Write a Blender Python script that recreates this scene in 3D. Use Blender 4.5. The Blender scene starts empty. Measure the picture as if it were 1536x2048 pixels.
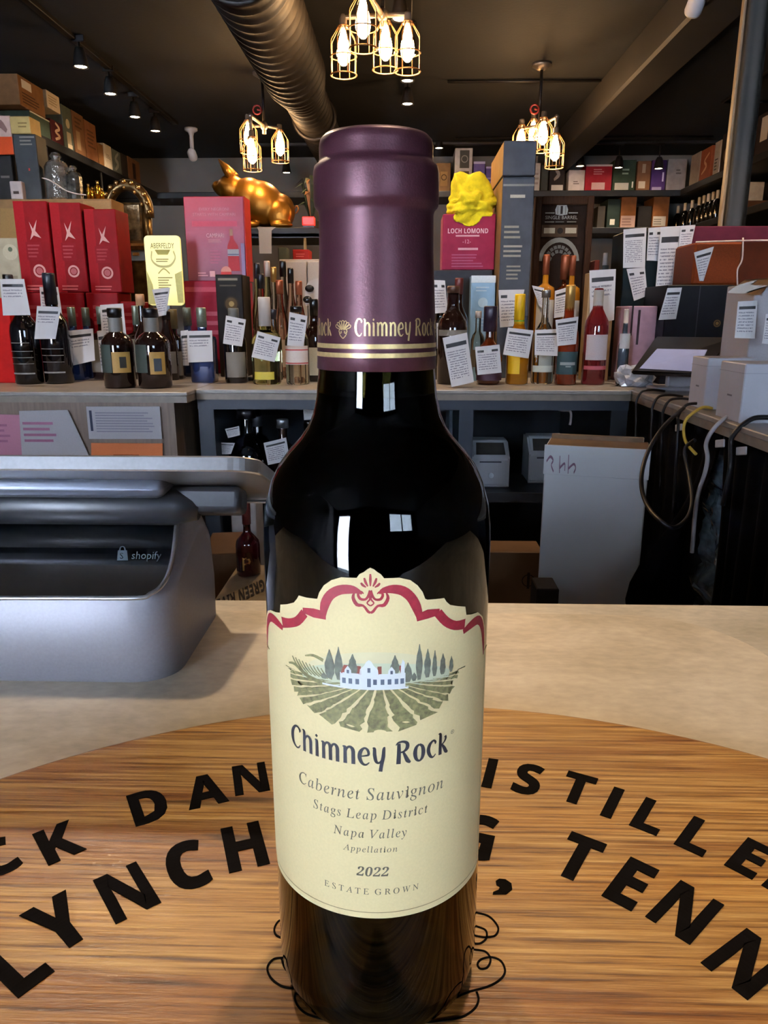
import bpy, bmesh, math, random
from mathutils import Vector, Matrix, noise
from mathutils.geometry import tessellate_polygon

# ------------------------------------------------------------------ camera, world, lights, exposure
SC = bpy.context.scene
COL = SC.collection
F, TH, YAW, HC = 1480.0, math.radians(14.9), math.radians(1.62), 1.268
cam_d = bpy.data.cameras.new('camera')
cam_d.sensor_fit = 'VERTICAL'; cam_d.sensor_height = 36.0; cam_d.lens = 36.0 * F / 2048.0
cam_d.clip_start = 0.02; cam_d.clip_end = 60
cam = bpy.data.objects.new('camera', cam_d); COL.objects.link(cam)
cam.location = (0, 0, HC); cam.rotation_euler = (math.pi / 2 - TH, 0, YAW)
SC.camera = cam
SC.view_settings.view_transform = 'Standard'; SC.view_settings.look = 'None'
SC.view_settings.gamma = 1.0; SC.view_settings.use_curve_mapping = False
SC.view_settings.exposure = 0.8
wd = bpy.data.worlds.new('overcast_sky'); SC.world = wd; wd.use_nodes = True
_bg = wd.node_tree.nodes['Background']; _bg.inputs[0].default_value = (0.62, 0.80, 1.0, 1); _bg.inputs[1].default_value = 3.0

def light(name, kind, loc, energy, color, target=None, **kw):
    d = bpy.data.lights.new(name, kind); d.energy = energy; d.color = color
    for k, v in kw.items(): setattr(d, k, v)
    o = bpy.data.objects.new(name, d); COL.objects.link(o); o.location = loc
    if target is not None:
        o.rotation_euler = (Vector(target) - Vector(loc)).to_track_quat('-Z', 'Y').to_euler()
    return o
# daylight entering through the glass shop door and window behind the camera
light('door_daylight', 'AREA', (-1.75, -2.85, 1.25), 185, (0.71, 0.81, 1.0), target=(-1.4, 0, 1.2), shape='RECTANGLE', size=0.9, size_y=2.0)
light('window_daylight', 'AREA', (1.45, -2.85, 1.95), 24, (0.62, 0.78, 1.0), target=(1.2, 0, 1.5), shape='RECTANGLE', size=1.4, size_y=0.8)
WARM = (1.0, 0.70, 0.40)

# ------------------------------------------------------------------ geometry helpers
def ray(px, py):
    u = (px - 768) / F; v = (py - 1024) / F
    f = math.cos(TH) - v * math.sin(TH); d = -(math.sin(TH) + v * math.cos(TH))
    c, s = math.cos(YAW), math.sin(YAW)
    return Vector((u * c - f * s, u * s + f * c, d))
def atZ(px, py, z): r = ray(px, py); return Vector((0, 0, HC)) + r * ((z - HC) / r.z)
def atY(px, py, y): r = ray(px, py); return Vector((0, 0, HC)) + r * (y / r.y)
def atX(px, py, x): r = ray(px, py); return Vector((0, 0, HC)) + r * (x / r.x)

def lin(c): return c / 12.92 if c <= 0.04045 else ((c + 0.055) / 1.055) ** 2.4
def hx(s):
    s = s.lstrip('#'); return tuple(lin(int(s[i:i + 2], 16) / 255) for i in (0, 2, 4))
_M = {}
def mat(key, col='#808080', rough=0.5, metal=0.0, var=0.12, scale=30.0, spec=0.5, emit=0.0, ecol=None, trans=0.0, ior=1.5, coat=0.0, bump=0.0, bscale=200.0, stretch=None):
    if key in _M: return _M[key]
    m = bpy.data.materials.new(key); m.use_nodes = True; nt = m.node_tree; b = nt.nodes['Principled BSDF']
    c = hx(col)
    tc = nt.nodes.new('ShaderNodeTexCoord'); src = tc.outputs['Object']
    if stretch:
        mp = nt.nodes.new('ShaderNodeMapping'); mp.inputs['Scale'].default_value = stretch
        nt.links.new(src, mp.inputs['Vector']); src = mp.outputs['Vector']
    if var > 0:
        n = nt.nodes.new('ShaderNodeTexNoise'); n.inputs['Scale'].default_value = scale; n.inputs['Detail'].default_value = 4
        nt.links.new(src, n.inputs['Vector'])
        r = nt.nodes.new('ShaderNodeValToRGB')
        r.color_ramp.elements[0].position = 0.3; r.color_ramp.elements[1].position = 0.7
        r.color_ramp.elements[0].color = tuple(x * (1 - var) for x in c) + (1,)
        r.color_ramp.elements[1].color = tuple(min(1, x * (1 + var)) for x in c) + (1,)
        nt.links.new(n.outputs['Fac'], r.inputs['Fac']); nt.links.new(r.outputs['Color'], b.inputs['Base Color'])
    else: b.inputs['Base Color'].default_value = c + (1,)
    b.inputs['Roughness'].default_value = rough; b.inputs['Metallic'].default_value = metal
    b.inputs['Specular IOR Level'].default_value = spec; b.inputs['IOR'].default_value = ior
    if trans: b.inputs['Transmission Weight'].default_value = trans
    if coat: b.inputs['Coat Weight'].default_value = coat; b.inputs['Coat Roughness'].default_value = 0.05
    if emit:
        b.inputs['Emission Color'].default_value = hx(ecol or col) + (1,); b.inputs['Emission Strength'].default_value = emit
    if bump:
        n2 = nt.nodes.new('ShaderNodeTexNoise'); n2.inputs['Scale'].default_value = bscale; n2.inputs['Detail'].default_value = 3
        nt.links.new(src, n2.inputs['Vector'])
        bp = nt.nodes.new('ShaderNodeBump'); bp.inputs['Strength'].default_value = bump; bp.inputs['Distance'].default_value = 0.002
        nt.links.new(n2.outputs['Fac'], bp.inputs['Height']); nt.links.new(bp.outputs['Normal'], b.inputs['Normal'])
    _M[key] = m; return m
def col(h, rough=0.5, **kw):
    kw.setdefault('spec', .12)
    return mat('paint_' + h.lstrip('#') + '_%d' % int(rough * 100) + ''.join('_%s%s' % (k, str(v)) for k, v in sorted(kw.items())), h, rough, **kw)

class MB:
    def __init__(s): s.bm = bmesh.new(); s.mats = []
    def mi(s, m):
        if m not in s.mats: s.mats.append(m)
        return s.mats.index(m)
    def face(s, pts, m=None, smooth=False):
        try: f = s.bm.faces.new([s.bm.verts.new(p) for p in pts])
        except ValueError: return
        f.smooth = smooth
        if m is not None: f.material_index = s.mi(m)
        return f
    def box(s, x0, x1, y0, y1, z0, z1, m=None, bev=0.0, M=None, seg=1):
        r = bmesh.ops.create_cube(s.bm, size=1.0); vs = r['verts']
        for v in vs: v.co = Vector((x0 + (v.co.x + .5) * (x1 - x0), y0 + (v.co.y + .5) * (y1 - y0), z0 + (v.co.z + .5) * (z1 - z0)))
        fs = list({f for v in vs for f in v.link_faces})
        if m is not None:
            for f in fs: f.material_index = s.mi(m)
        if bev:
            es = list({e for v in vs for e in v.link_edges})
            rb = bmesh.ops.bevel(s.bm, geom=es, offset=bev, segments=seg, affect='EDGES', profile=0.5)
            vs = list({v for f in rb['faces'] for v in f.verts} | {v for v in vs if v.is_valid})
            if seg > 1:
                for f in rb['faces']: f.smooth = True
        if M is not None:
            for v in vs: v.co = M @ v.co
        return vs
    def lathe(s, prof, n=24, c=(0, 0), m=None, smooth=True, a0=0, a1=2 * math.pi, sq=0.0, M=None, sx=1.0, sy=1.0):
        full = abs(a1 - a0 - 2 * math.pi) < 1e-6; k = n if full else n + 1; rings = []
        for (r, z) in prof:
            if r < 1e-6: rings.append([s.bm.verts.new((c[0], c[1], z))]); continue
            ring = []
            for i in range(k):
                a = a0 + (a1 - a0) * i / n; ca, sa = math.cos(a), math.sin(a)
                q = 1.0
                if sq: q = 1.0 / ((abs(ca) ** sq + abs(sa) ** sq) ** (1.0 / sq))
                ring.append(s.bm.verts.new((c[0] + r * q * ca * sx, c[1] + r * q * sa * sy, z)))
            rings.append(ring)
        vs = [v for r in rings for v in r]
        for A, B in zip(rings, rings[1:]):
            for i in range(n):
                j = (i + 1) % k if full else i + 1
                if len(A) == 1 and len(B) == 1: continue
                if len(A) == 1: q = [A[0], B[j], B[i]]
                elif len(B) == 1: q = [A[i], A[j], B[0]]
                else: q = [A[i], A[j], B[j], B[i]]
                try: f = s.bm.faces.new(q)
                except ValueError: continue
                f.smooth = smooth
                if m is not None: f.material_index = s.mi(m)
        if M is not None:
            for v in vs: v.co = M @ v.co
        return vs
    def tube(s, pts, r, n=8, m=None, closed=False, cap=True):
        pts = [Vector(p) for p in pts]; N = len(pts); rings = []; up = None
        for i, p in enumerate(pts):
            a = pts[(i - 1) % N] if (closed or i > 0) else p; b = pts[(i + 1) % N] if (closed or i < N - 1) else p
            t = (b - a).normalized()
            if up is None:
                up = t.orthogonal().normalized()
            up = (up - t * up.dot(t))
            up = up.normalized() if up.length > 1e-6 else t.orthogonal().normalized()
            w = t.cross(up); rr = r[i] if isinstance(r, (list, tuple)) else r
            rings.append([s.bm.verts.new(p + (up * math.cos(2 * math.pi * k / n) + w * math.sin(2 * math.pi * k / n)) * rr) for k in range(n)])
        mi = s.mi(m) if m is not None else 0
        for i in range(N if closed else N - 1):
            A, B = rings[i], rings[(i + 1) % N]
            for k in range(n):
                f = s.bm.faces.new([A[k], A[(k + 1) % n], B[(k + 1) % n], B[k]]); f.smooth = True; f.material_index = mi
        if cap and not closed:
            for R in (rings[0][::-1], rings[-1]):
                f = s.bm.faces.new(R); f.material_index = mi
    def ell(s, c, rx, ry, rz, m=None, seg=16, M=None):
        r = bmesh.ops.create_uvsphere(s.bm, u_segments=seg, v_segments=max(6, seg * 2 // 3), radius=1.0)
        Mx = M or Matrix.Identity(3)
        for v in r['verts']: v.co = Vector(c) + Mx @ Vector((v.co.x * rx, v.co.y * ry, v.co.z * rz))
        for f in {f for v in r['verts'] for f in v.link_faces}:
            f.smooth = True
            if m is not None: f.material_index = s.mi(m)
    def build(s, name, m=None, parent=None, loc=None, rot=None, nrm=True):
        if nrm: bmesh.ops.recalc_face_normals(s.bm, faces=s.bm.faces)
        me = bpy.data.meshes.new(name); s.bm.to_mesh(me); s.bm.free()
        for x in (s.mats or ([m] if m else [])): me.materials.append(x)
        o = bpy.data.objects.new(name, me); COL.objects.link(o)
        if parent is not None: o.parent = parent
        if loc is not None: o.location = loc
        if rot is not None: o.rotation_euler = rot
        return o
def empty(name, loc=(0, 0, 0), rot=(0, 0, 0)):
    o = bpy.data.objects.new(name, None); COL.objects.link(o); o.location = loc; o.rotation_euler = rot; o.empty_display_size = 0.05; return o
def tag(o, label, cat, group=None):
    o['label'] = label; o['category'] = cat
    if group: o['group'] = group
    return o
def struct(o, label=None):
    o['kind'] = 'structure'
    if label: o['label'] = label
    return o
def smooth(pts, k=6, closed=False):
    P = [Vector(p) for p in pts]; n = len(P); out = []
    for i in range(n if closed else n - 1):
        g = (lambda j: P[j % n]) if closed else (lambda j: P[min(max(j, 0), n - 1)])
        a, b, c, d = g(i - 1), g(i), g(i + 1), g(i + 2)
        for q in range(k):
            t = q / k
            out.append(0.5 * ((2 * b) + (c - a) * t + (2 * a - 5 * b + 4 * c - d) * t * t + (3 * b - a - 3 * c + d) * t ** 3))
    if not closed: out.append(P[-1])
    return out

# ------------------------------------------------------------------ lettering (outlines kept in the script)
GL = {
'i': {
'C': (351, [[(317, 252), (317, 256), (317, 259), (317, 263), (312, 294), (298, 318), (275, 332), (244, 337), (213, 333), (183, 321), (155, 301), (130, 275), (108, 244), (92, 209), (82, 171), (78, 130), (85, 81), (105, 45), (136, 22), (176, 14), (240, 30), (297, 77), (307, 68), (275, 35), (241, 11), (204, -3), (163, -8), (122, -3), (87, 10), (58, 30), (37, 58), (23, 93), (19, 133), (23, 169), (34, 205), (52, 240), (76, 272), (104, 300), (135, 323), (186, 346), (239, 354), (270, 350), (307, 341), (314, 338), (321, 338), (330, 341), (338, 350), (348, 350), (327, 248), (317, 248)]]),
'S': (274, [[(238, 251), (233, 288), (220, 316), (200, 332), (173, 338), (149, 334), (131, 322), (119, 304), (115, 280), (117, 265), (125, 249), (136, 233), (150, 217), (161, 205), (172, 193), (184, 180), (196, 167), (217, 133), (224, 94), (220, 67), (210, 42), (193, 22), (171, 6), (144, -4), (114, -7), (81, -3), (43, 8), (40, 9), (37, 10), (34, 10), (31, 10), (19, 6), (11, -6), (2, -6), (19, 109), (29, 109), (35, 66), (51, 34), (76, 15), (109, 8), (127, 10), (143, 17), (156, 28), (167, 42), (173, 59), (176, 78), (174, 91), (170, 104), (163, 117), (154, 130), (146, 140), (137, 150), (126, 161), (115, 173), (91, 199), (76, 221), (68, 242), (66, 263), (69, 288), (78, 310), (93, 328), (113, 342), (137, 351), (165, 354), (177, 353), (188, 352), (199, 350), (209, 347), (218, 344), (225, 342), (230, 340), (233, 340), (244, 343), (252, 352), (262, 352), (246, 251)]]),
'L': (334, [[(-14, 10), (7, 12), (21, 19), (31, 32), (39, 54), (101, 287), (103, 295), (104, 302), (105, 307), (106, 312), (103, 323), (97, 330), (85, 334), (68, 336), (70, 346), (208, 346), (204, 337), (185, 334), (171, 327), (161, 314), (153, 293), (93, 69), (90, 57), (88, 48), (86, 41), (86, 38), (88, 28), (94, 22), (105, 19), (123, 18), (158, 18), (193, 19), (222, 24), (244, 34), (263, 49), (280, 70), (297, 98), (307, 98), (274, 0), (-18, 0), (-16, 10)]]),
'D': (378, [[(105, 18), (115, 17), (127, 16), (166, 21), (201, 33), (230, 52), (255, 77), (274, 107), (288, 141), (296, 177), (299, 214), (292, 264), (271, 300), (236, 322), (189, 330), (175, 329), (165, 327), (158, 322), (153, 315), (148, 304), (144, 288), (84, 67), (80, 48), (78, 37), (81, 27), (90, 21), (96, 19)], [(23, 32), (31, 54), (94, 287), (97, 302), (98, 312), (96, 323), (89, 330), (77, 334), (60, 336), (63, 346), (196, 346), (242, 342), (282, 329), (313, 308), (337, 279), (352, 244), (357, 203), (352, 163), (340, 126), (320, 91), (293, 61), (259, 36), (219, 16), (174, 4), (124, 0), (-27, 0), (-24, 10), (-21, 10), (-1, 12), (13, 19)]]),
'N': (373, [[(324, 314), (321, 325), (314, 331), (302, 334), (283, 336), (286, 346), (399, 346), (396, 336), (382, 335), (371, 333), (361, 328), (354, 320), (348, 308), (343, 292), (261, -8), (252, -8), (115, 278), (56, 62), (53, 53), (52, 45), (51, 38), (51, 32), (53, 21), (60, 15), (72, 12), (91, 10), (88, 0), (-25, 0), (-23, 10), (-2, 12), (13, 19), (23, 32), (31, 54), (97, 293), (97, 295), (98, 298), (98, 301), (99, 304), (96, 315), (89, 326), (78, 333), (64, 336), (61, 336), (63, 346), (136, 346), (263, 81), (318, 284), (321, 293), (322, 302), (323, 308)]]),
'V': (325, [[(162, 337), (142, 335), (130, 327), (123, 312), (121, 288), (111, 71), (286, 279), (305, 305), (311, 320), (309, 328), (303, 333), (292, 335), (276, 336), (278, 346), (385, 346), (381, 336), (380, 336), (366, 333), (352, 323), (336, 308), (318, 286), (71, -8), (60, -8), (72, 294), (70, 314), (64, 327), (52, 334), (33, 336), (28, 336), (30, 346), (169, 346), (166, 337)]]),
'A': (345, [[(286, 12), (306, 10), (305, 0), (165, 0), (167, 10), (171, 10), (191, 12), (203, 20), (210, 34), (213, 58), (215, 118), (99, 118), (92, 116), (86, 112), (49, 67), (30, 42), (24, 27), (26, 18), (32, 13), (43, 10), (59, 10), (56, 0), (-63, 0), (-61, 10), (-29, 18), (0, 42), (27, 73), (80, 135), (159, 229), (265, 354), (275, 354), (263, 43), (265, 28), (272, 18)], [(107, 136), (222, 273), (216, 136)]]),
'E': (338, [[(239, 243), (249, 243), (214, 120), (205, 120), (206, 130), (206, 140), (205, 154), (202, 164), (197, 170), (188, 174), (176, 176), (159, 177), (115, 177), (84, 62), (82, 54), (80, 46), (78, 40), (78, 35), (80, 26), (87, 21), (97, 18), (114, 18), (149, 18), (182, 19), (210, 25), (233, 35), (254, 50), (272, 70), (288, 95), (298, 95), (262, 0), (-25, 0), (-23, 10), (-21, 10), (0, 12), (14, 19), (23, 32), (31, 55), (94, 287), (97, 302), (98, 312), (96, 323), (89, 330), (78, 334), (61, 336), (63, 346), (328, 346), (313, 271), (305, 271), (305, 273), (303, 293), (299, 308), (291, 318), (278, 325), (258, 328), (230, 329), (188, 329), (174, 328), (165, 327), (158, 323), (154, 317), (150, 308), (146, 295), (119, 194), (161, 194), (193, 196), (215, 205), (229, 220)]]),
'T': (312, [[(97, 46), (104, 67), (170, 311), (171, 315), (172, 320), (168, 326), (158, 328), (145, 328), (116, 326), (94, 322), (76, 313), (63, 301), (52, 284), (44, 262), (33, 263), (55, 346), (343, 346), (327, 261), (318, 261), (318, 265), (318, 269), (318, 273), (318, 277), (315, 300), (306, 316), (287, 325), (258, 328), (237, 328), (231, 327), (227, 325), (224, 321), (222, 315), (155, 69), (149, 47), (148, 32), (150, 21), (158, 15), (171, 11), (192, 10), (197, 10), (194, 0), (37, 0), (39, 10), (43, 10), (59, 11), (72, 14), (82, 21), (90, 31)]]),
'G': (403, [[(109, 40), (144, 16), (190, 8), (215, 11), (238, 19), (255, 32), (264, 48), (282, 118), (283, 123), (284, 128), (285, 134), (285, 138), (282, 148), (275, 155), (261, 157), (240, 160), (242, 169), (386, 169), (383, 160), (367, 158), (355, 155), (346, 149), (340, 140), (338, 134), (335, 127), (333, 119), (330, 109), (310, 26), (248, 1), (183, -8), (137, -3), (97, 10), (64, 31), (40, 60), (25, 94), (20, 135), (24, 171), (35, 207), (53, 242), (76, 273), (104, 301), (135, 324), (187, 346), (244, 354), (277, 351), (308, 342), (322, 336), (333, 332), (341, 330), (346, 329), (355, 330), (362, 334), (368, 340), (375, 350), (383, 350), (360, 244), (352, 244), (341, 283), (319, 312), (287, 331), (247, 337), (202, 330), (163, 308), (129, 273), (102, 228), (85, 178), (79, 129), (86, 78)]]),
'R': (335, [[(-25, 0), (-23, 10), (-20, 10), (0, 12), (14, 20), (24, 33), (32, 54), (94, 287), (97, 301), (98, 312), (96, 323), (89, 330), (78, 334), (61, 336), (63, 346), (210, 346), (256, 341), (289, 326), (308, 303), (315, 271), (290, 212), (216, 175), (262, 64), (273, 40), (284, 23), (296, 13), (312, 10), (314, 10), (311, 0), (234, 0), (165, 170), (154, 170), (142, 170), (131, 171), (122, 171), (114, 172), (85, 66), (81, 47), (79, 34), (81, 22), (88, 15), (99, 11), (115, 10), (121, 10), (118, 0)], [(151, 309), (147, 297), (118, 188), (125, 187), (133, 187), (142, 186), (151, 186), (196, 192), (230, 209), (251, 236), (258, 271), (240, 315), (187, 330), (176, 329), (167, 327), (160, 324), (155, 318)]]),
'O': (385, [[(308, 338), (333, 318), (352, 293), (364, 261), (368, 225), (366, 197), (359, 169), (348, 140), (334, 113), (317, 87), (298, 63), (276, 42), (253, 24), (204, 0), (149, -8), (111, -4), (78, 8), (52, 27), (32, 52), (20, 84), (16, 121), (19, 154), (29, 188), (43, 221), (63, 252), (86, 280), (113, 304), (142, 325), (173, 340), (205, 350), (238, 354), (275, 350)], [(79, 157), (74, 130), (73, 102), (78, 62), (93, 32), (117, 14), (150, 8), (175, 11), (199, 22), (222, 38), (244, 60), (263, 85), (279, 114), (293, 146), (303, 179), (309, 213), (312, 247), (307, 286), (293, 315), (270, 333), (239, 339), (212, 335), (185, 323), (159, 304), (136, 279), (115, 248), (97, 213), (86, 185)]]),
'W': (441, [[(221, 334), (203, 337), (199, 337), (201, 346), (334, 346), (331, 337), (316, 336), (305, 333), (298, 327), (293, 317), (290, 302), (289, 282), (281, 90), (406, 277), (420, 303), (425, 321), (416, 332), (389, 337), (392, 346), (497, 346), (495, 337), (493, 337), (479, 333), (465, 323), (450, 307), (434, 284), (238, -8), (228, -8), (238, 231), (71, -8), (62, -8), (73, 294), (72, 314), (65, 327), (51, 334), (30, 337), (32, 346), (171, 346), (168, 337), (164, 337), (144, 335), (132, 327), (125, 312), (123, 288), (114, 86), (239, 264), (241, 295), (239, 314), (233, 327)]]),
'a': (255, [[(89, 17), (63, 0), (37, -6), (20, -3), (6, 8), (-2, 25), (-5, 48), (0, 89), (14, 131), (36, 170), (67, 204), (101, 228), (137, 236), (161, 229), (173, 209), (180, 230), (218, 230), (172, 67), (167, 47), (165, 33), (167, 28), (174, 26), (188, 34), (210, 60), (217, 54), (179, 9), (146, -6), (130, 0), (125, 17), (129, 42), (142, 88), (114, 46)], [(44, 91), (41, 72), (40, 55), (45, 32), (61, 25), (73, 27), (86, 36), (100, 48), (113, 65), (126, 84), (138, 105), (148, 127), (156, 150), (161, 172), (163, 192), (157, 215), (138, 223), (114, 216), (92, 198), (72, 169), (55, 131), (48, 110)]]),
'b': (254, [[(214, 102), (198, 74), (177, 48), (152, 26), (124, 9), (93, -2), (61, -6), (34, -3), (14, 4), (1, 15), (-4, 27), (-3, 32), (-2, 38), (66, 301), (68, 309), (69, 316), (69, 321), (69, 325), (68, 332), (64, 336), (57, 338), (46, 339), (38, 339), (40, 348), (56, 349), (70, 351), (82, 354), (92, 357), (107, 361), (116, 363), (121, 361), (121, 358), (77, 187), (116, 223), (159, 236), (187, 231), (209, 216), (223, 192), (228, 162), (224, 132)], [(149, 56), (167, 89), (179, 124), (184, 157), (180, 180), (171, 197), (157, 207), (139, 211), (115, 206), (94, 189), (76, 162), (62, 124), (41, 50), (38, 38), (37, 29), (45, 12), (71, 7), (98, 13), (125, 30)]]),
'e': (214, [[(165, 233), (180, 226), (189, 214), (192, 198), (183, 168), (155, 141), (109, 120), (46, 106), (44, 96), (43, 88), (42, 80), (42, 73), (54, 32), (89, 19), (125, 29), (165, 61), (172, 53), (148, 27), (123, 9), (96, -2), (66, -5), (37, 0), (16, 16), (2, 40), (-3, 73), (-1, 98), (7, 123), (19, 148), (34, 172), (53, 193), (75, 211), (110, 229), (146, 236)], [(86, 192), (71, 171), (58, 146), (48, 118), (92, 129), (125, 148), (145, 173), (152, 202), (148, 217), (134, 222), (118, 219), (102, 209)]]),
'r': (167, [[(81, 234), (88, 236), (92, 234), (93, 229), (67, 134), (118, 210), (155, 236), (164, 234), (171, 229), (175, 221), (177, 211), (175, 198), (169, 188), (160, 181), (149, 179), (141, 180), (134, 185), (129, 191), (127, 200), (71, 117), (31, 0), (-10, 0), (34, 156), (40, 178), (42, 193), (40, 202), (35, 208), (25, 210), (10, 212), (11, 221), (29, 224), (44, 227), (57, 229), (67, 231)]]),
'n': (271, [[(232, 68), (240, 62), (203, 10), (166, -7), (155, -5), (147, 1), (142, 9), (141, 21), (146, 49), (161, 105), (176, 161), (181, 189), (177, 201), (168, 205), (157, 202), (145, 196), (132, 186), (119, 173), (105, 158), (92, 141), (79, 123), (69, 106), (50, 61), (32, 0), (-9, 0), (40, 165), (44, 183), (46, 196), (44, 204), (40, 209), (31, 211), (17, 212), (13, 212), (15, 221), (34, 223), (50, 226), (64, 228), (75, 231), (89, 234), (97, 236), (98, 235), (99, 234), (100, 232), (99, 229), (69, 132), (106, 177), (140, 209), (171, 228), (196, 235), (218, 228), (225, 207), (225, 197), (223, 187), (221, 177), (218, 166), (189, 66), (186, 56), (184, 48), (183, 41), (183, 37), (185, 28), (193, 25), (210, 36)]]),
't': (139, [[(93, 59), (100, 51), (61, 8), (25, -6), (7, 0), (1, 20), (1, 26), (2, 33), (3, 39), (5, 46), (49, 211), (15, 211), (16, 221), (61, 243), (101, 292), (113, 292), (94, 227), (136, 227), (132, 211), (90, 211), (49, 58), (46, 44), (45, 34), (47, 26), (54, 23), (69, 32)]]),
'u': (271, [[(4, 38), (6, 51), (9, 67), (14, 86), (38, 170), (39, 177), (41, 184), (41, 191), (42, 198), (40, 206), (35, 211), (25, 213), (10, 214), (12, 223), (29, 225), (44, 228), (57, 230), (67, 232), (82, 235), (89, 236), (93, 235), (95, 232), (95, 230), (95, 227), (94, 223), (93, 220), (53, 80), (49, 66), (46, 55), (45, 46), (44, 40), (48, 28), (59, 24), (74, 28), (92, 41), (112, 60), (132, 86), (151, 116), (169, 151), (184, 190), (195, 230), (234, 230), (190, 69), (185, 48), (184, 35), (186, 27), (194, 24), (212, 34), (235, 62), (242, 56), (204, 9), (166, -6), (147, 1), (141, 20), (142, 38), (148, 61), (164, 114), (127, 61), (95, 24), (64, 1), (34, -6), (21, -4), (11, 3), (5, 14), (3, 28)]]),
'v': (221, [[(177, 183), (172, 189), (166, 195), (161, 201), (157, 208), (156, 215), (157, 223), (162, 230), (170, 235), (179, 236), (189, 234), (196, 228), (201, 218), (203, 205), (182, 146), (119, 64), (56, -6), (46, -6), (38, 127), (36, 152), (33, 172), (30, 187), (27, 198), (16, 209), (-1, 213), (-5, 213), (-3, 223), (10, 225), (21, 227), (31, 229), (39, 231), (46, 233), (51, 234), (56, 235), (59, 235), (69, 211), (76, 140), (82, 44), (103, 66), (122, 87), (138, 107), (153, 127), (172, 158), (179, 178)]]),
'i': (132, [[(96, 221), (47, 59), (44, 46), (43, 39), (46, 28), (54, 24), (72, 34), (97, 62), (104, 55), (63, 9), (25, -6), (6, 1), (0, 22), (1, 30), (3, 40), (5, 51), (9, 64), (41, 180), (42, 184), (43, 189), (44, 193), (45, 197), (43, 205), (37, 210), (27, 213), (13, 214), (15, 223), (33, 225), (48, 227), (61, 229), (72, 231), (86, 234), (92, 236), (96, 234), (98, 230), (97, 227), (97, 225), (96, 223)], [(115, 328), (117, 319), (115, 308), (110, 300), (101, 295), (91, 293), (82, 295), (73, 301), (67, 309), (66, 319), (67, 328), (73, 337), (82, 343), (91, 345), (101, 343), (109, 337)]]),
'g': (213, [[(109, 88), (82, 85), (72, 85), (61, 86), (49, 75), (45, 65), (55, 52), (84, 41), (118, 28), (144, 14), (161, -4), (166, -30), (162, -53), (151, -74), (134, -91), (110, -104), (81, -111), (47, -114), (12, -110), (-16, -98), (-33, -79), (-39, -56), (-22, -16), (27, 18), (10, 29), (5, 43), (7, 52), (16, 62), (44, 90), (17, 114), (8, 145), (11, 169), (22, 191), (38, 209), (60, 224), (85, 234), (113, 237), (132, 235), (154, 229), (172, 222), (183, 220), (216, 220), (216, 198), (181, 198), (184, 187), (185, 176), (181, 151), (171, 129), (154, 111), (133, 97)], [(110, 225), (95, 222), (81, 212), (68, 198), (58, 179), (52, 158), (50, 136), (58, 106), (83, 96), (98, 99), (112, 109), (124, 123), (134, 142), (140, 163), (142, 186), (140, 202), (133, 215), (123, 222)], [(39, 14), (4, -15), (-7, -48), (9, -86), (56, -99), (112, -85), (131, -45), (129, -33), (122, -23), (111, -15), (98, -7), (84, -1), (70, 4), (52, 10)]]),
'o': (261, [[(26, 160), (46, 184), (69, 205), (95, 222), (123, 232), (150, 236), (185, 230), (211, 213), (228, 187), (234, 154), (231, 128), (223, 103), (210, 78), (194, 55), (174, 34), (152, 17), (116, 0), (79, -6), (45, 0), (19, 16), (3, 42), (-3, 76), (0, 104), (10, 133)], [(157, 64), (171, 89), (181, 116), (187, 143), (190, 169), (179, 209), (147, 223), (123, 217), (99, 199), (76, 172), (58, 137), (46, 98), (42, 62), (44, 39), (53, 22), (66, 12), (84, 9), (104, 12), (124, 24), (141, 41)]]),
's': (185, [[(5, 5), (-3, 3), (-7, -3), (-16, -3), (-6, 79), (3, 79), (7, 48), (18, 26), (33, 12), (53, 8), (69, 11), (82, 20), (91, 33), (94, 51), (90, 69), (78, 89), (70, 99), (62, 109), (55, 120), (47, 130), (40, 142), (34, 154), (31, 165), (30, 177), (34, 200), (47, 219), (67, 231), (92, 236), (110, 234), (124, 231), (135, 226), (144, 225), (152, 227), (156, 234), (164, 234), (154, 160), (146, 160), (130, 207), (97, 223), (86, 220), (76, 214), (70, 205), (68, 194), (72, 176), (86, 155), (94, 145), (102, 135), (109, 125), (116, 115), (123, 103), (128, 91), (132, 78), (134, 66), (131, 47), (124, 30), (112, 15), (97, 4), (79, -4), (58, -6), (39, -5), (24, -1), (13, 3)]]),
'p': (254, [[(45, 195), (43, 204), (39, 209), (29, 211), (12, 213), (15, 222), (32, 224), (47, 226), (59, 228), (70, 230), (84, 234), (92, 235), (96, 234), (97, 231), (97, 227), (96, 223), (84, 186), (125, 223), (169, 236), (194, 231), (213, 218), (225, 196), (229, 168), (226, 138), (216, 108), (201, 78), (181, 51), (158, 28), (132, 10), (104, -2), (75, -6), (54, -3), (37, 4), (28, -33), (22, -61), (18, -78), (17, -85), (19, -93), (27, -99), (38, -102), (57, -103), (55, -111), (-72, -111), (-69, -102), (-49, -99), (-36, -94), (-28, -83), (-22, -65), (41, 175), (42, 180), (43, 186), (44, 191)], [(82, 159), (68, 121), (50, 48), (49, 43), (48, 38), (47, 33), (47, 30), (54, 13), (75, 7), (96, 11), (116, 22), (134, 39), (151, 61), (164, 87), (175, 114), (182, 142), (185, 170), (182, 188), (175, 202), (164, 210), (149, 213), (124, 207), (101, 188)]]),
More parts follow.
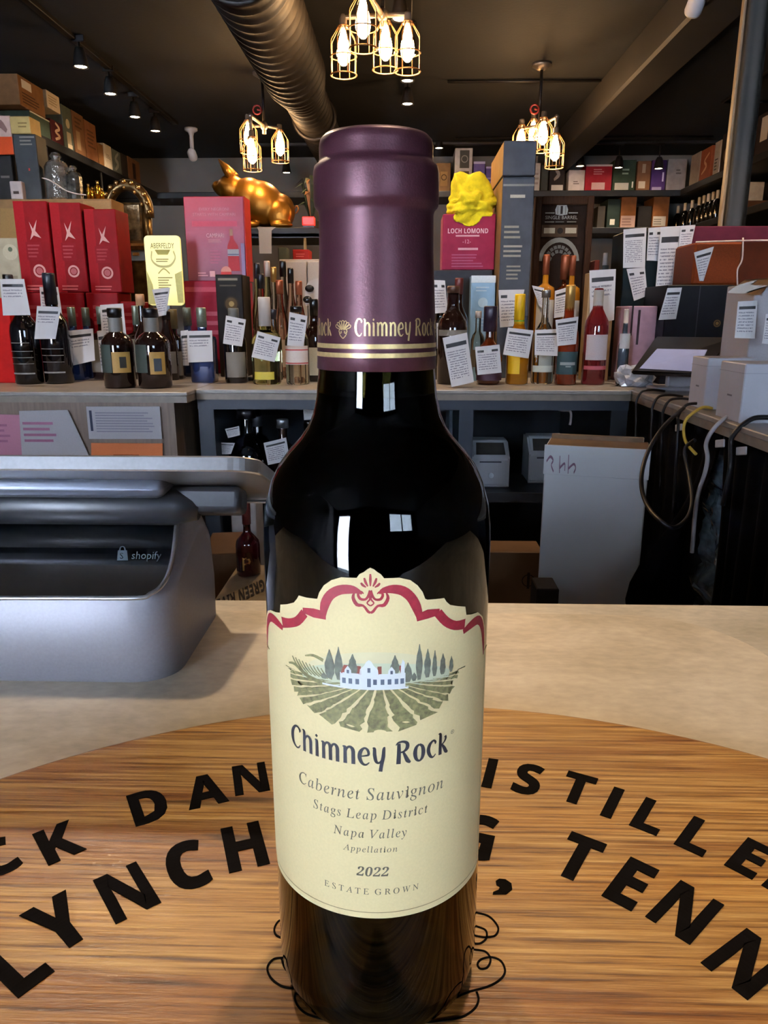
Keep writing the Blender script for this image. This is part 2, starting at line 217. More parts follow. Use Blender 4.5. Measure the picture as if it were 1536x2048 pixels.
'c': (222, [[(185, 225), (195, 213), (199, 199), (197, 187), (192, 178), (184, 172), (174, 170), (157, 175), (152, 190), (153, 195), (154, 199), (156, 204), (160, 208), (161, 209), (162, 212), (164, 214), (164, 216), (160, 221), (147, 223), (121, 217), (97, 202), (75, 177), (59, 146), (48, 112), (44, 80), (47, 54), (57, 34), (72, 21), (91, 17), (130, 28), (170, 61), (178, 53), (126, 9), (74, -6), (43, 0), (19, 17), (4, 45), (-1, 81), (2, 106), (9, 130), (20, 154), (36, 177), (54, 196), (76, 213), (111, 230), (149, 236), (169, 233)]]),
'l': (128, [[(44, 28), (51, 26), (67, 34), (91, 61), (99, 54), (78, 27), (58, 9), (39, -2), (24, -6), (13, -4), (5, 1), (0, 9), (-2, 20), (-1, 28), (2, 40), (5, 56), (10, 74), (73, 307), (75, 315), (76, 322), (74, 332), (69, 338), (59, 340), (44, 342), (45, 351), (62, 353), (77, 355), (90, 357), (100, 359), (115, 362), (122, 363), (126, 361), (128, 358), (126, 352), (125, 347), (47, 62), (43, 46), (42, 37)]]),
'y': (201, [[(159, 185), (150, 194), (146, 196), (142, 200), (138, 206), (137, 215), (139, 223), (143, 229), (150, 234), (160, 235), (170, 233), (178, 227), (184, 216), (186, 203), (178, 166), (155, 118), (144, 99), (131, 76), (115, 52), (99, 26), (82, 0), (64, -25), (47, -49), (29, -70), (12, -88), (-5, -102), (-19, -111), (-33, -114), (-43, -113), (-51, -108), (-56, -102), (-58, -93), (-56, -85), (-52, -79), (-45, -74), (-36, -73), (-29, -74), (-23, -77), (-15, -80), (-7, -81), (7, -74), (26, -52), (59, -5), (33, 131), (30, 147), (27, 161), (24, 172), (22, 182), (16, 196), (8, 206), (-3, 212), (-18, 214), (-16, 223), (-5, 224), (6, 226), (16, 228), (24, 231), (37, 234), (47, 236), (54, 225), (63, 192), (68, 167), (75, 133), (83, 92), (92, 43), (112, 76), (128, 103), (141, 124), (149, 139), (154, 149), (158, 159), (161, 167), (162, 174)]]),
'd': (264, [[(176, 348), (205, 351), (228, 357), (243, 361), (252, 363), (255, 361), (257, 358), (256, 355), (256, 353), (256, 350), (255, 349), (179, 60), (177, 52), (176, 45), (174, 38), (174, 33), (177, 25), (186, 23), (203, 32), (228, 60), (236, 54), (214, 27), (196, 9), (179, -2), (162, -6), (142, 1), (136, 20), (140, 46), (150, 84), (124, 44), (99, 16), (73, 0), (46, -6), (24, -2), (7, 10), (-3, 29), (-7, 55), (-4, 80), (4, 107), (16, 135), (33, 162), (52, 187), (74, 208), (91, 220), (109, 229), (126, 234), (143, 236), (167, 231), (181, 219), (203, 310), (204, 313), (205, 317), (205, 321), (205, 325), (204, 331), (200, 336), (192, 338), (181, 339), (174, 339)], [(95, 32), (109, 46), (123, 64), (136, 84), (148, 106), (158, 129), (166, 152), (171, 173), (173, 193), (171, 206), (166, 216), (158, 222), (148, 224), (123, 218), (98, 200), (75, 171), (56, 133), (43, 92), (38, 58), (40, 42), (46, 31), (55, 23), (68, 21), (81, 23)]]),
'w': (332, [[(287, 164), (290, 179), (287, 185), (280, 193), (273, 203), (270, 214), (272, 223), (276, 230), (283, 234), (292, 236), (301, 233), (308, 227), (313, 217), (315, 204), (299, 155), (254, 87), (179, -6), (171, -6), (153, 165), (45, -6), (36, -6), (33, 130), (32, 155), (31, 174), (28, 189), (25, 200), (15, 211), (0, 215), (-3, 215), (-2, 224), (11, 226), (23, 228), (32, 230), (40, 232), (47, 234), (52, 235), (56, 236), (60, 236), (68, 209), (72, 128), (73, 68), (178, 236), (186, 236), (205, 53), (241, 95), (262, 122), (278, 146)]]),
},
'd': {
'0': (279, [[(17, 180), (20, 231), (29, 276), (44, 312), (68, 340), (99, 356), (141, 362), (180, 356), (211, 340), (234, 312), (250, 276), (259, 231), (263, 179), (259, 127), (250, 82), (234, 46), (211, 18), (179, 1), (140, -5), (99, 1), (68, 18), (44, 46), (29, 83), (20, 128)], [(163, 38), (177, 68), (183, 115), (185, 179), (183, 243), (177, 290), (163, 320), (141, 330), (117, 320), (104, 290), (97, 243), (95, 179), (97, 115), (104, 68), (117, 38), (140, 28)]]),
'2': (279, [[(158, 318), (146, 328), (130, 332), (108, 326), (94, 310), (86, 283), (84, 245), (58, 248), (37, 256), (24, 271), (20, 295), (23, 312), (32, 328), (47, 342), (69, 353), (96, 360), (130, 362), (179, 356), (215, 340), (237, 313), (244, 279), (242, 262), (238, 245), (229, 228), (217, 209), (200, 188), (178, 164), (149, 136), (115, 103), (65, 55), (182, 55), (196, 57), (208, 64), (217, 75), (223, 90), (227, 105), (257, 105), (254, 0), (18, 0), (18, 52), (92, 127), (119, 157), (139, 183), (153, 206), (162, 229), (167, 252), (169, 277), (166, 301)]]),
},
'b': {
'A': (345, [[(219, 359), (345, 0), (264, 0), (238, 85), (108, 85), (82, 0), (0, 0), (126, 359)], [(127, 149), (152, 232), (154, 239), (158, 250), (162, 264), (166, 278), (170, 292), (173, 303), (175, 292), (179, 280), (183, 266), (187, 253), (190, 241), (193, 232), (220, 149)]]),
'B': (336, [[(121, 62), (170, 62), (199, 66), (218, 76), (228, 91), (231, 111), (228, 129), (217, 143), (198, 152), (168, 156), (121, 156)], [(297, 238), (286, 215), (269, 198), (246, 190), (246, 187), (263, 182), (278, 175), (291, 164), (301, 149), (307, 129), (310, 104), (301, 60), (275, 28), (233, 7), (179, 0), (45, 0), (45, 357), (156, 357), (219, 352), (264, 337), (291, 309), (301, 267)], [(192, 218), (210, 226), (220, 239), (223, 257), (219, 274), (208, 286), (189, 293), (161, 295), (121, 295), (121, 216), (165, 216)]]),
'C': (319, [[(72, 311), (105, 339), (147, 356), (197, 362), (223, 360), (250, 355), (276, 347), (301, 337), (277, 275), (256, 284), (236, 292), (216, 297), (197, 299), (158, 291), (130, 267), (113, 228), (107, 178), (112, 127), (128, 89), (156, 66), (197, 58), (218, 59), (240, 63), (263, 69), (288, 77), (288, 14), (264, 5), (241, -1), (217, -4), (190, -5), (139, 1), (99, 18), (68, 45), (46, 82), (33, 126), (29, 178), (34, 229), (49, 274)]]),
'D': (370, [[(205, 288), (161, 295), (121, 295), (121, 62), (153, 62), (235, 92), (263, 180), (256, 232), (237, 267)], [(228, 11), (146, 0), (45, 0), (45, 357), (157, 357), (209, 352), (254, 337), (291, 312), (318, 278), (335, 235), (341, 182), (328, 103), (290, 46)]]),
'E': (280, [[(251, 295), (121, 295), (121, 217), (242, 217), (242, 155), (121, 155), (121, 62), (251, 62), (251, 0), (45, 0), (45, 357), (251, 357)]]),
'F': (274, [[(45, 0), (120, 0), (120, 141), (241, 141), (241, 203), (120, 203), (120, 295), (250, 295), (250, 357), (45, 357)]]),
'G': (362, [[(264, 1), (231, -4), (195, -5), (124, 7), (72, 42), (40, 100), (29, 179), (34, 231), (51, 276), (77, 312), (114, 340), (160, 356), (216, 362), (244, 361), (272, 356), (298, 349), (322, 340), (297, 280), (279, 287), (259, 294), (238, 298), (215, 299), (184, 295), (158, 284), (136, 266), (120, 242), (110, 212), (107, 178), (109, 145), (117, 116), (129, 91), (147, 73), (170, 62), (200, 58), (215, 58), (227, 60), (238, 61), (248, 63), (248, 138), (181, 138), (181, 201), (322, 201), (322, 16), (293, 7)]]),
'H': (383, [[(338, 357), (338, 0), (262, 0), (262, 154), (121, 154), (121, 0), (45, 0), (45, 357), (121, 357), (121, 217), (262, 217), (262, 357)]]),
'I': (195, [[(179, 43), (179, 0), (16, 0), (16, 43), (60, 63), (60, 294), (16, 314), (16, 357), (179, 357), (179, 314), (135, 294), (135, 63)]]),
'K': (332, [[(121, 128), (121, 0), (45, 0), (45, 357), (121, 357), (121, 194), (128, 204), (135, 215), (143, 225), (151, 236), (247, 357), (331, 357), (207, 199), (332, 0), (246, 0), (153, 151)]]),
'L': (283, [[(121, 357), (121, 62), (266, 62), (266, 0), (45, 0), (45, 357)]]),
'M': (472, [[(266, 0), (196, 0), (110, 280), (108, 280), (109, 268), (110, 250), (111, 229), (112, 207), (112, 186), (113, 166), (113, 0), (45, 0), (45, 357), (148, 357), (233, 84), (234, 84), (324, 357), (427, 357), (427, 0), (356, 0), (356, 169), (356, 187), (357, 208), (358, 229), (358, 250), (359, 267), (360, 280), (358, 280)]]),
'N': (407, [[(110, 245), (111, 219), (112, 194), (113, 168), (113, 0), (45, 0), (45, 357), (141, 357), (296, 90), (297, 90), (296, 114), (295, 139), (294, 164), (294, 188), (294, 357), (362, 357), (362, 0), (266, 0), (110, 270), (108, 270)]]),
'O': (398, [[(70, 46), (47, 83), (34, 128), (29, 180), (34, 231), (47, 276), (70, 312), (103, 340), (146, 357), (200, 363), (252, 357), (295, 340), (328, 312), (351, 276), (364, 231), (369, 179), (364, 127), (351, 82), (328, 46), (295, 18), (252, 1), (199, -5), (146, 1), (103, 18)], [(114, 229), (109, 179), (114, 129), (130, 91), (158, 67), (199, 59), (241, 67), (269, 91), (284, 129), (290, 179), (284, 229), (269, 268), (241, 292), (200, 300), (158, 292), (130, 268)]]),
'P': (314, [[(45, 357), (159, 357), (219, 350), (260, 327), (284, 292), (292, 246), (288, 215), (279, 187), (261, 163), (235, 144), (200, 131), (153, 127), (121, 127), (121, 0), (45, 0)], [(146, 189), (174, 192), (196, 202), (210, 218), (215, 243), (200, 282), (155, 295), (121, 295), (121, 189)]]),
'R': (330, [[(283, 297), (292, 250), (289, 227), (282, 207), (272, 190), (258, 176), (242, 165), (225, 156), (330, 0), (246, 0), (161, 137), (121, 137), (121, 0), (45, 0), (45, 357), (149, 357), (212, 350), (257, 331)], [(121, 199), (121, 295), (144, 295), (176, 292), (198, 284), (211, 270), (215, 248), (211, 227), (199, 211), (177, 202), (145, 199)]]),
'S': (275, [[(175, 360), (201, 356), (227, 348), (254, 337), (230, 278), (206, 287), (186, 294), (166, 298), (146, 299), (127, 297), (113, 289), (104, 278), (101, 263), (105, 246), (118, 233), (139, 221), (169, 206), (194, 193), (215, 179), (232, 164), (245, 146), (253, 125), (256, 99), (247, 56), (221, 23), (180, 2), (124, -5), (71, 0), (23, 16), (23, 87), (49, 76), (76, 67), (103, 60), (130, 58), (154, 60), (170, 68), (179, 80), (182, 96), (177, 114), (162, 128), (139, 141), (112, 154), (99, 160), (85, 168), (71, 177), (57, 189), (45, 202), (36, 219), (29, 238), (27, 261), (35, 303), (60, 335), (98, 355), (148, 362)]]),
'T': (290, [[(107, 0), (107, 294), (10, 294), (10, 357), (280, 357), (280, 294), (183, 294), (183, 0)]]),
'U': (378, [[(118, 139), (123, 101), (136, 77), (158, 63), (190, 59), (221, 63), (243, 78), (256, 103), (260, 139), (260, 357), (336, 357), (336, 126), (331, 91), (319, 59), (299, 33), (270, 12), (233, -1), (188, -5), (125, 4), (80, 31), (52, 73), (43, 127), (43, 357), (118, 357)]]),
'V': (325, [[(77, 357), (144, 145), (146, 137), (149, 124), (153, 109), (157, 93), (160, 78), (163, 66), (165, 78), (168, 93), (172, 109), (176, 124), (179, 137), (181, 145), (249, 357), (325, 357), (204, 0), (121, 0), (0, 357)]]),
'W': (484, [[(332, 147), (335, 132), (338, 115), (342, 98), (344, 82), (346, 69), (348, 82), (351, 98), (354, 116), (357, 133), (361, 149), (364, 162), (409, 357), (484, 357), (393, 0), (307, 0), (258, 188), (256, 194), (254, 204), (252, 215), (249, 228), (247, 241), (245, 253), (243, 263), (242, 271), (241, 263), (239, 253), (236, 241), (234, 228), (232, 216), (229, 204), (227, 194), (225, 187), (177, 0), (91, 0), (0, 357), (75, 357), (120, 162), (123, 149), (127, 133), (130, 116), (133, 98), (136, 82), (138, 69), (139, 82), (142, 98), (145, 115), (149, 132), (152, 146), (154, 157), (206, 357), (278, 357), (330, 157)]]),
'X': (334, [[(8, 357), (91, 357), (168, 229), (244, 357), (325, 357), (213, 180), (334, 0), (247, 0), (164, 135), (81, 0), (0, 0), (119, 184)]]),
'Y': (312, [[(0, 357), (82, 357), (156, 210), (231, 357), (312, 357), (194, 139), (194, 0), (119, 0), (119, 137)]]),
'Z': (290, [[(273, 308), (102, 62), (278, 62), (278, 0), (12, 0), (12, 49), (183, 295), (16, 295), (16, 357), (273, 357)]]),
'0': (286, [[(30, 278), (46, 314), (70, 341), (102, 357), (143, 363), (198, 350), (237, 314), (260, 256), (268, 179), (264, 125), (255, 80), (239, 44), (216, 17), (184, 1), (143, -5), (87, 7), (48, 44), (25, 102), (18, 179), (21, 232)], [(190, 125), (193, 179), (190, 232), (182, 271), (166, 294), (143, 302), (119, 294), (104, 271), (96, 232), (93, 179), (96, 125), (104, 87), (119, 64), (143, 56), (166, 64), (182, 87)]]),
'1': (286, [[(131, 207), (131, 222), (132, 241), (132, 260), (133, 278), (129, 273), (122, 267), (114, 259), (107, 253), (66, 220), (30, 266), (145, 357), (207, 357), (207, 0), (131, 0)]]),
'2': (286, [[(159, 296), (141, 299), (121, 297), (101, 290), (81, 278), (60, 263), (19, 311), (35, 324), (52, 336), (70, 346), (92, 355), (117, 360), (147, 362), (179, 359), (207, 349), (229, 334), (246, 315), (256, 292), (260, 266), (257, 237), (248, 212), (233, 188), (214, 164), (189, 138), (160, 110), (114, 67), (114, 64), (270, 64), (270, 0), (20, 0), (20, 53), (110, 143), (134, 168), (153, 189), (167, 207), (177, 224), (183, 240), (185, 257), (182, 275), (173, 289)]]),
'3': (286, [[(101, 155), (74, 155), (74, 213), (102, 213), (131, 214), (152, 219), (166, 226), (175, 236), (180, 247), (182, 261), (179, 277), (170, 290), (154, 298), (131, 301), (107, 299), (86, 292), (69, 284), (55, 275), (20, 327), (42, 341), (69, 352), (100, 360), (136, 362), (185, 356), (223, 340), (247, 313), (256, 277), (250, 244), (233, 218), (208, 200), (179, 188), (179, 187), (216, 178), (244, 161), (260, 136), (266, 104), (262, 75), (251, 48), (231, 26), (204, 9), (167, -1), (122, -5), (67, 0), (19, 15), (19, 79), (43, 68), (67, 61), (92, 57), (114, 55), (148, 59), (171, 69), (183, 86), (187, 109), (185, 122), (180, 134), (169, 143), (153, 149), (131, 153)]]),
'4': (286, [[(164, 271), (162, 271), (157, 261), (153, 251), (147, 241), (141, 232), (75, 133), (161, 133), (161, 193), (161, 206), (162, 221), (162, 237), (163, 252), (163, 264)], [(235, 357), (235, 133), (278, 133), (278, 74), (235, 74), (235, 0), (161, 0), (161, 74), (9, 74), (9, 127), (165, 357)]]),
'5': (286, [[(227, 28), (182, 3), (121, -5), (93, -4), (68, 0), (45, 6), (25, 15), (25, 80), (45, 71), (69, 63), (94, 58), (118, 57), (148, 60), (169, 70), (183, 88), (187, 113), (169, 154), (116, 167), (101, 166), (87, 164), (73, 162), (62, 159), (32, 175), (45, 357), (239, 357), (239, 293), (111, 293), (105, 223), (113, 225), (123, 227), (134, 228), (150, 228), (181, 225), (208, 216), (231, 200), (248, 179), (259, 152), (263, 120), (254, 68)]]),
'6': (286, [[(18, 152), (19, 182), (22, 213), (28, 242), (38, 269), (51, 295), (69, 317), (92, 335), (121, 349), (155, 358), (197, 361), (208, 361), (221, 360), (234, 359), (245, 358), (245, 297), (235, 299), (224, 301), (213, 302), (202, 302), (162, 299), (133, 288), (112, 271), (99, 249), (91, 222), (87, 191), (90, 191), (102, 207), (119, 220), (140, 229), (168, 232), (210, 225), (242, 203), (263, 167), (270, 119), (261, 67), (237, 28), (198, 3), (148, -5), (113, -1), (82, 12), (56, 33), (35, 63), (22, 103)], [(147, 56), (167, 59), (183, 71), (193, 90), (197, 118), (193, 141), (185, 159), (169, 170), (148, 174), (133, 172), (119, 167), (108, 158), (100, 148), (94, 136), (93, 125), (94, 108), (99, 92), (106, 78), (117, 66), (130, 58)]]),
'7': (286, [[(270, 357), (270, 310), (135, 0), (56, 0), (190, 294), (14, 294), (14, 357)]]),
'8': (286, [[(45, 324), (63, 340), (87, 352), (114, 359), (143, 362), (173, 359), (200, 352), (223, 340), (241, 324), (253, 302), (257, 275), (252, 246), (239, 223), (218, 204), (193, 189), (212, 178), (229, 165), (245, 151), (257, 134), (265, 115), (268, 93), (264, 65), (252, 41), (233, 22), (208, 7), (178, -2), (143, -5), (90, 1), (50, 21), (26, 51), (18, 91), (23, 124), (38, 150), (60, 170), (86, 187), (64, 203), (45, 223), (33, 247), (29, 276), (33, 302)], [(146, 152), (140, 156), (119, 144), (102, 130), (91, 114), (88, 95), (91, 77), (101, 63), (118, 54), (142, 51), (167, 54), (184, 62), (195, 76), (198, 95), (196, 107), (190, 118), (181, 128), (170, 137), (158, 145)], [(143, 220), (159, 229), (173, 239), (183, 253), (186, 270), (183, 286), (174, 297), (160, 304), (143, 307), (126, 304), (112, 297), (103, 286), (100, 270), (103, 253), (113, 240), (127, 229)]]),
'9': (286, [[(216, 39), (193, 21), (165, 7), (130, -2), (89, -5), (78, -5), (65, -4), (52, -3), (41, -2), (41, 59), (51, 57), (62, 56), (73, 54), (84, 54), (123, 58), (153, 68), (173, 85), (187, 108), (195, 135), (199, 166), (196, 166), (183, 149), (168, 136), (146, 127), (117, 124), (76, 131), (44, 154), (23, 189), (16, 237), (24, 289), (49, 328), (87, 353), (138, 361), (172, 357), (204, 344), (230, 323), (251, 293), (264, 253), (268, 205), (267, 174), (264, 144), (257, 114), (248, 87), (234, 62)], [(138, 182), (116, 186), (101, 197), (92, 215), (89, 238), (93, 266), (103, 286), (119, 297), (139, 301), (156, 298), (169, 290), (180, 279), (187, 264), (192, 248), (193, 232), (191, 220), (186, 208), (178, 198), (167, 190), (153, 184)]]),
',': (110, [[(74, -30), (88, 13), (78, 48), (53, 62), (31, 53), (23, 33), (30, 13), (48, 5), (46, -25), (30, -50), (30, -59)]]),
'.': (110, [[(33, 47), (25, 26), (33, 4), (55, -5), (76, 4), (85, 26), (76, 47), (55, 56)]]),
},
}
_tri = {}
def _tess(f, c):
    if (f, c) in _tri: return _tri[f, c]
    w, loops = GL[f][c]
    polys = [[Vector((x, y, 0)) for x, y in l] for l in loops]
    t = tessellate_polygon(polys); flat = [(p.x, p.y) for l in polys for p in l]
    _tri[f, c] = (w, flat, [tuple(x) for x in t]); return _tri[f, c]
_CAPH = {'i': 338.0, 'b': 357.0, 'd': 338.0}
_cache = {}
def text(s, font='n', space=0.0, shear=0.0, small=None):
    """list of (verts, tris) with cap height 1, and the total width"""
    key = (s, font, space, shear, small)
    if key in _cache: return _cache[key]
    V, T, x = [], [], 0.0
    if font == 'n':
        c = bpy.data.curves.new('t', 'FONT'); c.body = s; c.size = 1; c.resolution_u = 2; c.space_character = 1 + space
        o = bpy.data.objects.new('t', c); me = bpy.data.meshes.new_from_object(o)
        V = [(v.co.x / 0.70, v.co.y / 0.70) for v in me.vertices]; T = [tuple(p.vertices) for p in me.polygons]
        x = max([v[0] for v in V] or [0]); bpy.data.objects.remove(o); bpy.data.meshes.remove(me)
    else:
        h = _CAPH[font]
        for ch in s:
            f = font
            if ch.isdigit() and font == 'i': f = 'd'
            if ch not in GL[f]: x += 0.42; continue
            k = 1.0
            w, vs, ts = _tess(f, ch); b = len(V)
            V += [(x + vx / h * k + shear * vy / h, vy / h * k) for vx, vy in vs]; T += [tuple(i + b for i in t) for t in ts]
            x += w / h * k + space
    _cache[key] = (V, T, x); return _cache[key]

def catmull(pts, k=5):
    n = len(pts); out = []
    for i in range(n - 1):
        a, b, c, d = pts[max(i - 1, 0)], pts[i], pts[i + 1], pts[min(i + 2, n - 1)]
        for q in range(k):
            t = q / k
            out.append(tuple(0.5 * (2 * b[j] + (c[j] - a[j]) * t + (2 * a[j] - 5 * b[j] + 4 * c[j] - d[j]) * t * t + (3 * b[j] - a[j] - 3 * c[j] + d[j]) * t ** 3) for j in range(len(b))))
    out.append(tuple(pts[-1])); return out
def ribbon(pts, k=5):
    P = catmull(pts, k); L, R = [], []
    for i, p in enumerate(P):
        a = P[max(i - 1, 0)]; b = P[min(i + 1, len(P) - 1)]; dx, dy = b[0] - a[0], b[1] - a[1]; l = math.hypot(dx, dy) or 1
        nx, ny = -dy / l, dx / l; w = p[2] * .56
        L.append((p[0] + nx * w, p[1] + ny * w)); R.append((p[0] - nx * w, p[1] - ny * w))
    V, T = L + R, []; n = len(L)
    for i in range(n - 1): T.append((i, i + 1, n + i + 1, n + i))
    return V, T
NOUV = {
 'C': (.72, [[(.60, 1.00, .05), (.64, 1.14, .13), (.50, 1.29, .11), (.30, 1.27, .12), (.12, .98, .18), (.07, .62, .20), (.15, .24, .16), (.36, .02, .10), (.54, .07, .08), (.64, .24, .05)]]),
 'h': (.68, [[(.00, 1.27, .05), (.10, 1.26, .12), (.13, 1.1, .15), (.12, .5, .16), (.12, 0, .17)], [(.15, .62, .06), (.24, .92, .10), (.40, 1.0, .13), (.53, .82, .17), (.54, .4, .17), (.54, 0, .17)]]),
 'i': (.30, [[(.02, .99, .05), (.10, .98, .12), (.14, .85, .15), (.14, 0, .17)], [(.05, 1.24, .02), (.13, 1.24, .17), (.21, 1.24, .02)]]),
 'm': (1.06, [[(.00, .99, .05), (.10, .98, .12), (.13, .85, .15), (.13, 0, .17)], [(.15, .6, .06), (.24, .92, .1), (.38, 1.0, .13), (.5, .82, .17), (.51, .4, .17), (.51, 0, .17)], [(.53, .6, .06), (.62, .92, .1), (.76, 1.0, .13), (.88, .82, .17), (.89, .4, .17), (.89, 0, .17)]]),
 'n': (.68, [[(.00, .99, .05), (.10, .98, .12), (.13, .85, .15), (.13, 0, .17)], [(.15, .6, .06), (.24, .92, .1), (.40, 1.0, .13), (.53, .82, .17), (.54, .4, .17), (.54, 0, .17)]]),
 'e': (.62, [[(.10, .50, .06), (.34, .54, .08), (.52, .62, .11), (.48, .88, .12), (.32, 1.0, .10), (.13, .78, .17), (.08, .42, .18), (.20, .10, .14), (.38, .01, .10), (.56, .16, .05)]]),
 'y': (.70, [[(.00, 1.0, .05), (.09, .98, .13), (.10, .6, .16), (.17, .22, .14), (.32, .14, .10), (.46, .34, .06)], [(.60, 1.07, .05), (.55, .95, .13), (.52, .5, .16), (.44, .05, .16), (.38, -.38, .17)]]),
 'R': (.80, [[(.15, 1.2, .15), (.15, .6, .18), (.13, 0, .20)], [(.00, 1.12, .04), (.12, 1.26, .09), (.36, 1.30, .12), (.56, 1.18, .16), (.57, .92, .17), (.42, .73, .11), (.18, .66, .06)], [(.36, .72, .08), (.48, .42, .16), (.60, .14, .19), (.74, .02, .10)]]),
 'o': (.62, [[(.30, .99, .10), (.14, .84, .15), (.08, .5, .19), (.14, .16, .15), (.30, .01, .10), (.46, .16, .15), (.52, .5, .19), (.46, .84, .15), (.30, .99, .10)]]),
 'c': (.55, [[(.46, .76, .05), (.48, .88, .11), (.36, 1.0, .10), (.16, .82, .16), (.08, .48, .18), (.18, .14, .15), (.34, .01, .09), (.50, .16, .05)]]),
 'k': (.64, [[(.00, 1.27, .05), (.10, 1.26, .12), (.13, 1.1, .15), (.12, .5, .16), (.12, 0, .17)], [(.42, 1.06, .12), (.46, .9, .12), (.36, .7, .09), (.15, .54, .06)], [(.22, .60, .08), (.36, .36, .16), (.48, .10, .18), (.60, .02, .08)]]),
}
def nouveau(s):
    V, T, x = [], [], 0.0
    for ch in s:
        if ch == ' ': x += .34; continue
        w, st = NOUV[ch]
        for p in st:
            v, t = ribbon(p); b = len(V)
            V += [(a + x, c) for a, c in v]; T += [tuple(i + b for i in q) for q in t]
        x += w + .10
    return V, T, x - .1

# ------------------------------------------------------------------ the room
ZW, ZC, CE, YB, XL, XR, YF = 1.07, 1.058, 2.52, 6.6, -2.35, 2.5, -2.7
black = mat('ceiling_black', '#0c0a09', 0.85, var=0.25, scale=3, bump=0.3, bscale=60)
wallg = mat('grey_wall_paint', '#6d6862', 0.8, var=0.15, scale=2, bump=0.15, bscale=120)
walld = mat('dark_wall_paint', '#1d1a1c', 0.8, var=0.2, scale=2, bump=0.15, bscale=120)
floorm = mat('dark_vinyl_floor', '#3a342f', 0.5, var=0.3, scale=8)
def slab(name, x0, x1, y0, y1, z0, z1, m, bev=0.0):
    b = MB(); b.box(x0, x1, y0, y1, z0, z1, m, bev); return struct(b.build(name, m))
slab('floor', XL - .1, XR + .1, YF - .1, YB + .1, -.1, 0, floorm)
slab('ceiling', XL - .1, XR + .1, YF - .1, YB + .1, CE, CE + .1, black)
slab('wall_back', XL - .1, XR + .1, YB, YB + .1, 0, CE, wallg)
slab('wall_left', XL - .1, XL, YF, YB, 0, CE, walld)
slab('wall_right', XR, XR + .1, YF, YB, 0, CE, walld)
# shop front: wall with a glass door and a window, behind the camera
b = MB()
for x0, x1, z0, z1 in ((XL, -2.2, 0, CE), (-1.3, .7, 0, CE), (2.2, XR, 0, CE), (-2.2, -1.3, 2.3, CE), (.7, 2.2, 0, 1.5), (.7, 2.2, 2.4, CE)):
    b.box(x0, x1, YF - .1, YF, z0, z1, walld)
struct(b.build('wall_front'))
frm = mat('black_door_metal', '#151515', 0.4, 0.6)
pane = mat('clear_pane', '#ffffff', 0.0, var=0, trans=1.0, ior=1.02)
for nm, x0, x1, z0, z1, mul in (('door_1', -2.2, -1.3, 0, 2.3, 0), ('window_1', .7, 2.2, 1.5, 2.4, 1)):
    b = MB(); w = .06
    b.box(x0, x0 + w, YF - .08, YF - .02, z0, z1, frm); b.box(x1 - w, x1, YF - .08, YF - .02, z0, z1, frm)
    b.box(x0 + w, x1 - w, YF - .08, YF - .02, z0, z0 + w, frm); b.box(x0 + w, x1 - w, YF - .08, YF - .02, z1 - w, z1, frm)
    if mul: b.box((x0 + x1) / 2 - .02, (x0 + x1) / 2 + .02, YF - .08, YF - .02, z0 + w, z1 - w, frm)
    fo = struct(b.build(nm))
    p = MB(); p.box(x0 + w, x1 - w, YF - .052, YF - .048, z0 + w, z1 - w, pane); p.build('pane', parent=fo)

# ceiling services
metal_black = mat('painted_black_steel', '#262220', 0.45, 0.5, var=0.2, scale=20)
ductm = mat('spiral_duct_steel', '#211c18', 0.6, 0.35, var=0.25, scale=6)
dx, dz, dr = -.525, CE - .17, .14
prof = []; L0, L1 = 1.7, YB - .02; npl = 62
def duct_r(y): return .14 if y < 3.75 else (.105 if y > 4.05 else .14 - .035 * (y - 3.75) / .3)
for i in range(npl):
    y = L0 + (L1 - L0) * i / npl; s = (L1 - L0) / npl
    dr = duct_r(y); prof += [(dr, y), (dr, y + s * .72), (dr + .007, y + s * .80), (dr + .007, y + s * .94)]
prof.append((dr, L1))
MX = Matrix.Translation((dx, 0, dz)) @ Matrix.Rotation(-math.pi / 2, 4, 'X')
b = MB(); b.lathe(prof, 36, m=ductm, M=MX)
duct = tag(b.build('ventilation_duct'), 'large ribbed grey spiral duct running under the black ceiling', 'duct')
for y in (2.6, 4.6):
    dr = duct_r(y); b = MB(); b.tube([(dx + (dr + .012) * math.cos(a), y, dz + (dr + .012) * math.sin(a)) for a in [i * math.pi / 12 for i in range(24)]], .012, 6, metal_black, closed=True); b.build('strap', parent=duct)
b = MB(); b.box(1.06, 1.25, 1.4, YB - .02, CE - .17, CE, mat('beam_paint', '#1e1915', .65, var=.3, scale=4), bev=.012); struct(b.build('trim_1'))
def conduit(name, pts, label, r=.008):
    b = MB(); b.tube(pts, r, 6, metal_black); return tag(b.build(name), label, 'conduit')
zc = CE - .012
conduit('ceiling_conduit', [(.22, 4.55, zc), (1.06, 4.55, zc)], 'thin black conduit crossing the ceiling behind the centre cluster of cage lamps')
conduit('ceiling_conduit', [(.35, 5.9, zc), (2.2, 5.9, zc)], 'thin black conduit high over the back shelf of boxes')
conduit('ceiling_conduit', [(1.9, 3.4, zc), (1.9, 5.0, zc), (2.42, 5.0, zc)], 'thin bent black conduit by the right wall')

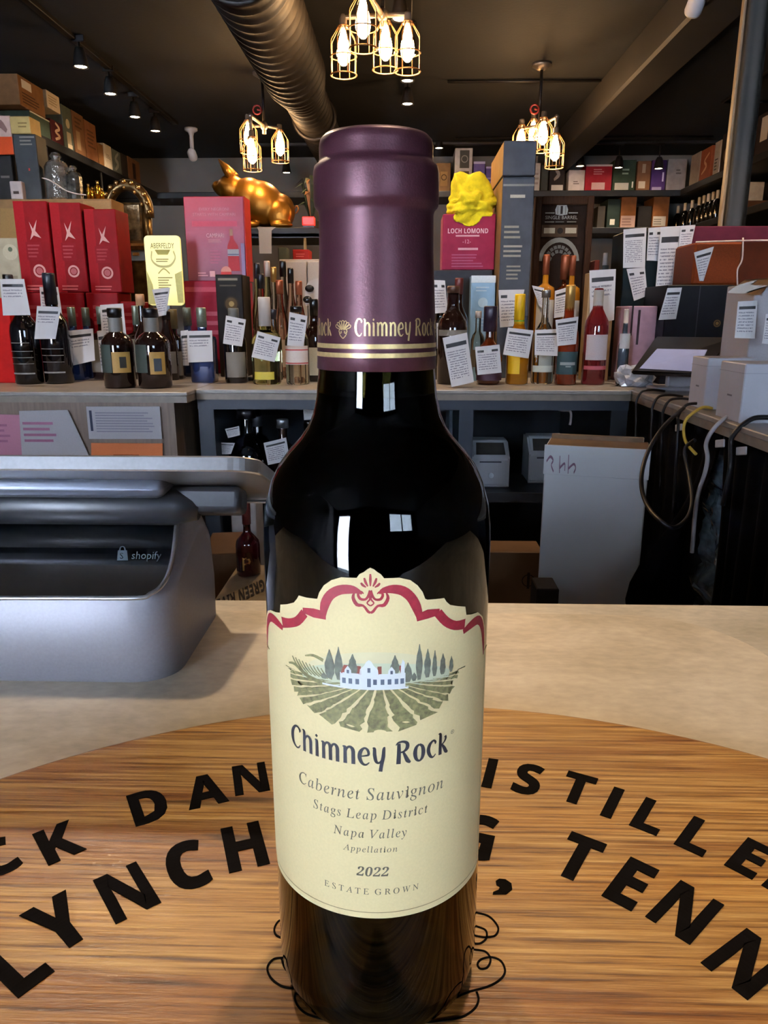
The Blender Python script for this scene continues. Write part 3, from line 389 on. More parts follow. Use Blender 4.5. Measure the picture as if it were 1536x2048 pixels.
# ------------------------------------------------------------------ counters
def marble(name, c0, c1, c2, rough):
    m = bpy.data.materials.new(name); m.use_nodes = True; nt = m.node_tree; B = nt.nodes['Principled BSDF']
    tc = nt.nodes.new('ShaderNodeTexCoord'); n1 = nt.nodes.new('ShaderNodeTexNoise'); n2 = nt.nodes.new('ShaderNodeTexNoise')
    mp = nt.nodes.new('ShaderNodeMapping'); mp.inputs['Scale'].default_value = (1, 1.8, 1); nt.links.new(tc.outputs['Object'], mp.inputs['Vector'])
    n1.inputs['Scale'].default_value = 9; n1.inputs['Detail'].default_value = 7; n1.inputs['Roughness'].default_value = .62; n1.inputs['Distortion'].default_value = .6
    n2.inputs['Scale'].default_value = 120; n2.inputs['Detail'].default_value = 3
    for n in (n1, n2): nt.links.new(mp.outputs['Vector'], n.inputs['Vector'])
    r = nt.nodes.new('ShaderNodeValToRGB'); e = r.color_ramp.elements
    e[0].position = .32; e[0].color = hx(c0) + (1,); e[1].position = .68; e[1].color = hx(c2) + (1,)
    k = e.new(.5); k.color = hx(c1) + (1,)
    nt.links.new(n1.outputs['Fac'], r.inputs['Fac'])
    mx = nt.nodes.new('ShaderNodeMix'); mx.data_type = 'RGBA'; mx.blend_type = 'OVERLAY'; mx.inputs[0].default_value = .25
    nt.links.new(r.outputs['Color'], mx.inputs[6]); nt.links.new(n2.outputs['Fac'], mx.inputs[7]); nt.links.new(mx.outputs[2], B.inputs['Base Color'])
    B.inputs['Roughness'].default_value = rough
    bp = nt.nodes.new('ShaderNodeBump'); bp.inputs['Strength'].default_value = .12; bp.inputs['Distance'].default_value = .001
    nt.links.new(n2.outputs['Fac'], bp.inputs['Height']); nt.links.new(bp.outputs['Normal'], B.inputs['Normal'])
    return m
stone = marble('mottled_beige_laminate', '#a39883', '#b5aa98', '#c6baa6', .42)
stone2 = marble('mottled_beige_mat', '#ab9d85', '#bfb099', '#d0c2ab', .36)
greyl = mat('grey_counter_laminate', '#8d8681', .38, var=.12, scale=40)
greye = mat('counter_edge_band', '#75695c', .5, var=.15, scale=40)
woodp = mat('brown_wood_laminate', '#6b5747', .5, var=.28, scale=9, stretch=(14, 14, 1))
navy = mat('navy_panel', '#1c2431', .5, var=.2, scale=5)
navyd = mat('dark_navy_panel', '#10141c', .6, var=.2, scale=5)
fc = empty('front_counter', (0, .1, 0)); tag(fc, 'near serving counter with mottled beige stone look top', 'counter')
b = MB(); b.box(-1.75, 1.35, -.38, .426, ZC - .034, ZC, stone, bev=.002); b.build('worktop', parent=fc)
b = MB(); b.box(-1.7, 1.3, -.3, .36, .08, ZC - .034, woodp); b.build('carcass', parent=fc)
b = MB(); b.box(-1.66, 1.26, -.26, .32, 0, .08, metal_black); b.build('plinth', parent=fc)
# thin inlaid counter mat with a rounded far right corner
mr = atZ(1560, 1340, ZC).x
b = MB(); R = .075; x0, x1, y0, y1 = -1.2, mr, -.2, atZ(1000, 1232, ZC).y; pts = [(x0, y0), (x1, y0)]
for i in range(13): a = math.pi / 2 * i / 12; pts.append((x1 - R + R * math.cos(a), y1 - R + R * math.sin(a)))
pts.append((x0, y1))
f = b.face([(x, y, ZC + .0004) for x, y in pts], stone2)
rr = bmesh.ops.extrude_face_region(b.bm, geom=[f]); bmesh.ops.translate(b.bm, verts=[v for v in rr['geom'] if isinstance(v, bmesh.types.BMVert)], vec=(0, 0, .0016))
mo = tag(b.build('counter_mat'), 'thin beige mottled mat with rounded corner lying on the near counter', 'mat')
ZM = ZC + .002

def counter(name, label, x0, x1, y0, y1, lip='y'):
    e = empty(name, ((x0 + x1) / 2, (y0 + y1) / 2, 0)); tag(e, label, 'counter'); ox, oy = e.location.x, e.location.y
    b = MB(); b.box(x0 - ox, x1 - ox, y0 - oy, y1 - oy, ZC - .012, ZC, greyl, bev=.002); b.build('worktop', parent=e)
    b = MB(); b.box(x0 - ox + .001, x1 - ox - .001, y0 - oy + .001, y1 - oy - .001, ZC - .030, ZC - .012, greye); b.build('edge_band', parent=e)
    return e, ox, oy
YL, YM, XS, XC = 2.085, 2.17, -.615, .655
lc, ox, oy = counter('back_counter', 'grey topped back counter stretch with brown wood grain front panel', -2.3, XS, YL, 2.98)
b = MB(); b.box(-2.28 - ox, XS - .045 - ox, YL + .02 - oy, 2.96 - oy, 0, ZC - .031, woodp); b.build('front_panel', parent=lc)
mc, ox, oy = counter('back_counter', 'grey topped middle back counter over open navy shelves', XS + .001, XC - .001, YM, 2.98)
def part(name, x0, x1, y0, y1, z0, z1, m, par, bev=0.0):
    b = MB(); b.box(x0 - par.location.x, x1 - par.location.x, y0 - par.location.y, y1 - par.location.y, z0, z1, m, bev); return b.build(name, parent=par)
part('back_panel', XS, XC, 2.93, 2.97, 0, ZC - .031, navy, mc)
part('post', XS, atY(432, 870, 2.2).x, YM + .02, 2.9, 0, ZC - .031, navy, mc)
part('post', atY(917, 870, 2.2).x, atY(945, 870, 2.2).x, YM + .02, 2.9, 0, ZC - .031, navy, mc)
part('post', XC - .05, XC - .002, YM + .02, 2.9, 0, ZC - .031, navyd, mc)
part('rail', XS, XC - .002, YM + .015, YM + .035, ZC - .060, ZC - .031, navy, mc)
ZS = .745
part('shelf', XS + .1, XC - .05, YM + .03, 2.93, ZS - .03, ZS, navyd, mc)
part('shelf', XS + .1, XC - .05, YM + .03, 2.93, .1, .13, navyd, mc)
rc, ox, oy = counter('back_counter', 'grey topped counter along the right with cables over its edge', XC, 1.5, 1.02, 2.98)
part('carcass', XC + .12, 1.48, 1.04, 2.96, 0, ZC - .031, navyd, rc)

# ------------------------------------------------------------------ barrel head
oak = bpy.data.materials.new('varnished_oak'); oak.use_nodes = True; nt = oak.node_tree; B = nt.nodes['Principled BSDF']
tc = nt.nodes.new('ShaderNodeTexCoord')
def nz(sc, detail, rough, strx, stry, dist=0):
    mp = nt.nodes.new('ShaderNodeMapping'); mp.inputs['Scale'].default_value = (strx, stry, 1); nt.links.new(tc.outputs['Object'], mp.inputs['Vector'])
    n = nt.nodes.new('ShaderNodeTexNoise'); n.inputs['Scale'].default_value = sc; n.inputs['Detail'].default_value = detail; n.inputs['Roughness'].default_value = rough; n.inputs['Distortion'].default_value = dist
    nt.links.new(mp.outputs['Vector'], n.inputs['Vector']); return n
g1 = nz(1, 5, .65, 14, 540, .12); g2 = nz(1, 3, .5, 3, 45, .3); g3 = nz(1, 2, .6, 8, 90, .4)
def ramp(src, *st):
    r = nt.nodes.new('ShaderNodeValToRGB'); e = r.color_ramp.elements
    while len(e) < len(st): e.new(.5)
    for k, (p, c) in zip(e, st): k.position = p; k.color = hx(c) + (1,)
    nt.links.new(src, r.inputs['Fac']); return r
r1 = ramp(g1.outputs['Fac'], (.33, '#5a3516'), (.44, '#96682f'), (.55, '#b58749'), (.70, '#d0a767'))
r2 = ramp(g2.outputs['Fac'], (.35, '#c49a70'), (.5, '#ffffff'), (.65, '#fff0d0'))
r3 = ramp(g3.outputs['Fac'], (.27, '#4a2a14'), (.34, '#ffffff'))
def mul(a, bb, fac):
    m = nt.nodes.new('ShaderNodeMix'); m.data_type = 'RGBA'; m.blend_type = 'MULTIPLY'; m.inputs[0].default_value = fac
    nt.links.new(a, m.inputs[6]); nt.links.new(bb, m.inputs[7]); return m.outputs[2]
nt.links.new(mul(mul(r1.outputs['Color'], r2.outputs['Color'], .8), r3.outputs['Color'], .75), B.inputs['Base Color'])
B.inputs['Roughness'].default_value = .36
bp = nt.nodes.new('ShaderNodeBump'); bp.inputs['Strength'].default_value = .5; bp.inputs['Distance'].default_value = .0014
nt.links.new(g1.outputs['Fac'], bp.inputs['Height']); nt.links.new(bp.outputs['Normal'], B.inputs['Normal'])
dc = Vector((.0133, .051, ZM))
bh = empty('barrel_head', dc, (0, 0, 0)); tag(bh, 'round oak barrel head with black lettering lying under the wine bottle', 'barrel head')
b = MB(); T = ZW - ZM; Rd = .3015
b.lathe([(0, 0), (Rd - .004, 0), (Rd, .003), (Rd, T - .003), (Rd - .001, T - .001), (Rd - .0035, T), (0, T)], 160, m=oak, smooth=False)
b.build('oak_board', parent=bh)
ink = mat('burnt_black_ink', '#0e0a08', .95, var=.5, scale=300, stretch=(.1, 3, 1), spec=.06)
def letter(ch, px, py, cx, cy, h, sx=1.0):
    p = atZ(px, py, ZW); ang = math.atan2(p.x - cx, p.y - cy)
    V, Tt, w = text(ch, 'b') if ch != 'I' else ([(0, 0), (.22, 0), (.22, 1), (0, 1)], [(0, 1, 2, 3)], .22); b = MB(); ys = [v[1] for v in V]; my = .5
    xs = [v[0] for v in V]; mx = (min(xs) + max(xs)) / 2; push = {}
    vs = [b.bm.verts.new(((x - mx) * h * sx, (y - my) * h, 0)) for x, y in V]
    for t in Tt:
        try: b.bm.faces.new([vs[i] for i in t])
        except ValueError: pass
    # heavy brand: push the outline outwards
    for v in {v for ed in b.bm.edges if len(ed.link_faces) == 1 for v in ed.verts}:
        out = Vector((0, 0, 0))
        for ed in v.link_edges:
            if len(ed.link_faces) != 1: continue
            d = ed.verts[1].co - ed.verts[0].co; nn = Vector((-d.y, d.x, 0)).normalized()
            if nn.dot(ed.link_faces[0].calc_center_median() - (ed.verts[0].co + ed.verts[1].co) / 2) > 0: nn = -nn
            out += nn
        push[v] = (out.normalized() if out.length > 1 else out) * h * (.030 if ch not in 'N,' else .016)
    for v, o in push.items(): v.co += o
    g = bmesh.ops.extrude_face_region(b.bm, geom=list(b.bm.faces)); bmesh.ops.translate(b.bm, verts=[v for v in g['geom'] if isinstance(v, bmesh.types.BMVert)], vec=(0, 0, .0003))
    b.build('letter', ink, bh, (p.x - dc.x, p.y - dc.y, T), (0, 0, -ang))
LU = [('C', -8, 1716), ('K', 118, 1684), ('D', 297, 1612), ('A', 411, 1581), ('N', 501, 1557), ('I', 562, 1546), ('E', 620, 1540), ('L', 690, 1536), ('D', 905, 1541), ('I', 980, 1546), ('S', 1056, 1558), ('T', 1155, 1577), ('I', 1225, 1605), ('L', 1302, 1632), ('L', 1396, 1672), ('E', 1500, 1716), ('R', 1590, 1765)]
LL = [('L', 30, 1928), ('Y', 118, 1845), ('N', 253, 1783), ('C', 374, 1730), ('H', 489, 1692), ('B', 590, 1672), ('U', 700, 1662), ('R', 830, 1662), ('G', 950, 1672), ('T', 1157, 1715), ('E', 1262, 1766), ('N', 1370, 1822), ('N', 1494, 1925)]
for ch, x, y in LU: letter(ch, x, y, -.011, .100, .0212, .76)
for ch, x, y in LL: letter(ch, x, y, -.011, .110, .0245, .70)
p = atZ(1021, 1716, ZW); letter(',', 1023, 1733, -.011, .11, .024, 1.3)
SCR = [[(940, 1822), (955, 1826), (979, 1834), (996, 1855), (991, 1871), (973, 1875), (955, 1873), (940, 1868)],
 [(940, 1848), (953, 1853), (971, 1861), (973, 1876), (963, 1886), (953, 1888), (940, 1886)],
 [(935, 1898), (950, 1900), (971, 1904), (981, 1919), (975, 1935), (961, 1938), (955, 1929), (963, 1919), (983, 1915), (1002, 1923), (1010, 1943), (1000, 1960), (975, 1974), (936, 1985), (905, 1999)],
 [(953, 1984), (957, 2000), (949, 2018), (925, 2034), (885, 2042), (850, 2045)],
 [(570, 1838), (557, 1843), (549, 1857), (551, 1869), (562, 1876), (575, 1880)],
 [(580, 1915), (566, 1916), (547, 1919), (535, 1935), (541, 1955), (562, 1972), (592, 1978), (615, 1978)],
 [(563, 1916), (568, 1933), (577, 1945)],
 [(592, 1985), (590, 1998), (597, 2014), (613, 2028), (640, 2037), (690, 2048)]]
for L in SCR:
    P = smooth([atZ(x, y, ZW) for x, y in L], 6)
    pts = []; b = MB(); w = .00032; prev = None
    for i, q in enumerate(P):
        a = P[max(i - 1, 0)]; c = P[min(i + 1, len(P) - 1)]; d = (c - a); nrm = Vector((-d.y, d.x, 0)).normalized() * w
        row = [b.bm.verts.new((q.x - dc.x + s * nrm.x, q.y - dc.y + s * nrm.y, T + zz)) for s, zz in ((-1, 0), (-1, .00025), (1, .00025), (1, 0))]
        if prev:
            for k in range(3): b.bm.faces.new([prev[k], row[k], row[k + 1], prev[k + 1]])
        prev = row
    b.build('scroll_line', ink, bh)

# ------------------------------------------------------------------ wine bottle
ax = Vector((-.0073, .1922, ZW))
wb = empty('wine_bottle', ax, (0, 0, math.atan2(-ax.x, ax.y))); tag(wb, 'half bottle of red wine with cream label standing on the oak barrel head', 'bottle')
wb.rotation_euler = (0, 0, math.atan2(.0073, .1922) * 1.0)
glass_w = mat('olive_bottle_glass', '#3d3818', .02, var=0, spec=.3, trans=1.0, ior=1.42)
wine_m = mat('dark_red_wine', '#080203', .9, var=0, spec=.0)
outer = [(0, .0015), (.020, .0008), (.0250, 0), (.0272, .0006), (.0292, .0026), (.0301, .0062), (.0305, .011), (.0305, .140), (.0303, .1445), (.0296, .1500), (.0279, .1560), (.0258, .1602), (.0230, .1640), (.0200, .1672), (.0180, .1700), (.0165, .1735), (.0155, .1780), (.0149, .1840), (.0145, .195), (.0136, .215), (.0128, .232), (.0124, .2370)]
inner = [(.0100, .2372), (.0098, .225), (.0104, .205), (.0108, .190), (.0112, .184), (.0120, .178), (.0132, .173), (.0150, .1690), (.0176, .1648), (.0205, .161), (.0234, .157), (.0256, .152), (.0272, .147), (.0279, .142), (.0280, .012), (.026, .007), (0, .009)]
b = MB(); b.lathe(outer + inner, 96, m=glass_w); b.build('glass_body', parent=wb)
WL = .1785
wp = [(r + .0002, z) for r, z in inner if z < WL][::-1]
b = MB(); b.lathe([(0, .0088)] + wp[1:] + [(.0121, WL), (0, WL)], 72, m=wine_m); b.build('wine', parent=wb)
cork = mat('cork_stopper', '#6b4a2c', .8, var=.3, scale=300); b = MB(); b.lathe([(0, .198), (.0098, .198), (.0097, .236), (0, .236)], 24, m=cork); b.build('cork', parent=wb)
plum = mat('plum_foil', '#48252f', .4, .5, var=.10, scale=900, bump=.06, bscale=2500)
gold = mat('gold_foil_print', '#cbb27a', .36, .55, var=.12, scale=900)
cp = [(.01505, .1850), (.01515, .1851), (.0150, .1905), (.0146, .2000), (.0140, .2130), (.0139, .2212), (.0141, .2222), (.01495, .2232), (.0151, .2243), (.0151, .2306), (.0148, .2320), (.0138, .2328), (.01355, .2336), (.0136, .2362), (.0133, .2378), (.0124, .2387), (.0112, .2386), (.0108, .2380), (0, .2378)]
b = MB(); b.lathe(cp, 96, m=plum); cap = b.build('capsule', parent=wb)
def capr(z):
    pr = cp[1:6]
    for (r0, z0), (r1, z1) in zip(pr, pr[1:]):
        if z0 <= z <= z1: return r0 + (r1 - r0) * (z - z0) / (z1 - z0)
    return .0148
def cput(b, V, Tt, m, rf, sc=1.0, u0=0.0, z0=0.0, sx=1.0):
    """lay flat shapes (mm) round the bottle"""
    idx = []
    for x, y in V:
        u = (u0 + x * sc * sx) / 1000; z = (z0 + y * sc) / 1000; r = rf(z) if callable(rf) else rf; a = u / r
        idx.append(b.bm.verts.new((r * math.sin(a), -r * math.cos(a), z)))
    mi = b.mi(m)
    for t in Tt:
        try: f = b.bm.faces.new([idx[i] for i in t]); f.material_index = mi; f.smooth = True
        except ValueError: pass
crf = lambda z: capr(z) + .00006
b = MB()
for z0, z1 in ((.1882, .1893), (.1903, .1914)):
    b.lathe([(crf(z0), z0), (crf(z1), z1)], 96, m=gold)
b.build('gold_band', parent=cap)
b = MB(); V, Tt, w = nouveau('Chimney Rock')
cput(b, V, Tt, gold, crf, 3.0, -5.2, 193.25, 22.6 / (w * 3.0)); cput(b, V, Tt, gold, crf, 3.0, -34.6, 193.25, 22.6 / (w * 3.0))
def leaf(cx, cy, ang, l, w):
    o, i_ = [], []
    for k in range(17):
        t = k / 16; a = math.pi * 2 * t
        x, y = w * math.sin(a) * (1.15 - .5 * math.cos(a)) * .5, l * .5 * (1 - math.cos(a))
        ca, sa = math.cos(ang), math.sin(ang); o.append((cx + x * ca - y * sa, cy + x * sa + y * ca))
        x, y = x * .55, l * .14 + y * .78; i_.append((cx + x * ca - y * sa, cy + x * sa + y * ca))
    return o + i_, [(k, k + 1, 18 + k, 17 + k) for k in range(16)]
def shell(b, u0, z0, s, m, rf, rays=7):
    for k in range(rays):
        a = (k - (rays - 1) / 2) * math.radians(150 / rays); V, Tt = leaf(math.sin(-a) * -.15, .0, -a, 1.0 if abs(a) < 1.2 else .85, .34); cput(b, V, Tt, m, rf, s, u0, z0)
    for sg in (-1, 1):
        V, Tt = ribbon([(sg * .06, -.05, .1), (sg * .42, .02, .1), (sg * .52, -.25, .1), (sg * .3, -.42, .1), (sg * .18, -.26, .09), (sg * .32, -.2, .07)]); cput(b, V, Tt, m, rf, s, u0, z0)
        V, Tt = ribbon([(sg * .5, -.42, .08), (sg * .3, -.72, .1), (0, -.98, .09)]); cput(b, V, Tt, m, rf, s, u0, z0)
shell(b, -8.4, 194.75, 2.15, gold, crf); shell(b, 20.6, 194.75, 2.15, gold, crf)
b.build('gold_lettering', parent=cap)
# paper label
paper = mat('cream_label_paper', '#dccb98', .75, var=.03, scale=1500, bump=.05, bscale=3000)
TOP = [(-43, 106), (-41.8, 114), (-40.8, 117.5), (-39.6, 120.2), (-37.3, 122.9), (-34.2, 124.3), (-30.5, 125), (-28.4, 125.6), (-28.0, 127.9), (-25, 128.9), (-22.3, 130.1), (-21.2, 131.3), (-20.5, 132.4), (-18, 132.4), (-14.9, 132.7), (-14.3, 134.4), (-13, 136.4), (-11, 138.0), (-8.5, 139.0), (-4.8, 139.1), (-4.1, 140.1), (-3.1, 140.6), (-2.3, 141.3), (-1.6, 141.7), (-.7, 141.3), (.1, 140.6), (.9, 140.1), (1.6, 139.1), (5.2, 139.1), (7.8, 138.3), (9.6, 136.8), (10.9, 135), (11.7, 132.9), (14.5, 132.6), (16.9, 132.4), (17.6, 131.3), (18.8, 130.2), (21.5, 129.2), (24.3, 128.3), (24.7, 126), (27, 125.4), (30.3, 124.9), (33.4, 122.6), (35.4, 119.2), (37, 114), (38.5, 106)]
def top(u):
    for (a, za), (c, zc_) in zip(TOP, TOP[1:]):
        if a <= u <= c: return za + (zc_ - za) * (u - a) / (c - a)
    return 106
def bot(u):
    e = max(0, abs(u + 1) - 36) / 5
    return 43.4 + .3 * math.cos(u / 20) + (1 - math.sqrt(max(0, 1 - min(e, 1) ** 2))) * 5
RL = .03075
b = MB(); us = sorted(set([t[0] for t in TOP] + [-43 + i * .6 for i in range(137) if -43 + i * .6 < 38.5])); us = [u for i, u in enumerate(us) if i == 0 or u - us[i - 1] > .12]; pv = None
for u in us:
    zt, zb = top(u), bot(u)
    row = [b.bm.verts.new((RL * math.sin(u / 1000 / RL), -RL * math.cos(u / 1000 / RL), (zb + (zt - zb) * k / 6) / 1000)) for k in range(7)]
    if pv:
        for k in range(6): f = b.bm.faces.new([pv[k], row[k], row[k + 1], pv[k + 1]]); f.smooth = True
    pv = row
lab = b.build('paper_label', paper, wb)
RP = RL + .00008
inkd = mat('label_ink_navy', '#262730', .6, var=.1); inkg = mat('label_ink_grey', '#5d584a', .65, var=.1)
red = mat('label_red', '#8d1a2c', .6, var=.18, scale=700); line = mat('label_line', '#8c7c56', .6, var=.05)
b = MB()
def band(pts, w, m, r=RP):
    n = len(pts); V, Tt = [], []
    for x, y in pts: V += [(x, y - w / 2), (x, y + w / 2)]
    for i in range(n - 1): Tt.append((2 * i, 2 * i + 2, 2 * i + 3, 2 * i + 1))
    cput(b, V, Tt, m, r)
band([(-41.2 + i * 1.0, bot(-41.2 + i * 1.0 * .97) + 1.9) for i in range(79)], .22, line)
for u, zt in ((-41.6, 112), (36.6, 112)):
    cput(b, [(u - .12, 46), (u + .12, 46), (u + .12, 80), (u - .12, 80), (u + .12, zt), (u - .12, zt)], [(0, 1, 2, 3), (3, 2, 4, 5)], line, RP)
b.build('border_line', parent=lab)
b = MB()
def rib(pts, m=red, k=3, s=None):
    V, Tt = ribbon(pts, k); cput(b, V, Tt, m, s or RP)
W = 2.1
rib([(-40.2, 110.5, .6), (-39.4, 115, 1.5), (-37.6, 119.5, 1.9), (-34.6, 122.2, W), (-31, 122.6, W), (-27.2, 121.8, 1.2)])
rib([(-27.4, 123.4, 2.6), (-24.2, 124.2, W), (-21.2, 125.6, W), (-18.8, 128.3, W)]); rib([(-19.3, 128.9, 1.2), (-16, 128.9, W), (-12.6, 128.8, 1.8)], k=1)
rib([(-13.4, 128.4, 1.2), (-12.9, 131.5, W), (-11.4, 134.2, W), (-9, 135.8, W), (-6.2, 136.2, 1.9), (-4.4, 135.8, 1.0), (-3.6, 135.2, .4)])
rib([(.4, 135.4, .4), (1.4, 136.1, 1.2), (3.6, 136.4, 1.9), (6, 135.8, W), (8, 134, W), (9.4, 131.4, W), (10.3, 128.6, 1.4)])
rib([(9.4, 128.6, 1.6), (12.4, 129.2, W), (15.6, 129.2, 1.4)], k=1); rib([(15.2, 129, W), (17.6, 126.2, W), (20.6, 124.4, W), (24.2, 123.8, 2.4)])
rib([(23.6, 121.8, 1.2), (27.4, 122.8, W), (30.8, 122.6, W), (33.4, 119.8, 1.9), (34.8, 115.2, 1.5), (35.4, 111, .6)])
C0 = -1.6
for a, l in ((-58, 2.6), (-30, 3.0), (0, 3.6), (30, 3.0), (58, 2.6)):
    t = math.radians(a); V, Tt = ribbon([(C0 + math.sin(t) * 1.2, 136.6 + math.cos(t) * .6, .25), (C0 + math.sin(t) * (1.2 + l * .35), 136.6 + math.cos(t) * l * .6, .55), (C0 + math.sin(t) * (1.0 + l * .62), 136.6 + math.cos(t) * l, .35)]); cput(b, V, Tt, red, RP)
for s in (-1, 1):
    rib([(C0 + s * .2, 136.2, .3), (C0 + s * .5, 134.8, .5), (C0 + s * 1.2, 133.9, .5), (C0 + s * 2.4, 134.0, .6), (C0 + s * 2.9, 135.1, .55), (C0 + s * 2.2, 135.8, .4), (C0 + s * 1.6, 135.3, .25)])
    rib([(C0 + s * 3.7, 135.6, .3), (C0 + s * 4.1, 134.2, .7), (C0 + s * 3.2, 132.5, .8), (C0 + s * 1.7, 132.3, .5), (C0 + s * .6, 130.9, .6), (C0, 130.6, .5)])
    rib([(C0, 136, .5), (C0 + s * .3, 135, .5), (C0 + s * .1, 134, .4), (C0 + s * .8, 133, .3), (C0, 132.3, .3)])
b.build('red_scroll_print', parent=lab)
# vineyard picture
rnd = random.Random(5)
sky = mat('label_sky_tint', '#d6cca2', .7, var=.06, scale=150); sky2 = mat('label_sky_blue', '#c2c8aa', .7, var=.08, scale=200)
vine = mat('label_vine_green', '#6f6b44', .7, var=.55, scale=900); vined = mat('label_cypress', '#5b5e50', .7, var=.4, scale=900)
whit = mat('label_house_white', '#dfe4e2', .6, var=.04); roof = mat('label_roof', '#7a3a2c', .7, var=.25, scale=900); blu = mat('label_window', '#4a5464', .6, var=.1)
b = MB()
for m, hh, r in ((sky, 8.5, RP), (sky2, 5.6, RP + .00002)):
    xs = [-20 + i for i in range(40)]
    V = [(x, 111) for x in xs] + [(x, 112 + hh * max(0, 1 - ((x + .5) / 20.5) ** 2) ** .7) for x in xs]; cput(b, V, [(i, i + 1, 41 + i, 40 + i) for i in range(39)], m, r)
EX, EZ, EA, EB = -1.5, 112.0, 23.8, 13.3; VX, VZ = 0.5, 114.2
def edge(t):
    dxx = t; dz_ = -1.0; lo, hi = 0, 60.0
    for _ in range(40):
        mid = (lo + hi) / 2; x, z = VX + dxx * mid, VZ + dz_ * mid
        if ((x - EX) / EA) ** 2 + ((z - EZ) / EB) ** 2 < 1 or z > EZ: lo = mid
        else: hi = mid
    return lo
def vrow(t0, t1):
    k0, k1 = edge(t0), edge(t1); s0 = 2.3; N = 14; V, Tt = [], []
    for i in range(N + 1):
        for t, k in ((t0, k0), (t1, k1)):
            q = s0 + (k * (.94 + rnd.random() * .08) - s0) * i / N; j = (rnd.random() - .5) * .05 * (.4 + i / N) * abs(t1 - t0) * 4
            V.append((VX + (t + j) * q, VZ - q + (rnd.random() - .5) * .25 * i / N))
    for i in range(N): Tt.append((2 * i, 2 * i + 1, 2 * i + 3, 2 * i + 2))
    cput(b, V, Tt, vine, RP + .00004)
for k in range(-5, 6): vrow(k * .52 - .21, k * .52 + .19)
for t0, t1 in ((2.65, 3.2), (3.5, 4.3), (4.8, 6.0), (6.8, 9.0), (10.5, 17)): vrow(t0, t1); vrow(-t1 * 1.05, -t0 * 1.05)
for i in range(9):
    x = -23.5 + i * 1.15; rib([(x, 115.6 - i * .1, .3), (x + 1.2, 114 - i * .1, .4), (x + 3.0, 112.4, .3)], vine, 2, RP + .00003)
rib([(-25, 113.2, .4), (-22.6, 113.6, .7), (-18, 111.6, 1.0), (-13, 110.9, .8)], vine, 3, RP + .00005)
rib([(-19, 117, .3), (-16.4, 117.7, .6), (-13.6, 117, .8)], vine, 3, RP + .00003)
def cyp(u, z0, z1, w):
    pts = [(0, 0)]; P = []
    for i in range(11):
        t = i / 10; ww = w * (math.sin(math.pi * min(1, t * .9 + .12)) ** .8) * (1 - .25 * t) * (.85 + rnd.random() * .3); P.append((u, z0 + (z1 - z0) * t, max(.15, ww * 1.0)))
    V, Tt = ribbon(P, 2); cput(b, V, Tt, vined, RP + .00006)
for u, z0, z1, w in ((-11.9, 112.6, 120.3, 2.4), (-9.5, 112.6, 121.3, 2.0), (-6.0, 114, 119.8, 2.2), (4.2, 114, 119.6, 2.0), (7.4, 112.2, 117.4, 2.0), (10.3, 112.4, 121.8, 1.7), (12.5, 112.6, 120.2, 1.7), (14.5, 112.5, 119.4, 1.3), (16.9, 112.4, 118.0, 1.7), (19.6, 112.3, 116.6, 1.3), (9, 112.3, 114.5, 1.4), (-13.5, 112.2, 113.8, 1.6)): cyp(u, z0, z1, w)
RH = RP + .00008
def poly(pts, m, r): cput(b, pts, [tuple(range(len(pts)))], m, r)
for i in range(8): poly([(-9.2 + i * 2, 111.0), (-7.2 + i * 2, 111.0), (-7.2 + i * 2, 114.8), (-9.2 + i * 2, 114.8)], whit, RH)
poly([(-9, 114.6), (-4, 114.6), (-4, 116.8), (-8.2, 116.8)], roof, RH + .00002); poly([(0, 114.6), (6.6, 114.6), (6.0, 116.8), (0, 116.8)], roof, RH + .00002)
poly([(-4.4, 114), (.3, 114), (.1, 116), (-.9, 117), (-1.4, 118), (-2.05, 118.5), (-2.7, 118), (-3.2, 117), (-4.2, 116)], whit, RH + .00003)
for u in (-7.2, 3.4): poly([(u - .9, 114.4), (u + .9, 114.4), (u + .8, 115.6), (u, 116.7), (u - .8, 115.6)], whit, RH + .00004)
poly([(5.6, 114), (6.6, 114), (6.6, 117.6), (6.1, 118.4), (5.7, 117)], whit, RH + .00004)
for u in (-8.2, -6.6, -4.9, -.6, 1.2, 2.9, 4.6, 6.0): poly([(u - .45, 112), (u + .45, 112), (u + .45, 113.4), (u - .45, 113.4)], blu, RH + .00005)
for u in (-7.2, 3.4): poly([(u - .3, 114.7), (u + .3, 114.7), (u + .3, 115.6), (u - .3, 115.6)], blu, RH + .00006)
poly([(-2.5, 111.4), (-1.6, 111.4), (-1.6, 113.6), (-2.5, 113.6)], blu, RH + .00005); poly([(-2.4, 115.2), (-1.7, 115.2), (-1.7, 116.4), (-2.4, 116.4)], blu, RH + .00006)
for i in range(9): poly([(-14 + i * 2.4, 110.6), (-11.6 + i * 2.4, 110.6), (-11.6 + i * 2.4, 111.1), (-14 + i * 2.4, 111.1)], whit, RH + .00002)
b.build('vineyard_print', parent=lab)
b = MB()
V, Tt, w = nouveau('Chimney Rock'); sc = 4.75
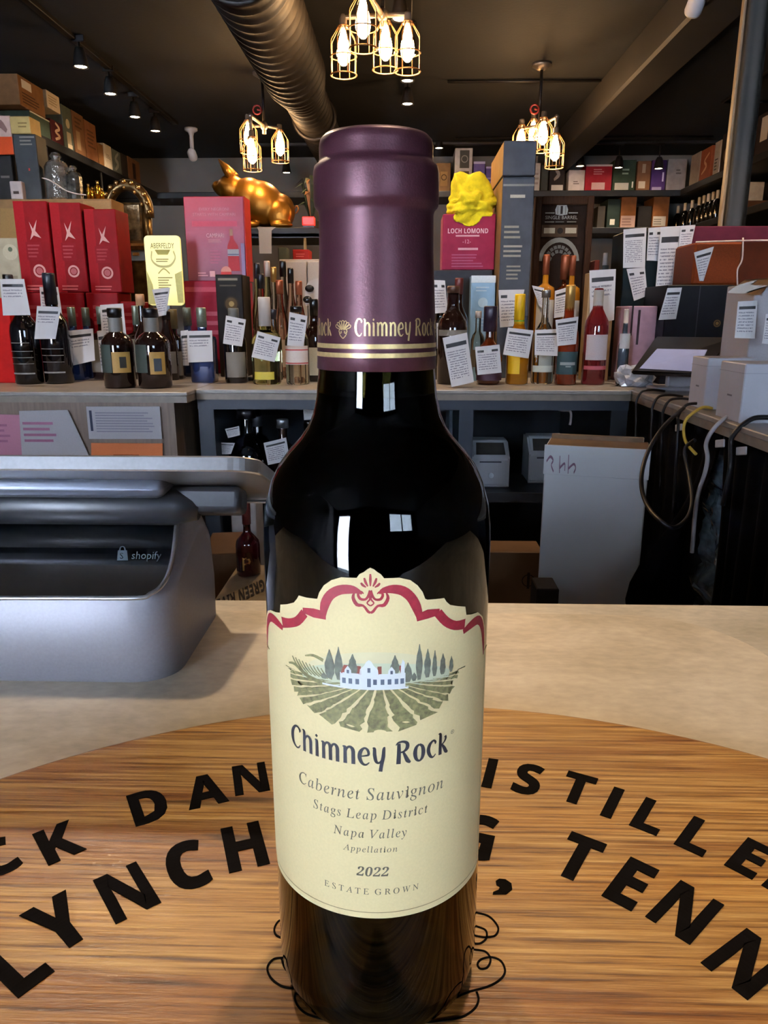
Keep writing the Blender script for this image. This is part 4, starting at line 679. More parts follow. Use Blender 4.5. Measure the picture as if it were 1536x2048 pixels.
# the name dips a little toward the middle like the photographed label
Vb = [(x, y) for x, y in V]
cput(b, Vb, Tt, inkd, RP, sc, -24.9, 89.9, 44.2 / (w * sc))
V, Tt, w = text('®', 'n'); cput(b, V, Tt, inkg, RP, 1.2, 20.0, 94.5)
def line_text(s, uc, z, h, width, m=inkg, font='i', shear=-.10, sp=.06, split=None):
    V, Tt, w = text(s, font, sp, shear); k = width / (w * h); cput(b, V, Tt, m, RP, h, uc - width / 2, z, k)
line_text('Cabernet Sauvignon', -2.0, 79.9, 3.3, 41.0, sp=.10)
line_text('Stags Leap District', -2.0, 74.2, 2.6, 31.4, sp=.14)
line_text('Napa Valley', -1.8, 68.6, 2.5, 19.6, sp=.14)
line_text('Appellation', -1.7, 64.3, 1.75, 14.4, sp=.16)
line_text('2022', -1.5, 57.0, 2.7, 8.6, shear=.18, sp=.02)
line_text('ESTATE GROWN', -1.4, 51.3, 1.75, 26.6, sp=.42, shear=-.22)
b.build('label_lettering', parent=lab)

# ------------------------------------------------------------------ point of sale terminal
silver = mat('silver_grey_plastic', '#8e8c93', .42, .25, var=.05, scale=600)
dark_gl = mat('black_gloss_panel', '#0b0d10', .06, var=0, coat=.6)
darkp = mat('dark_grey_plastic', '#2a2c30', .35, .3, var=.1)
alu = mat('brushed_aluminium', '#b9babd', .28, .85, var=.06, scale=400)
xr = -.134; yf = atZ(200, 1369, ZM).y; yb = yf + .125
pt = empty('payment_terminal', (-.29, yf + .06, ZM)); tag(pt, 'silver and black card terminal with tablet standing on the near counter', 'terminal')
ox, oy = -.29, yf + .06
def section(dxr):
    R = .024; o = 0 if dxr >= R else R - math.sqrt(max(0, R * R - (R - dxr) ** 2)); o *= .95
    y0 = yf + o; y1 = yb - o
    return [(y0 + .003, 0), (y0, .004), (y0 + .001, .030), (y0 + .003, .052), (y0 + .005, .0555), (y0 + .030, .0695 - o * .2), (y0 + .052, .0815 - o * .35), (y0 + .060, .085 - o * .5), (max(y0 + .066, y1 - .02), .084 - o * .6), (max(y0 + .072, y1 - .004), .072 - o), (max(y0 + .074, y1), .03), (max(y0 + .074, y1 - .002), 0)]
b = MB(); pv = None
for d in [0, .0006, .002, .004, .007, .011, .016, .024, .05, .12, .33]:
    row = [b.bm.verts.new((xr - d - ox, y - oy, z)) for y, z in section(d)]
    if pv:
        for k in range(len(row) - 1): f = b.bm.faces.new([pv[k], pv[k + 1], row[k + 1], row[k]]); f.smooth = True
    else: b.bm.faces.new(row)
    pv = row
b.bm.faces.new(pv[::-1]); b.build('housing', silver, pt)
# slanted black window, its outline met on the slanted plane
P0 = Vector((0, yf + .005, ZM + .0555)); P1 = Vector((0, yf + .060, ZM + .087)); nrm = (P1 - P0).cross(Vector((1, 0, 0))).normalized()
if nrm.z < 0: nrm = -nrm
def onpl(px, py, off=.0012):
    r = ray(px, py); o = Vector((0, 0, HC)); q = P0 + nrm * off; return o + r * ((q - o).dot(nrm) / r.dot(nrm))
win = [(-160, 1193), (273, 1193), (298, 1186), (316, 1174), (330, 1155), (339, 1130), (345, 1099), (349, 1060), (352, 1022), (352, 1012), (-160, 1012)]
b = MB(); f = b.face([onpl(*q) - Vector((ox, oy, ZM)) for q in win], dark_gl)
g = bmesh.ops.extrude_face_region(b.bm, geom=[f]); bmesh.ops.translate(b.bm, verts=[v for v in g['geom'] if isinstance(v, bmesh.types.BMVert)], vec=-nrm * .003)
wn = b.build('screen_window', parent=pt)
b = MB(); b.tube(smooth([onpl(x, y, .0012) - Vector((ox, oy, ZM)) for x, y in [(-160, 1196), (120, 1196), (273, 1196), (300, 1188), (319, 1176), (333, 1156), (342, 1130), (348, 1099), (352, 1060), (355, 1020)]], 4), .0014, 8, alu); b.build('trim_line', parent=pt)
lg = mat('faint_logo_grey', '#5d6a70', .5, var=.05)
b = MB(); V, Tt, w = text('shopify', 'n')
def onwin(b, V, Tt, x, y, h, wpx, wt, m, sh=.15):
    O = onpl(x, y, .0016); X = onpl(x + 50, y, .0016); Yv = onpl(x, y - 50, .0016); ux, uy = (X - O) / 50, (Yv - O) / 50; k = wpx / wt
    vs = [b.bm.verts.new(O + ux * ((vx + sh * vy) * k) + uy * (vy * h) - Vector((ox, oy, ZM))) for vx, vy in V]
    for t in Tt:
        try: fc_ = b.bm.faces.new([vs[i] for i in t]); fc_.material_index = b.mi(m)
        except ValueError: pass
onwin(b, V, Tt, 262, 1118, 15, 60, w, lg)
onwin(b, [(0, 0), (1, 0), (.92, 1.25), (.08, 1.25)], [(0, 1, 2, 3)], 234, 1121, 16, 22, 1, lg, 0)
V, Tt = ribbon([(.25, 1.2, .12), (.32, 1.6, .1), (.5, 1.72, .1), (.68, 1.6, .1), (.75, 1.2, .12)]); onwin(b, V, Tt, 234, 1121, 16, 22, 1, lg, 0)
V, Tt, w = text('S', 'n'); O = None
vs = dark_gl; onwin(b, [(x + .4, y + .25) for x, y in V], Tt, 234, 1120.5, 12, 20, 1.6, dark_gl, 0)
b.build('printed_logo', parent=wn)
# tablet facing the till side, seen from behind and above
tA = atY(300, 911, yf + .004); tB = Vector((0, tA.y + .135, tA.z - .050)); dv = Vector((0, tB.y - tA.y, tB.z - tA.z)).normalized(); nv = Vector((0, -dv.z, dv.y))
xt = atY(534, 946, yf + .03).x; Wt, Lt, Tt_ = .36, .155, .0085
Mt = Matrix(((1, 0, 0, xt - Wt - ox), (0, dv.y, nv.y, tA.y - oy), (0, dv.z, nv.z, tA.z - ZM), (0, 0, 0, 1)))
b = MB(); Rr = .016; pts = []
for cx, cy, a0 in ((Wt - Rr, Rr, -90), (Wt - Rr, Lt - Rr, 0), (Rr, Lt - Rr, 90), (Rr, Rr, 180)):
    for i in range(9): a = math.radians(a0 + 90 * i / 8); pts.append((cx + Rr * math.cos(a), cy + Rr * math.sin(a)))
n = len(pts); lay = [(0.0006, -Tt_), (0, -Tt_ + .0008), (0, -.0008), (.0006, 0)]; rings = []
cx, cy = Wt / 2, Lt / 2
for ins, z in lay:
    rings.append([b.bm.verts.new(Mt @ Vector((x + (cx - x) * ins / .1, y + (cy - y) * ins / .08, z))) for x, y in pts])
for A, B_ in zip(rings, rings[1:]):
    for i in range(n): f = b.bm.faces.new([A[i], A[(i + 1) % n], B_[(i + 1) % n], B_[i]])
b.bm.faces.new(rings[0][::-1]); b.bm.faces.new(rings[-1]); tb = b.build('tablet', alu, pt)
b = MB()
for px in (10, 28, 46):
    c = atY(px, 922, tA.y) - Vector((ox, oy, ZM)); X = Vector((1, 0, 0)); N_ = dv
    ring = [c - dv * .0004 + X * (.0021 * math.cos(a)) + nv * (.0021 * math.sin(a)) for a in [i * math.pi / 8 for i in range(16)]]
    b.tube(ring, .0004, 5, darkp, closed=True)
b.build('speaker_ring', parent=tb)
b = MB(); b.box(0, Wt - .02, .052, .075, -.026, -Tt_ - .0005, darkp, bev=.004, M=Mt, seg=2); b.build('cradle_rail', parent=pt)
b = MB(); c0, c1 = atY(150, 958, yf + .030), atY(150, 1000, yf + .030)
b.box(-.46 - ox, atY(325, 980, yf + .03).x - ox, c0.y - oy, c0.y + .05 - oy, c1.z - ZM, c0.z - ZM, mat('blue_grey_plastic', '#565b66', .32, .4, var=.05), bev=.006, seg=3); b.build('hinge_bar', parent=pt)
b = MB(); c2 = atY(412, 1012, yf + .05)
b.tube([(-.46 - ox, c2.y - oy, c2.z - ZM), (c2.x - .02 - ox, c2.y - oy, c2.z - ZM), (c2.x - .004 - ox, c2.y - oy, c2.z - .003 - ZM)], [.012, .012, .006], 14, darkp); b.build('swivel_joint', parent=pt)
for y0, y1, x0 in ((980, 985.5, 340), (1003, 1007, 410)):
    A, D = atY(x0, y0, yf + .115), atY(536, y1, yf + .115); b = MB(); b.box(A.x - ox, D.x - ox, A.y - oy, A.y + .02 - oy, D.z - ZM, A.z - ZM, alu, bev=.0006); b.build('rail_strip', parent=pt)
A, D = atY(352, 986, yf + .118), atY(532, 1003, yf + .118); b = MB(); b.box(A.x - ox, D.x - ox, A.y - oy, A.y + .018 - oy, D.z - ZM, A.z - ZM, mat('warm_grey_plastic', '#6a6258', .4, .2), bev=.001); b.build('base_plate', parent=pt)
b = MB(); b.box(-.40 - ox, -.20 - ox, yf + .07 - oy, yf + .125 - oy, .08, atY(300, 990, yf + .1).z - ZM, darkp, bev=.004); b.build('neck_block', parent=pt)

# ------------------------------------------------------------------ helpers for goods on shelves
def Yat(px, X, z):
    k = (px - 768) / F; c, s, ct, st = math.cos(YAW), math.sin(YAW), math.cos(TH), math.sin(TH)
    return (X * c - k * (-X * s * ct + (HC - z) * st)) / (k * c * ct - s)
def flat(h): return mat('print_' + h.lstrip('#'), h, .6, var=.06, scale=200, spec=.12)
def prints(par, O, ux, uy, n, w, h, items, name='printed_front'):
    b = MB(); O, ux, uy, n = Vector(O), Vector(ux), Vector(uy), Vector(n)
    def put(V, T, hexc, k):
        vs = [b.bm.verts.new(O + ux * (x * w) + uy * (y * h) + n * (.0008 + .00035 * k)) for x, y in V]; mi = b.mi(flat(hexc))
        for t in T:
            try: f = b.bm.faces.new([vs[i] for i in t]); f.material_index = mi
            except ValueError: pass
    asp = w / h
    for k, it in enumerate(items):
        t = it[0]
        if t == 'r': _, u0, v0, u1, v1, c = it; put([(u0, v0), (u1, v0), (u1, v1), (u0, v1)], [(0, 1, 2, 3)], c, k)
        elif t == 't':
            _, s, u, v, th, c = it[:6]; mw = it[6] if len(it) > 6 else .9; fnt = it[7] if len(it) > 7 else 'n'
            V, T, tw = text(s, fnt); sx = th / asp
            if tw * sx > mw: sx = mw / tw
            put([(u + (x - tw / 2) * sx, v + y * th) for x, y in V], T, c, k)
        elif t == 'c': _, u, v, r, c = it; put([(u + r * math.cos(i * math.pi / 12), v + r * asp * math.sin(i * math.pi / 12)) for i in range(24)], [tuple(range(24))], c, k)
        elif t == 'g':
            _, u, v, r, wd_, c = it; V = []
            for i in range(24):
                a = i * math.pi / 12; V += [(u + r * math.cos(a), v + r * asp * math.sin(a)), (u + (r - wd_) * math.cos(a), v + (r - wd_) * asp * math.sin(a))]
            put(V, [(2 * i, (2 * i + 2) % 48, (2 * i + 3) % 48, 2 * i + 1) for i in range(24)], c, k)
        elif t == 'p': put(it[1], [tuple(range(len(it[1])))], it[2], k)
        elif t == 'l':   # block of small unreadable print lines
            _, u0, v0, u1, v1, cnt, c = it; rr_ = random.Random(int(u0 * 97 + v0 * 131 + cnt))
            for i in range(cnt):
                vv = v1 - (v1 - v0) * (i + .5) / cnt; hh = (v1 - v0) / cnt * .22; e = u1 - (u1 - u0) * rr_.random() * .35
                put([(u0, vv - hh), (e, vv - hh), (e, vv + hh), (u0, vv + hh)], [(0, 1, 2, 3)], c, k)
        elif t == 'w': put([(u, v) for u, v in ribbon(it[1])[0]], ribbon(it[1])[1], it[2], k)
    return b.build(name, parent=par, nrm=False)
def carton(name, label, cat, X0, X1, Y0, Y1, z0, z1, m, side=None, front=None, face='-y', bev=.0025, group=None, topm=None, rot=0.0, lid=None):
    """a box standing at a real place; front = things printed on the face towards -y or +x"""
    cx, cy = (X0 + X1) / 2, (Y0 + Y1) / 2
    b = MB(); b.box(X0 - cx, X1 - cx, Y0 - cy, Y1 - cy, 0, z1 - z0, m, bev)
    if side is not None or topm is not None:
        b.bm.normal_update()
        for f in b.bm.faces:
            if side is not None and abs(f.normal.x if face == '-y' else f.normal.y) > .9: f.material_index = b.mi(side)
            if topm is not None and f.normal.z > .9: f.material_index = b.mi(topm)
    if lid:
        b.box(X0 - cx - .001, X1 - cx + .001, Y0 - cy - .001, Y1 - cy + .001, (z1 - z0) * lid, (z1 - z0) * lid + .003, m)
    if not front:
        o = b.build(name, loc=(cx, cy, z0), rot=(0, 0, rot)); return tag(o, label, cat, group)
    e = empty(name, (cx, cy, z0), (0, 0, rot)); tag(e, label, cat, group); b.build('carton', parent=e)
    if face == '-y': prints(e, (X0 - cx, Y0 - cy, 0), (1, 0, 0), (0, 0, 1), (0, -1, 0), X1 - X0, z1 - z0, front)
    elif face == '+x': prints(e, (X1 - cx, Y0 - cy, 0), (0, 1, 0), (0, 0, 1), (1, 0, 0), Y1 - Y0, z1 - z0, front)
    elif face == '-x': prints(e, (X0 - cx, Y1 - cy, 0), (0, -1, 0), (0, 0, 1), (-1, 0, 0), Y1 - Y0, z1 - z0, front)
    return e
def bx(name, label, x0, x1, ytop, Y, z0, dep, c, front=None, cat='box', side=None, group=None, rot=0.0, rough=.55, topm=None):
    A, B_ = atY(x0, ytop, Y), atY(x1, ytop, Y)
    m = col(c, rough) if isinstance(c, str) else c
    return carton(name, label, cat, A.x, B_.x, Y, Y + dep, z0, (A.z + B_.z) / 2, m, col(side, rough) if isinstance(side, str) else side, front, '-y', group=group, rot=rot, topm=topm)
ZU, ZB2 = 2.2, 1.93
def lx(label, xa, xb, ytop, c, front=None, X=-1.95, z0=ZU, dep=.24, left=True, name='carton_box', group='boxes on the left wall shelf', gap=.006):
    Y0, Y1 = Yat(xa, X, z0 + .1), Yat(xb, X, z0 + .1); yn = min(Y0, Y1); yf_ = max(Y0, Y1) - gap; zt = min(atX(xa if left else xb, ytop, X).z, CE - .02)
    if left: return carton(name, label, 'box', X - dep, X - .01, yn, yf_, z0, zt, col(c, .6), None, front, '+x', group=group)
    return carton(name, label, 'box', X + .01, X + dep, yn, yf_, z0, zt, col(c, .6), None, front, '-x', group=group)

# ------------------------------------------------------------------ lamps
bulbm = mat('glowing_filament_glass', '#ffd9a0', .3, var=0, emit=55, ecol='#ffc27a')
brass = mat('cage_wire_brass', '#9a7148', .4, .7, var=.1)
galvanised = mat('galvanised_pipe', '#8f8376', .4, .8, var=.2, scale=30)
def cage(root, px, py, Y, q=1.0):
    r = .047 * q
    c = atY(px, py, Y) - root.location          # bulb centre
    zt, zs, zb = c.z + .075 * q, c.z + .028 * q, c.z - .082 * q
    N = 8; b = MB()
    for z, rr, th in ((zb, r, .0026), (c.z - .022, r, .0022), (zt, .017, .003)):
        b.tube([(c.x + rr * math.cos(a), c.y + rr * math.sin(a), z) for a in [i * math.pi / 12 for i in range(24)]], th, 5, closed=True)
    for k in range(N):
        a = 2 * math.pi * (k + .5) / N; ca, sa = math.cos(a), math.sin(a)
        b.tube([(c.x + w * ca, c.y + w * sa, z) for w, z in ((r, zb), (r, zs - .004), (r * .96, zs + .004), (.017, zt))], .0019, 5)
    cg = b.build('lamp_cage', brass, root)
    b = MB(); b.lathe([(0, zt + .03), (.012, zt + .03), (.014, zt + .024), (.014, zt + .004), (.018, zt), (.018, zt - .008), (0, zt - .008)], 14, c=(c.x, c.y)); b.build('socket', galvanised, cg)
    b = MB(); b.lathe([(0, zt - .010), (.009, zt - .012), (.013, zt - .03), (.022 * q, c.z + .012), (.0255 * q, c.z - .012), (.021 * q, c.z - .036), (.008, c.z - .050 * q), (0, c.z - .052 * q)], 16, c=(c.x, c.y)); b.build('bulb', bulbm, cg)
    L = light('cage_bulb_light', 'POINT', atY(px, py, Y) + Vector((0, 0, -.08 * q)), PEND, WARM, shadow_soft_size=.02)
    return Vector((c.x, c.y, zt + .03))
PEND = 2.4
def pendant(label, hub, Y, lamps, q=1.0):
    hp = atY(*hub, Y); root = empty('cage_pendant_lamp', (hp.x, hp.y, CE)); tag(root, label, 'pendant lamp', 'industrial cage pendant lamps')
    h = hp - root.location
    b = MB(); b.lathe([(0, -.001), (.05, -.001), (.05, -.012), (.018, -.03), (0, -.03)], 20); b.build('ceiling_plate', galvanised, root)
    b = MB(); b.tube([(0, 0, -.02), (h.x, h.y, h.z)], .008, 8); b.build('stem', metal_black, root)
    b = MB(); b.ell((h.x, h.y, h.z), .02, .02, .024); b.tube([(h.x, h.y, h.z + .012), (h.x, h.y, h.z - .04)], .011, 8); b.build('pipe_hub', galvanised, root)
    b = MB(); b.tube([(h.x - .03 + .022 * math.cos(a), h.y - .02, h.z + .075 + .022 * math.sin(a)) for a in [i * math.pi / 6 for i in range(12)]], .005, 5, closed=True); b.tube([(h.x - .03, h.y - .02, h.z + .075), (h.x, h.y, h.z + .075)], .005, 5); b.build('valve_wheel', mat('red_valve_paint', '#7a1f1a', .45), root)
    for px, py, dy in lamps:
        t = cage(root, px, py, Y + dy, q)
        elb = Vector((t.x, t.y, h.z)); b = MB()
        b.tube([h, elb + (h - elb) * .08, elb + Vector((0, 0, -.008)), t], .0085, 8); b.ell(elb, .013, .013, .013, seg=10)
        b.build('bent_pipe', galvanised, root)
    return root
pendant('four-lamp cage pendant hanging over the wine bottle, nearest of the three clusters', (765, 30), 2.98, [(687, 100, .02), (726, 42, -.24), (771, 90, .08), (815, 92, .0)])
pendant('three-lamp cage pendant hanging beside the spiral duct above the gold pig', (528, 252), 4.4, [(497, 272, .0), (504, 306, -.22), (560, 291, .05)], 1.02)
pendant('four-lamp cage pendant partly behind the tall grey boxes', (1078, 252), 4.3, [(1086, 268, -.12), (1110, 300, -.18), (1042, 282, .05), (1066, 268, .3)])
spotm = mat('lit_spot_lens', '#fff0d8', .3, var=0, emit=32, ecol='#ffe3bd')
def spot(px, py, label, loc=None, e=12, aim=None, size=75):
    p = Vector(loc) if loc else atZ(px, py, 2.385)
    root = empty('track_spotlight', (p.x, p.y, CE)); tag(root, label, 'spotlight', 'ceiling track spotlights')
    z = p.z - CE
    b = MB(); b.box(-.03, .03, -.012, .012, -.03, -.002, metal_black, bev=.003); b.tube([(0, 0, -.03), (0, 0, z + .07)], .006, 6, metal_black); b.build('stem', parent=root)
    b = MB(); b.lathe([(0, z + .085), (.018, z + .082), (.026, z + .06), (.036, z + .004), (.036, z), (.032, z), (.030, z + .012), (0, z + .012)], 20); b.build('lamp_head', metal_black, root)
    b = MB(); b.lathe([(0, z + .002), (.026, z + .004), (.030, z + .010)], 18); b.build('lens', spotm, root)
    light('spot_light', 'SPOT', (p.x, p.y, p.z - .004), e, (1.0, .78, .54), target=aim or (p.x, p.y + .05, 0), spot_size=math.radians(size), spot_blend=.6, shadow_soft_size=.03)
    return root
for i, (x, y) in enumerate(((162, 135), (221, 189), (270, 235), (311, 263))):
    spot(x, y, 'black track spotlight on the left ceiling track, %s' % ('nearest the viewer', 'second from the viewer', 'third from the viewer', 'farthest, beside the white camera')[i], e=9, aim=(-2.15, 3.9 + .45 * i, 1.7))
for x, y, s in ((815, 163, 'upper of the two lamps just above the bottle'), (815, 209, 'lower of the two lamps just above the bottle'), (819, 112, 'seen through the right cage lamp'), (800, 40, 'above the centre pendant pipe')): spot(x, y, 'round ceiling spotlight ' + s, e=14)
for x, y, s in ((878, 297, 'right of the bottle top over the back shelf'), (1160, 333, 'in front of the white and red boxes'), (1237, 336, 'in front of the green box'), (1317, 338, 'in front of the purple box'), (1467, 307, 'by the steel post over the right shelf'), (573, 346, 'above the back of the gold pig')): spot(x, y, 'small spotlight ' + s, e=10, loc=atY(x, y, 6.08))
# unseen spotlights: serving-counter pair follows glare and shadows, the rest added for light
for x, y, tx, ty, s, e in ((1.15, 1.75, .35, .25, 'over the right end of the serving counter', 260), (.15, .55, .1, .28, 'added out of view straight over the barrel head', 20), (.05, 2.0, 0, 2.6, 'added out of view over the middle of the back counter', 26), (-1.1, 2.0, -1.0, 2.6, 'added out of view over the left of the back counter', 24), (1.0, 2.3, .95, 2.7, 'added out of view over the right back counter', 24), (-.8, 1.75, -.2, .25, 'over the left of the serving counter', 75)):
    spot(0, 0, 'black track spotlight ' + s, loc=(x, y, 2.385), e=e, aim=(tx, ty, ZC), size=70)
for nm, (xa, ya), (xb, yb_), lab_ in (('left', (-1.55, 3.3), (-1.55, 5.4), 'black track rail along the left side of the ceiling'), ('mid', (0.0, 3.0), (0.0, 4.8), 'black track rail above the bottle'), ('back', (-1.1, 6.08), (2.3, 6.08), 'black track rail before the back shelf')):
    b = MB(); cx, cy = (xa + xb) / 2, (ya + yb_) / 2; b.box(xa - cx - .018, xb - cx + .018, ya - cy - .018, yb_ - cy + .018, -.022, 0, metal_black, bev=.003); tag(b.build('lighting_track', loc=(cx, cy, CE)), lab_, 'track')
wht = mat('white_camera_shell', '#c9cbd2', .35, var=.03)
def camera_dome(label, px, py, Y):
    p = atY(px, py, Y); root = empty('security_camera', (p.x, p.y, CE)); tag(root, label, 'camera'); z = p.z - CE
    b = MB(); b.lathe([(0, 0), (.045, 0), (.045, -.015), (.02, -.03), (.014, -.05), (.014, z + .03), (0, z + .03)], 18); b.build('mount', wht, root)
    Mc = Matrix.Translation((0, 0, z)) @ Matrix.Rotation(math.radians(55), 4, 'X')
    b = MB(); b.lathe([(0, .05), (.02, .046), (.03, .03), (.031, -.02), (.028, -.028), (0, -.028)], 18, M=Mc); b.build('camera_body', wht, root)
    b = MB(); b.lathe([(0, -.034), (.016, -.032), (.024, -.0285)], 18, M=Mc); b.build('lens', mat('dark_lens', '#05060c', .08, var=0), root)
camera_dome('white security camera under the ceiling at upper right, by the edge of the picture', 1390, 12, 3.1)
camera_dome('small white security camera under the ceiling left of the gold pig', 385, 311, 5.6)

# ------------------------------------------------------------------ shelves along the walls
blk = mat('black_shelf_board', '#0c0a09', .5, var=.3, scale=30)
def wall_shelf(label, x0, x1, y0, y1, z, brs):
    cx, cy = (x0 + x1) / 2, (y0 + y1) / 2; root = empty('wall_shelf', (cx, cy, z)); tag(root, label, 'shelf')
    b = MB(); b.box(x0 - cx, x1 - cx, y0 - cy, y1 - cy, -.045, 0, blk, bev=.003); b.build('board', parent=root)
    for bx0, by0, bx1, by1, zz in brs:
        b = MB(); b.tube([(bx0 - cx, by0 - cy, -.04), (bx0 - cx, by0 - cy, zz)], .008, 6, metal_black); b.build('upright', parent=root)
    return root
wall_shelf('long black shelf of boxes along the left wall under the ceiling', XL, -1.95, 3.3, 6.18, ZU - .001, [(-1.965, 4.35, 0, 0, -1.0), (-1.965, 5.1, 0, 0, -1.0)])
wall_shelf('long black shelf of boxes along the right wall under the ceiling', 2.1, XR, 3.3, 6.18, ZU - .001, [(2.115, 5.3, 0, 0, -.9), (2.115, 4.2, 0, 0, -.9)])
wall_shelf('long black shelf of cartons across the back wall under the ceiling', XL, XR, 6.2, YB, ZU - .001, [(1.45, 6.215, 0, 0, -.8)])
wall_shelf('lower black shelf on the back wall with wine cartons', 1.35, XR, 6.2, YB, ZB2, [])
wall_shelf('lower black shelf of bottles on the right wall', 2.1, XR, 3.4, 6.18, ZB2 - .02, [])

lx('large brown carton with white sticker, nearest on the left wall shelf', 40, 92, 148, '#7a5636', [('r', .12, .62, .5, .9, '#c9bfae'), ('l', .1, .1, .8, .5, 4, '#4a3020')], z0=2.30)
lx('dark green box with pale rim under the large brown carton', 62, 103, 220, '#39443a', [('r', 0, .93, 1, 1, '#b8b0a0')])
lx('cream carton stacked on the maroon patterned box', 95, 122, 178, '#c4b193', [('l', .1, .2, .8, .8, 4, '#9a8868')], z0=2.365)
lx('maroon box with pale swirl pattern under the cream carton', 104, 129, 236, '#431a1e', [('w', [(.3, .15, .1), (.7, .35, .12), (.35, .5, .1), (.7, .7, .12), (.4, .9, .1)], '#b79a84')])
lx('tall grey-green box with a pale figure, left wall shelf', 130, 150, 210, '#4c5248', [('r', .3, .12, .75, .4, '#9c9078'), ('c', .5, .6, .2, '#a09478'), ('r', .3, .02, .8, .12, '#c9bba0')])
lx('tall brown spirit carton beside the grey-green box', 151, 174, 222, '#6b4b33', [('r', .2, .1, .55, .55, '#8b7357'), ('l', .15, .6, .85, .9, 3, '#4a3220')])
lx('second tall brown carton along the left wall shelf', 175, 198, 240, '#7a5033', [('l', .15, .3, .85, .8, 5, '#573721')])
lx('short brown carton beside the white box, left wall shelf', 199, 210, 285, '#77512f')
lx('white box with faint lettering, left wall shelf', 211, 227, 286, '#b5a894', [('l', .2, .4, .8, .6, 3, '#7c7263')])
lx('grey leaf patterned box, left wall shelf', 228, 245, 297, '#555a55', [('w', [(.2, .1, .1), (.6, .4, .2), (.3, .6, .15), (.7, .9, .1)], '#8c8d84')])
lx('plain dark box between the patterned box and the last brown carton', 246, 258, 306, '#2c2724')
lx('last brown carton at the far end of the left wall shelf', 259, 283, 312, '#6a4930', [('r', .35, .1, .6, .8, '#2b1c14')])
GB = 'cartons on the back wall shelf'
def bk(label, x0, x1, ytop, c, front=None, z0=ZU, Y=6.24, g=GB): return bx('carton_box', label, x0 + .4, x1 - .4, ytop, Y, z0, .25, c, front, group=g)
bk('brown carton right of the bottle top, back shelf', 872, 902, 326, '#6f5334', [('r', .3, .2, .8, .7, '#8a6a40'), ('g', .55, .5, .2, .06, '#4b3620')])
bk('tall white box with two round grey emblems, back shelf', 910, 946, 296, '#b9b2aa', [('r', .28, .54, .82, .95, '#4d4a44'), ('r', .28, .05, .82, .47, '#5c5144'), ('g', .55, .75, .2, .05, '#8d887c'), ('g', .55, .26, .2, .05, '#a39a86')])
bk('violet box with white lid line next to the white emblem box', 947, 971, 323, '#66578c', [('r', 0, .92, 1, 1, '#b7abc9'), ('l', .15, .3, .85, .7, 3, '#9d92bd')])
bk('smaller violet box right of the first violet one', 972, 990, 333, '#594b80', [('r', 0, .92, 1, 1, '#a79bbd'), ('l', .15, .3, .85, .6, 2, '#8d82ad')])
bk('narrow white box just right of the grey tower', 1069, 1082, 326, '#aea69d', [('l', .1, .2, .9, .7, 3, '#8b8078')])
bk('dark green-grey carton between white sliver and black box', 1083, 1098, 330, '#3b3b34')
bk('black box with white flower print and white label strip, back shelf', 1100, 1132, 326, '#29211f', [('r', .15, .03, .9, .22, '#c2b9ae'), ('w', [(.3, .4, .08), (.6, .6, .16), (.4, .75, .08), (.6, .9, .12)], '#8f8178')])
bk('short white box left of the red box', 1138, 1171, 340, '#b9aeac', [('l', .3, .3, .7, .5, 2, '#6a5f5e')])
bk('red carton with white edge and white label, back shelf', 1172, 1226, 329, '#98212c', [('r', 0, .93, 1, 1, '#d6c6c4'), ('r', .25, .05, .75, .32, '#c8a3a2'), ('l', .3, .6, .75, .85, 3, '#c9888a')])
bk('green carton with white label right of the red carton', 1228, 1274, 320, '#33402f', [('r', .1, .03, .72, .26, '#b9b3a6'), ('l', .4, .5, .8, .75, 2, '#93a08a'), ('r', .86, .1, .92, .3, '#d8d3c6')])
bk('brown kraft carton between the green and purple cartons', 1276, 1304, 322, '#775136', [('r', .15, .08, .65, .32, '#c4b29f'), ('r', .35, .6, .6, .9, '#a88f78')])
bk('purple carton with white dash, back shelf', 1305, 1335, 320, '#4b3269', [('r', .75, .3, .86, .6, '#cfc6dd'), ('r', .1, .02, .75, .12, '#9f93b3')])
bk('large pale grey carton in the right back corner', 1337, 1376, 318, '#8d827c', [('l', .45, .5, .75, .7, 2, '#5f5652')])
GR = 'boxes on the right wall shelf'
def rx(label, xa, xb, ytop, c, front=None, z0=ZU, dep=.24, X=2.1): return lx(label, xb, xa, ytop, c, front, X, z0, dep, False, group=GR)
rx('brown and white carton first in the right shelf corner', 1377, 1396, 314, '#8c7a6a')
rx('orange brown carton with pale scrawl on the right shelf', 1397, 1419, 304, '#864325', [('w', [(.2, .2, .06), (.6, .4, .1), (.4, .6, .08), (.8, .8, .06)], '#c08e68')])
rx('white spined box on the right shelf', 1424, 1437, 288, '#9b9086', [('l', .2, .1, .8, .5, 4, '#4d4742')])
rx('dark photo box beside the white spine, right shelf', 1438, 1462, 273, '#2c2422', [('c', .5, .4, .25, '#6d5a4f')])
rx('second dark box behind the spotlight on the right shelf', 1463, 1482, 262, '#332a28', [('r', .1, .05, .8, .4, '#6f665f')])
rx('near dark box right of the steel post', 1508, 1538, 236, '#2a2426', [('r', .3, .3, .8, .9, '#a79f98')])
G2 = 'cartons on the lower back shelf'
def b2(label, x0, x1, ytop, c, front=None): return bk(label, x0, x1, ytop, c, front, ZB2 + .001, 6.24, G2)
b2('dark green carton with small white sticker on the lower back shelf', 1216, 1243, 398, '#27322d', [('r', .25, .1, .62, .3, '#c9c4b6')])
b2('orange brown carton with pink label on the lower back shelf', 1244, 1275, 392, '#7d4d28', [('r', .02, 0, .98, .38, '#a98b80'), ('l', .1, .05, .9, .32, 3, '#836760')])
b2('plain black carton between the two brown cartons', 1277, 1305, 412, '#211e1d')
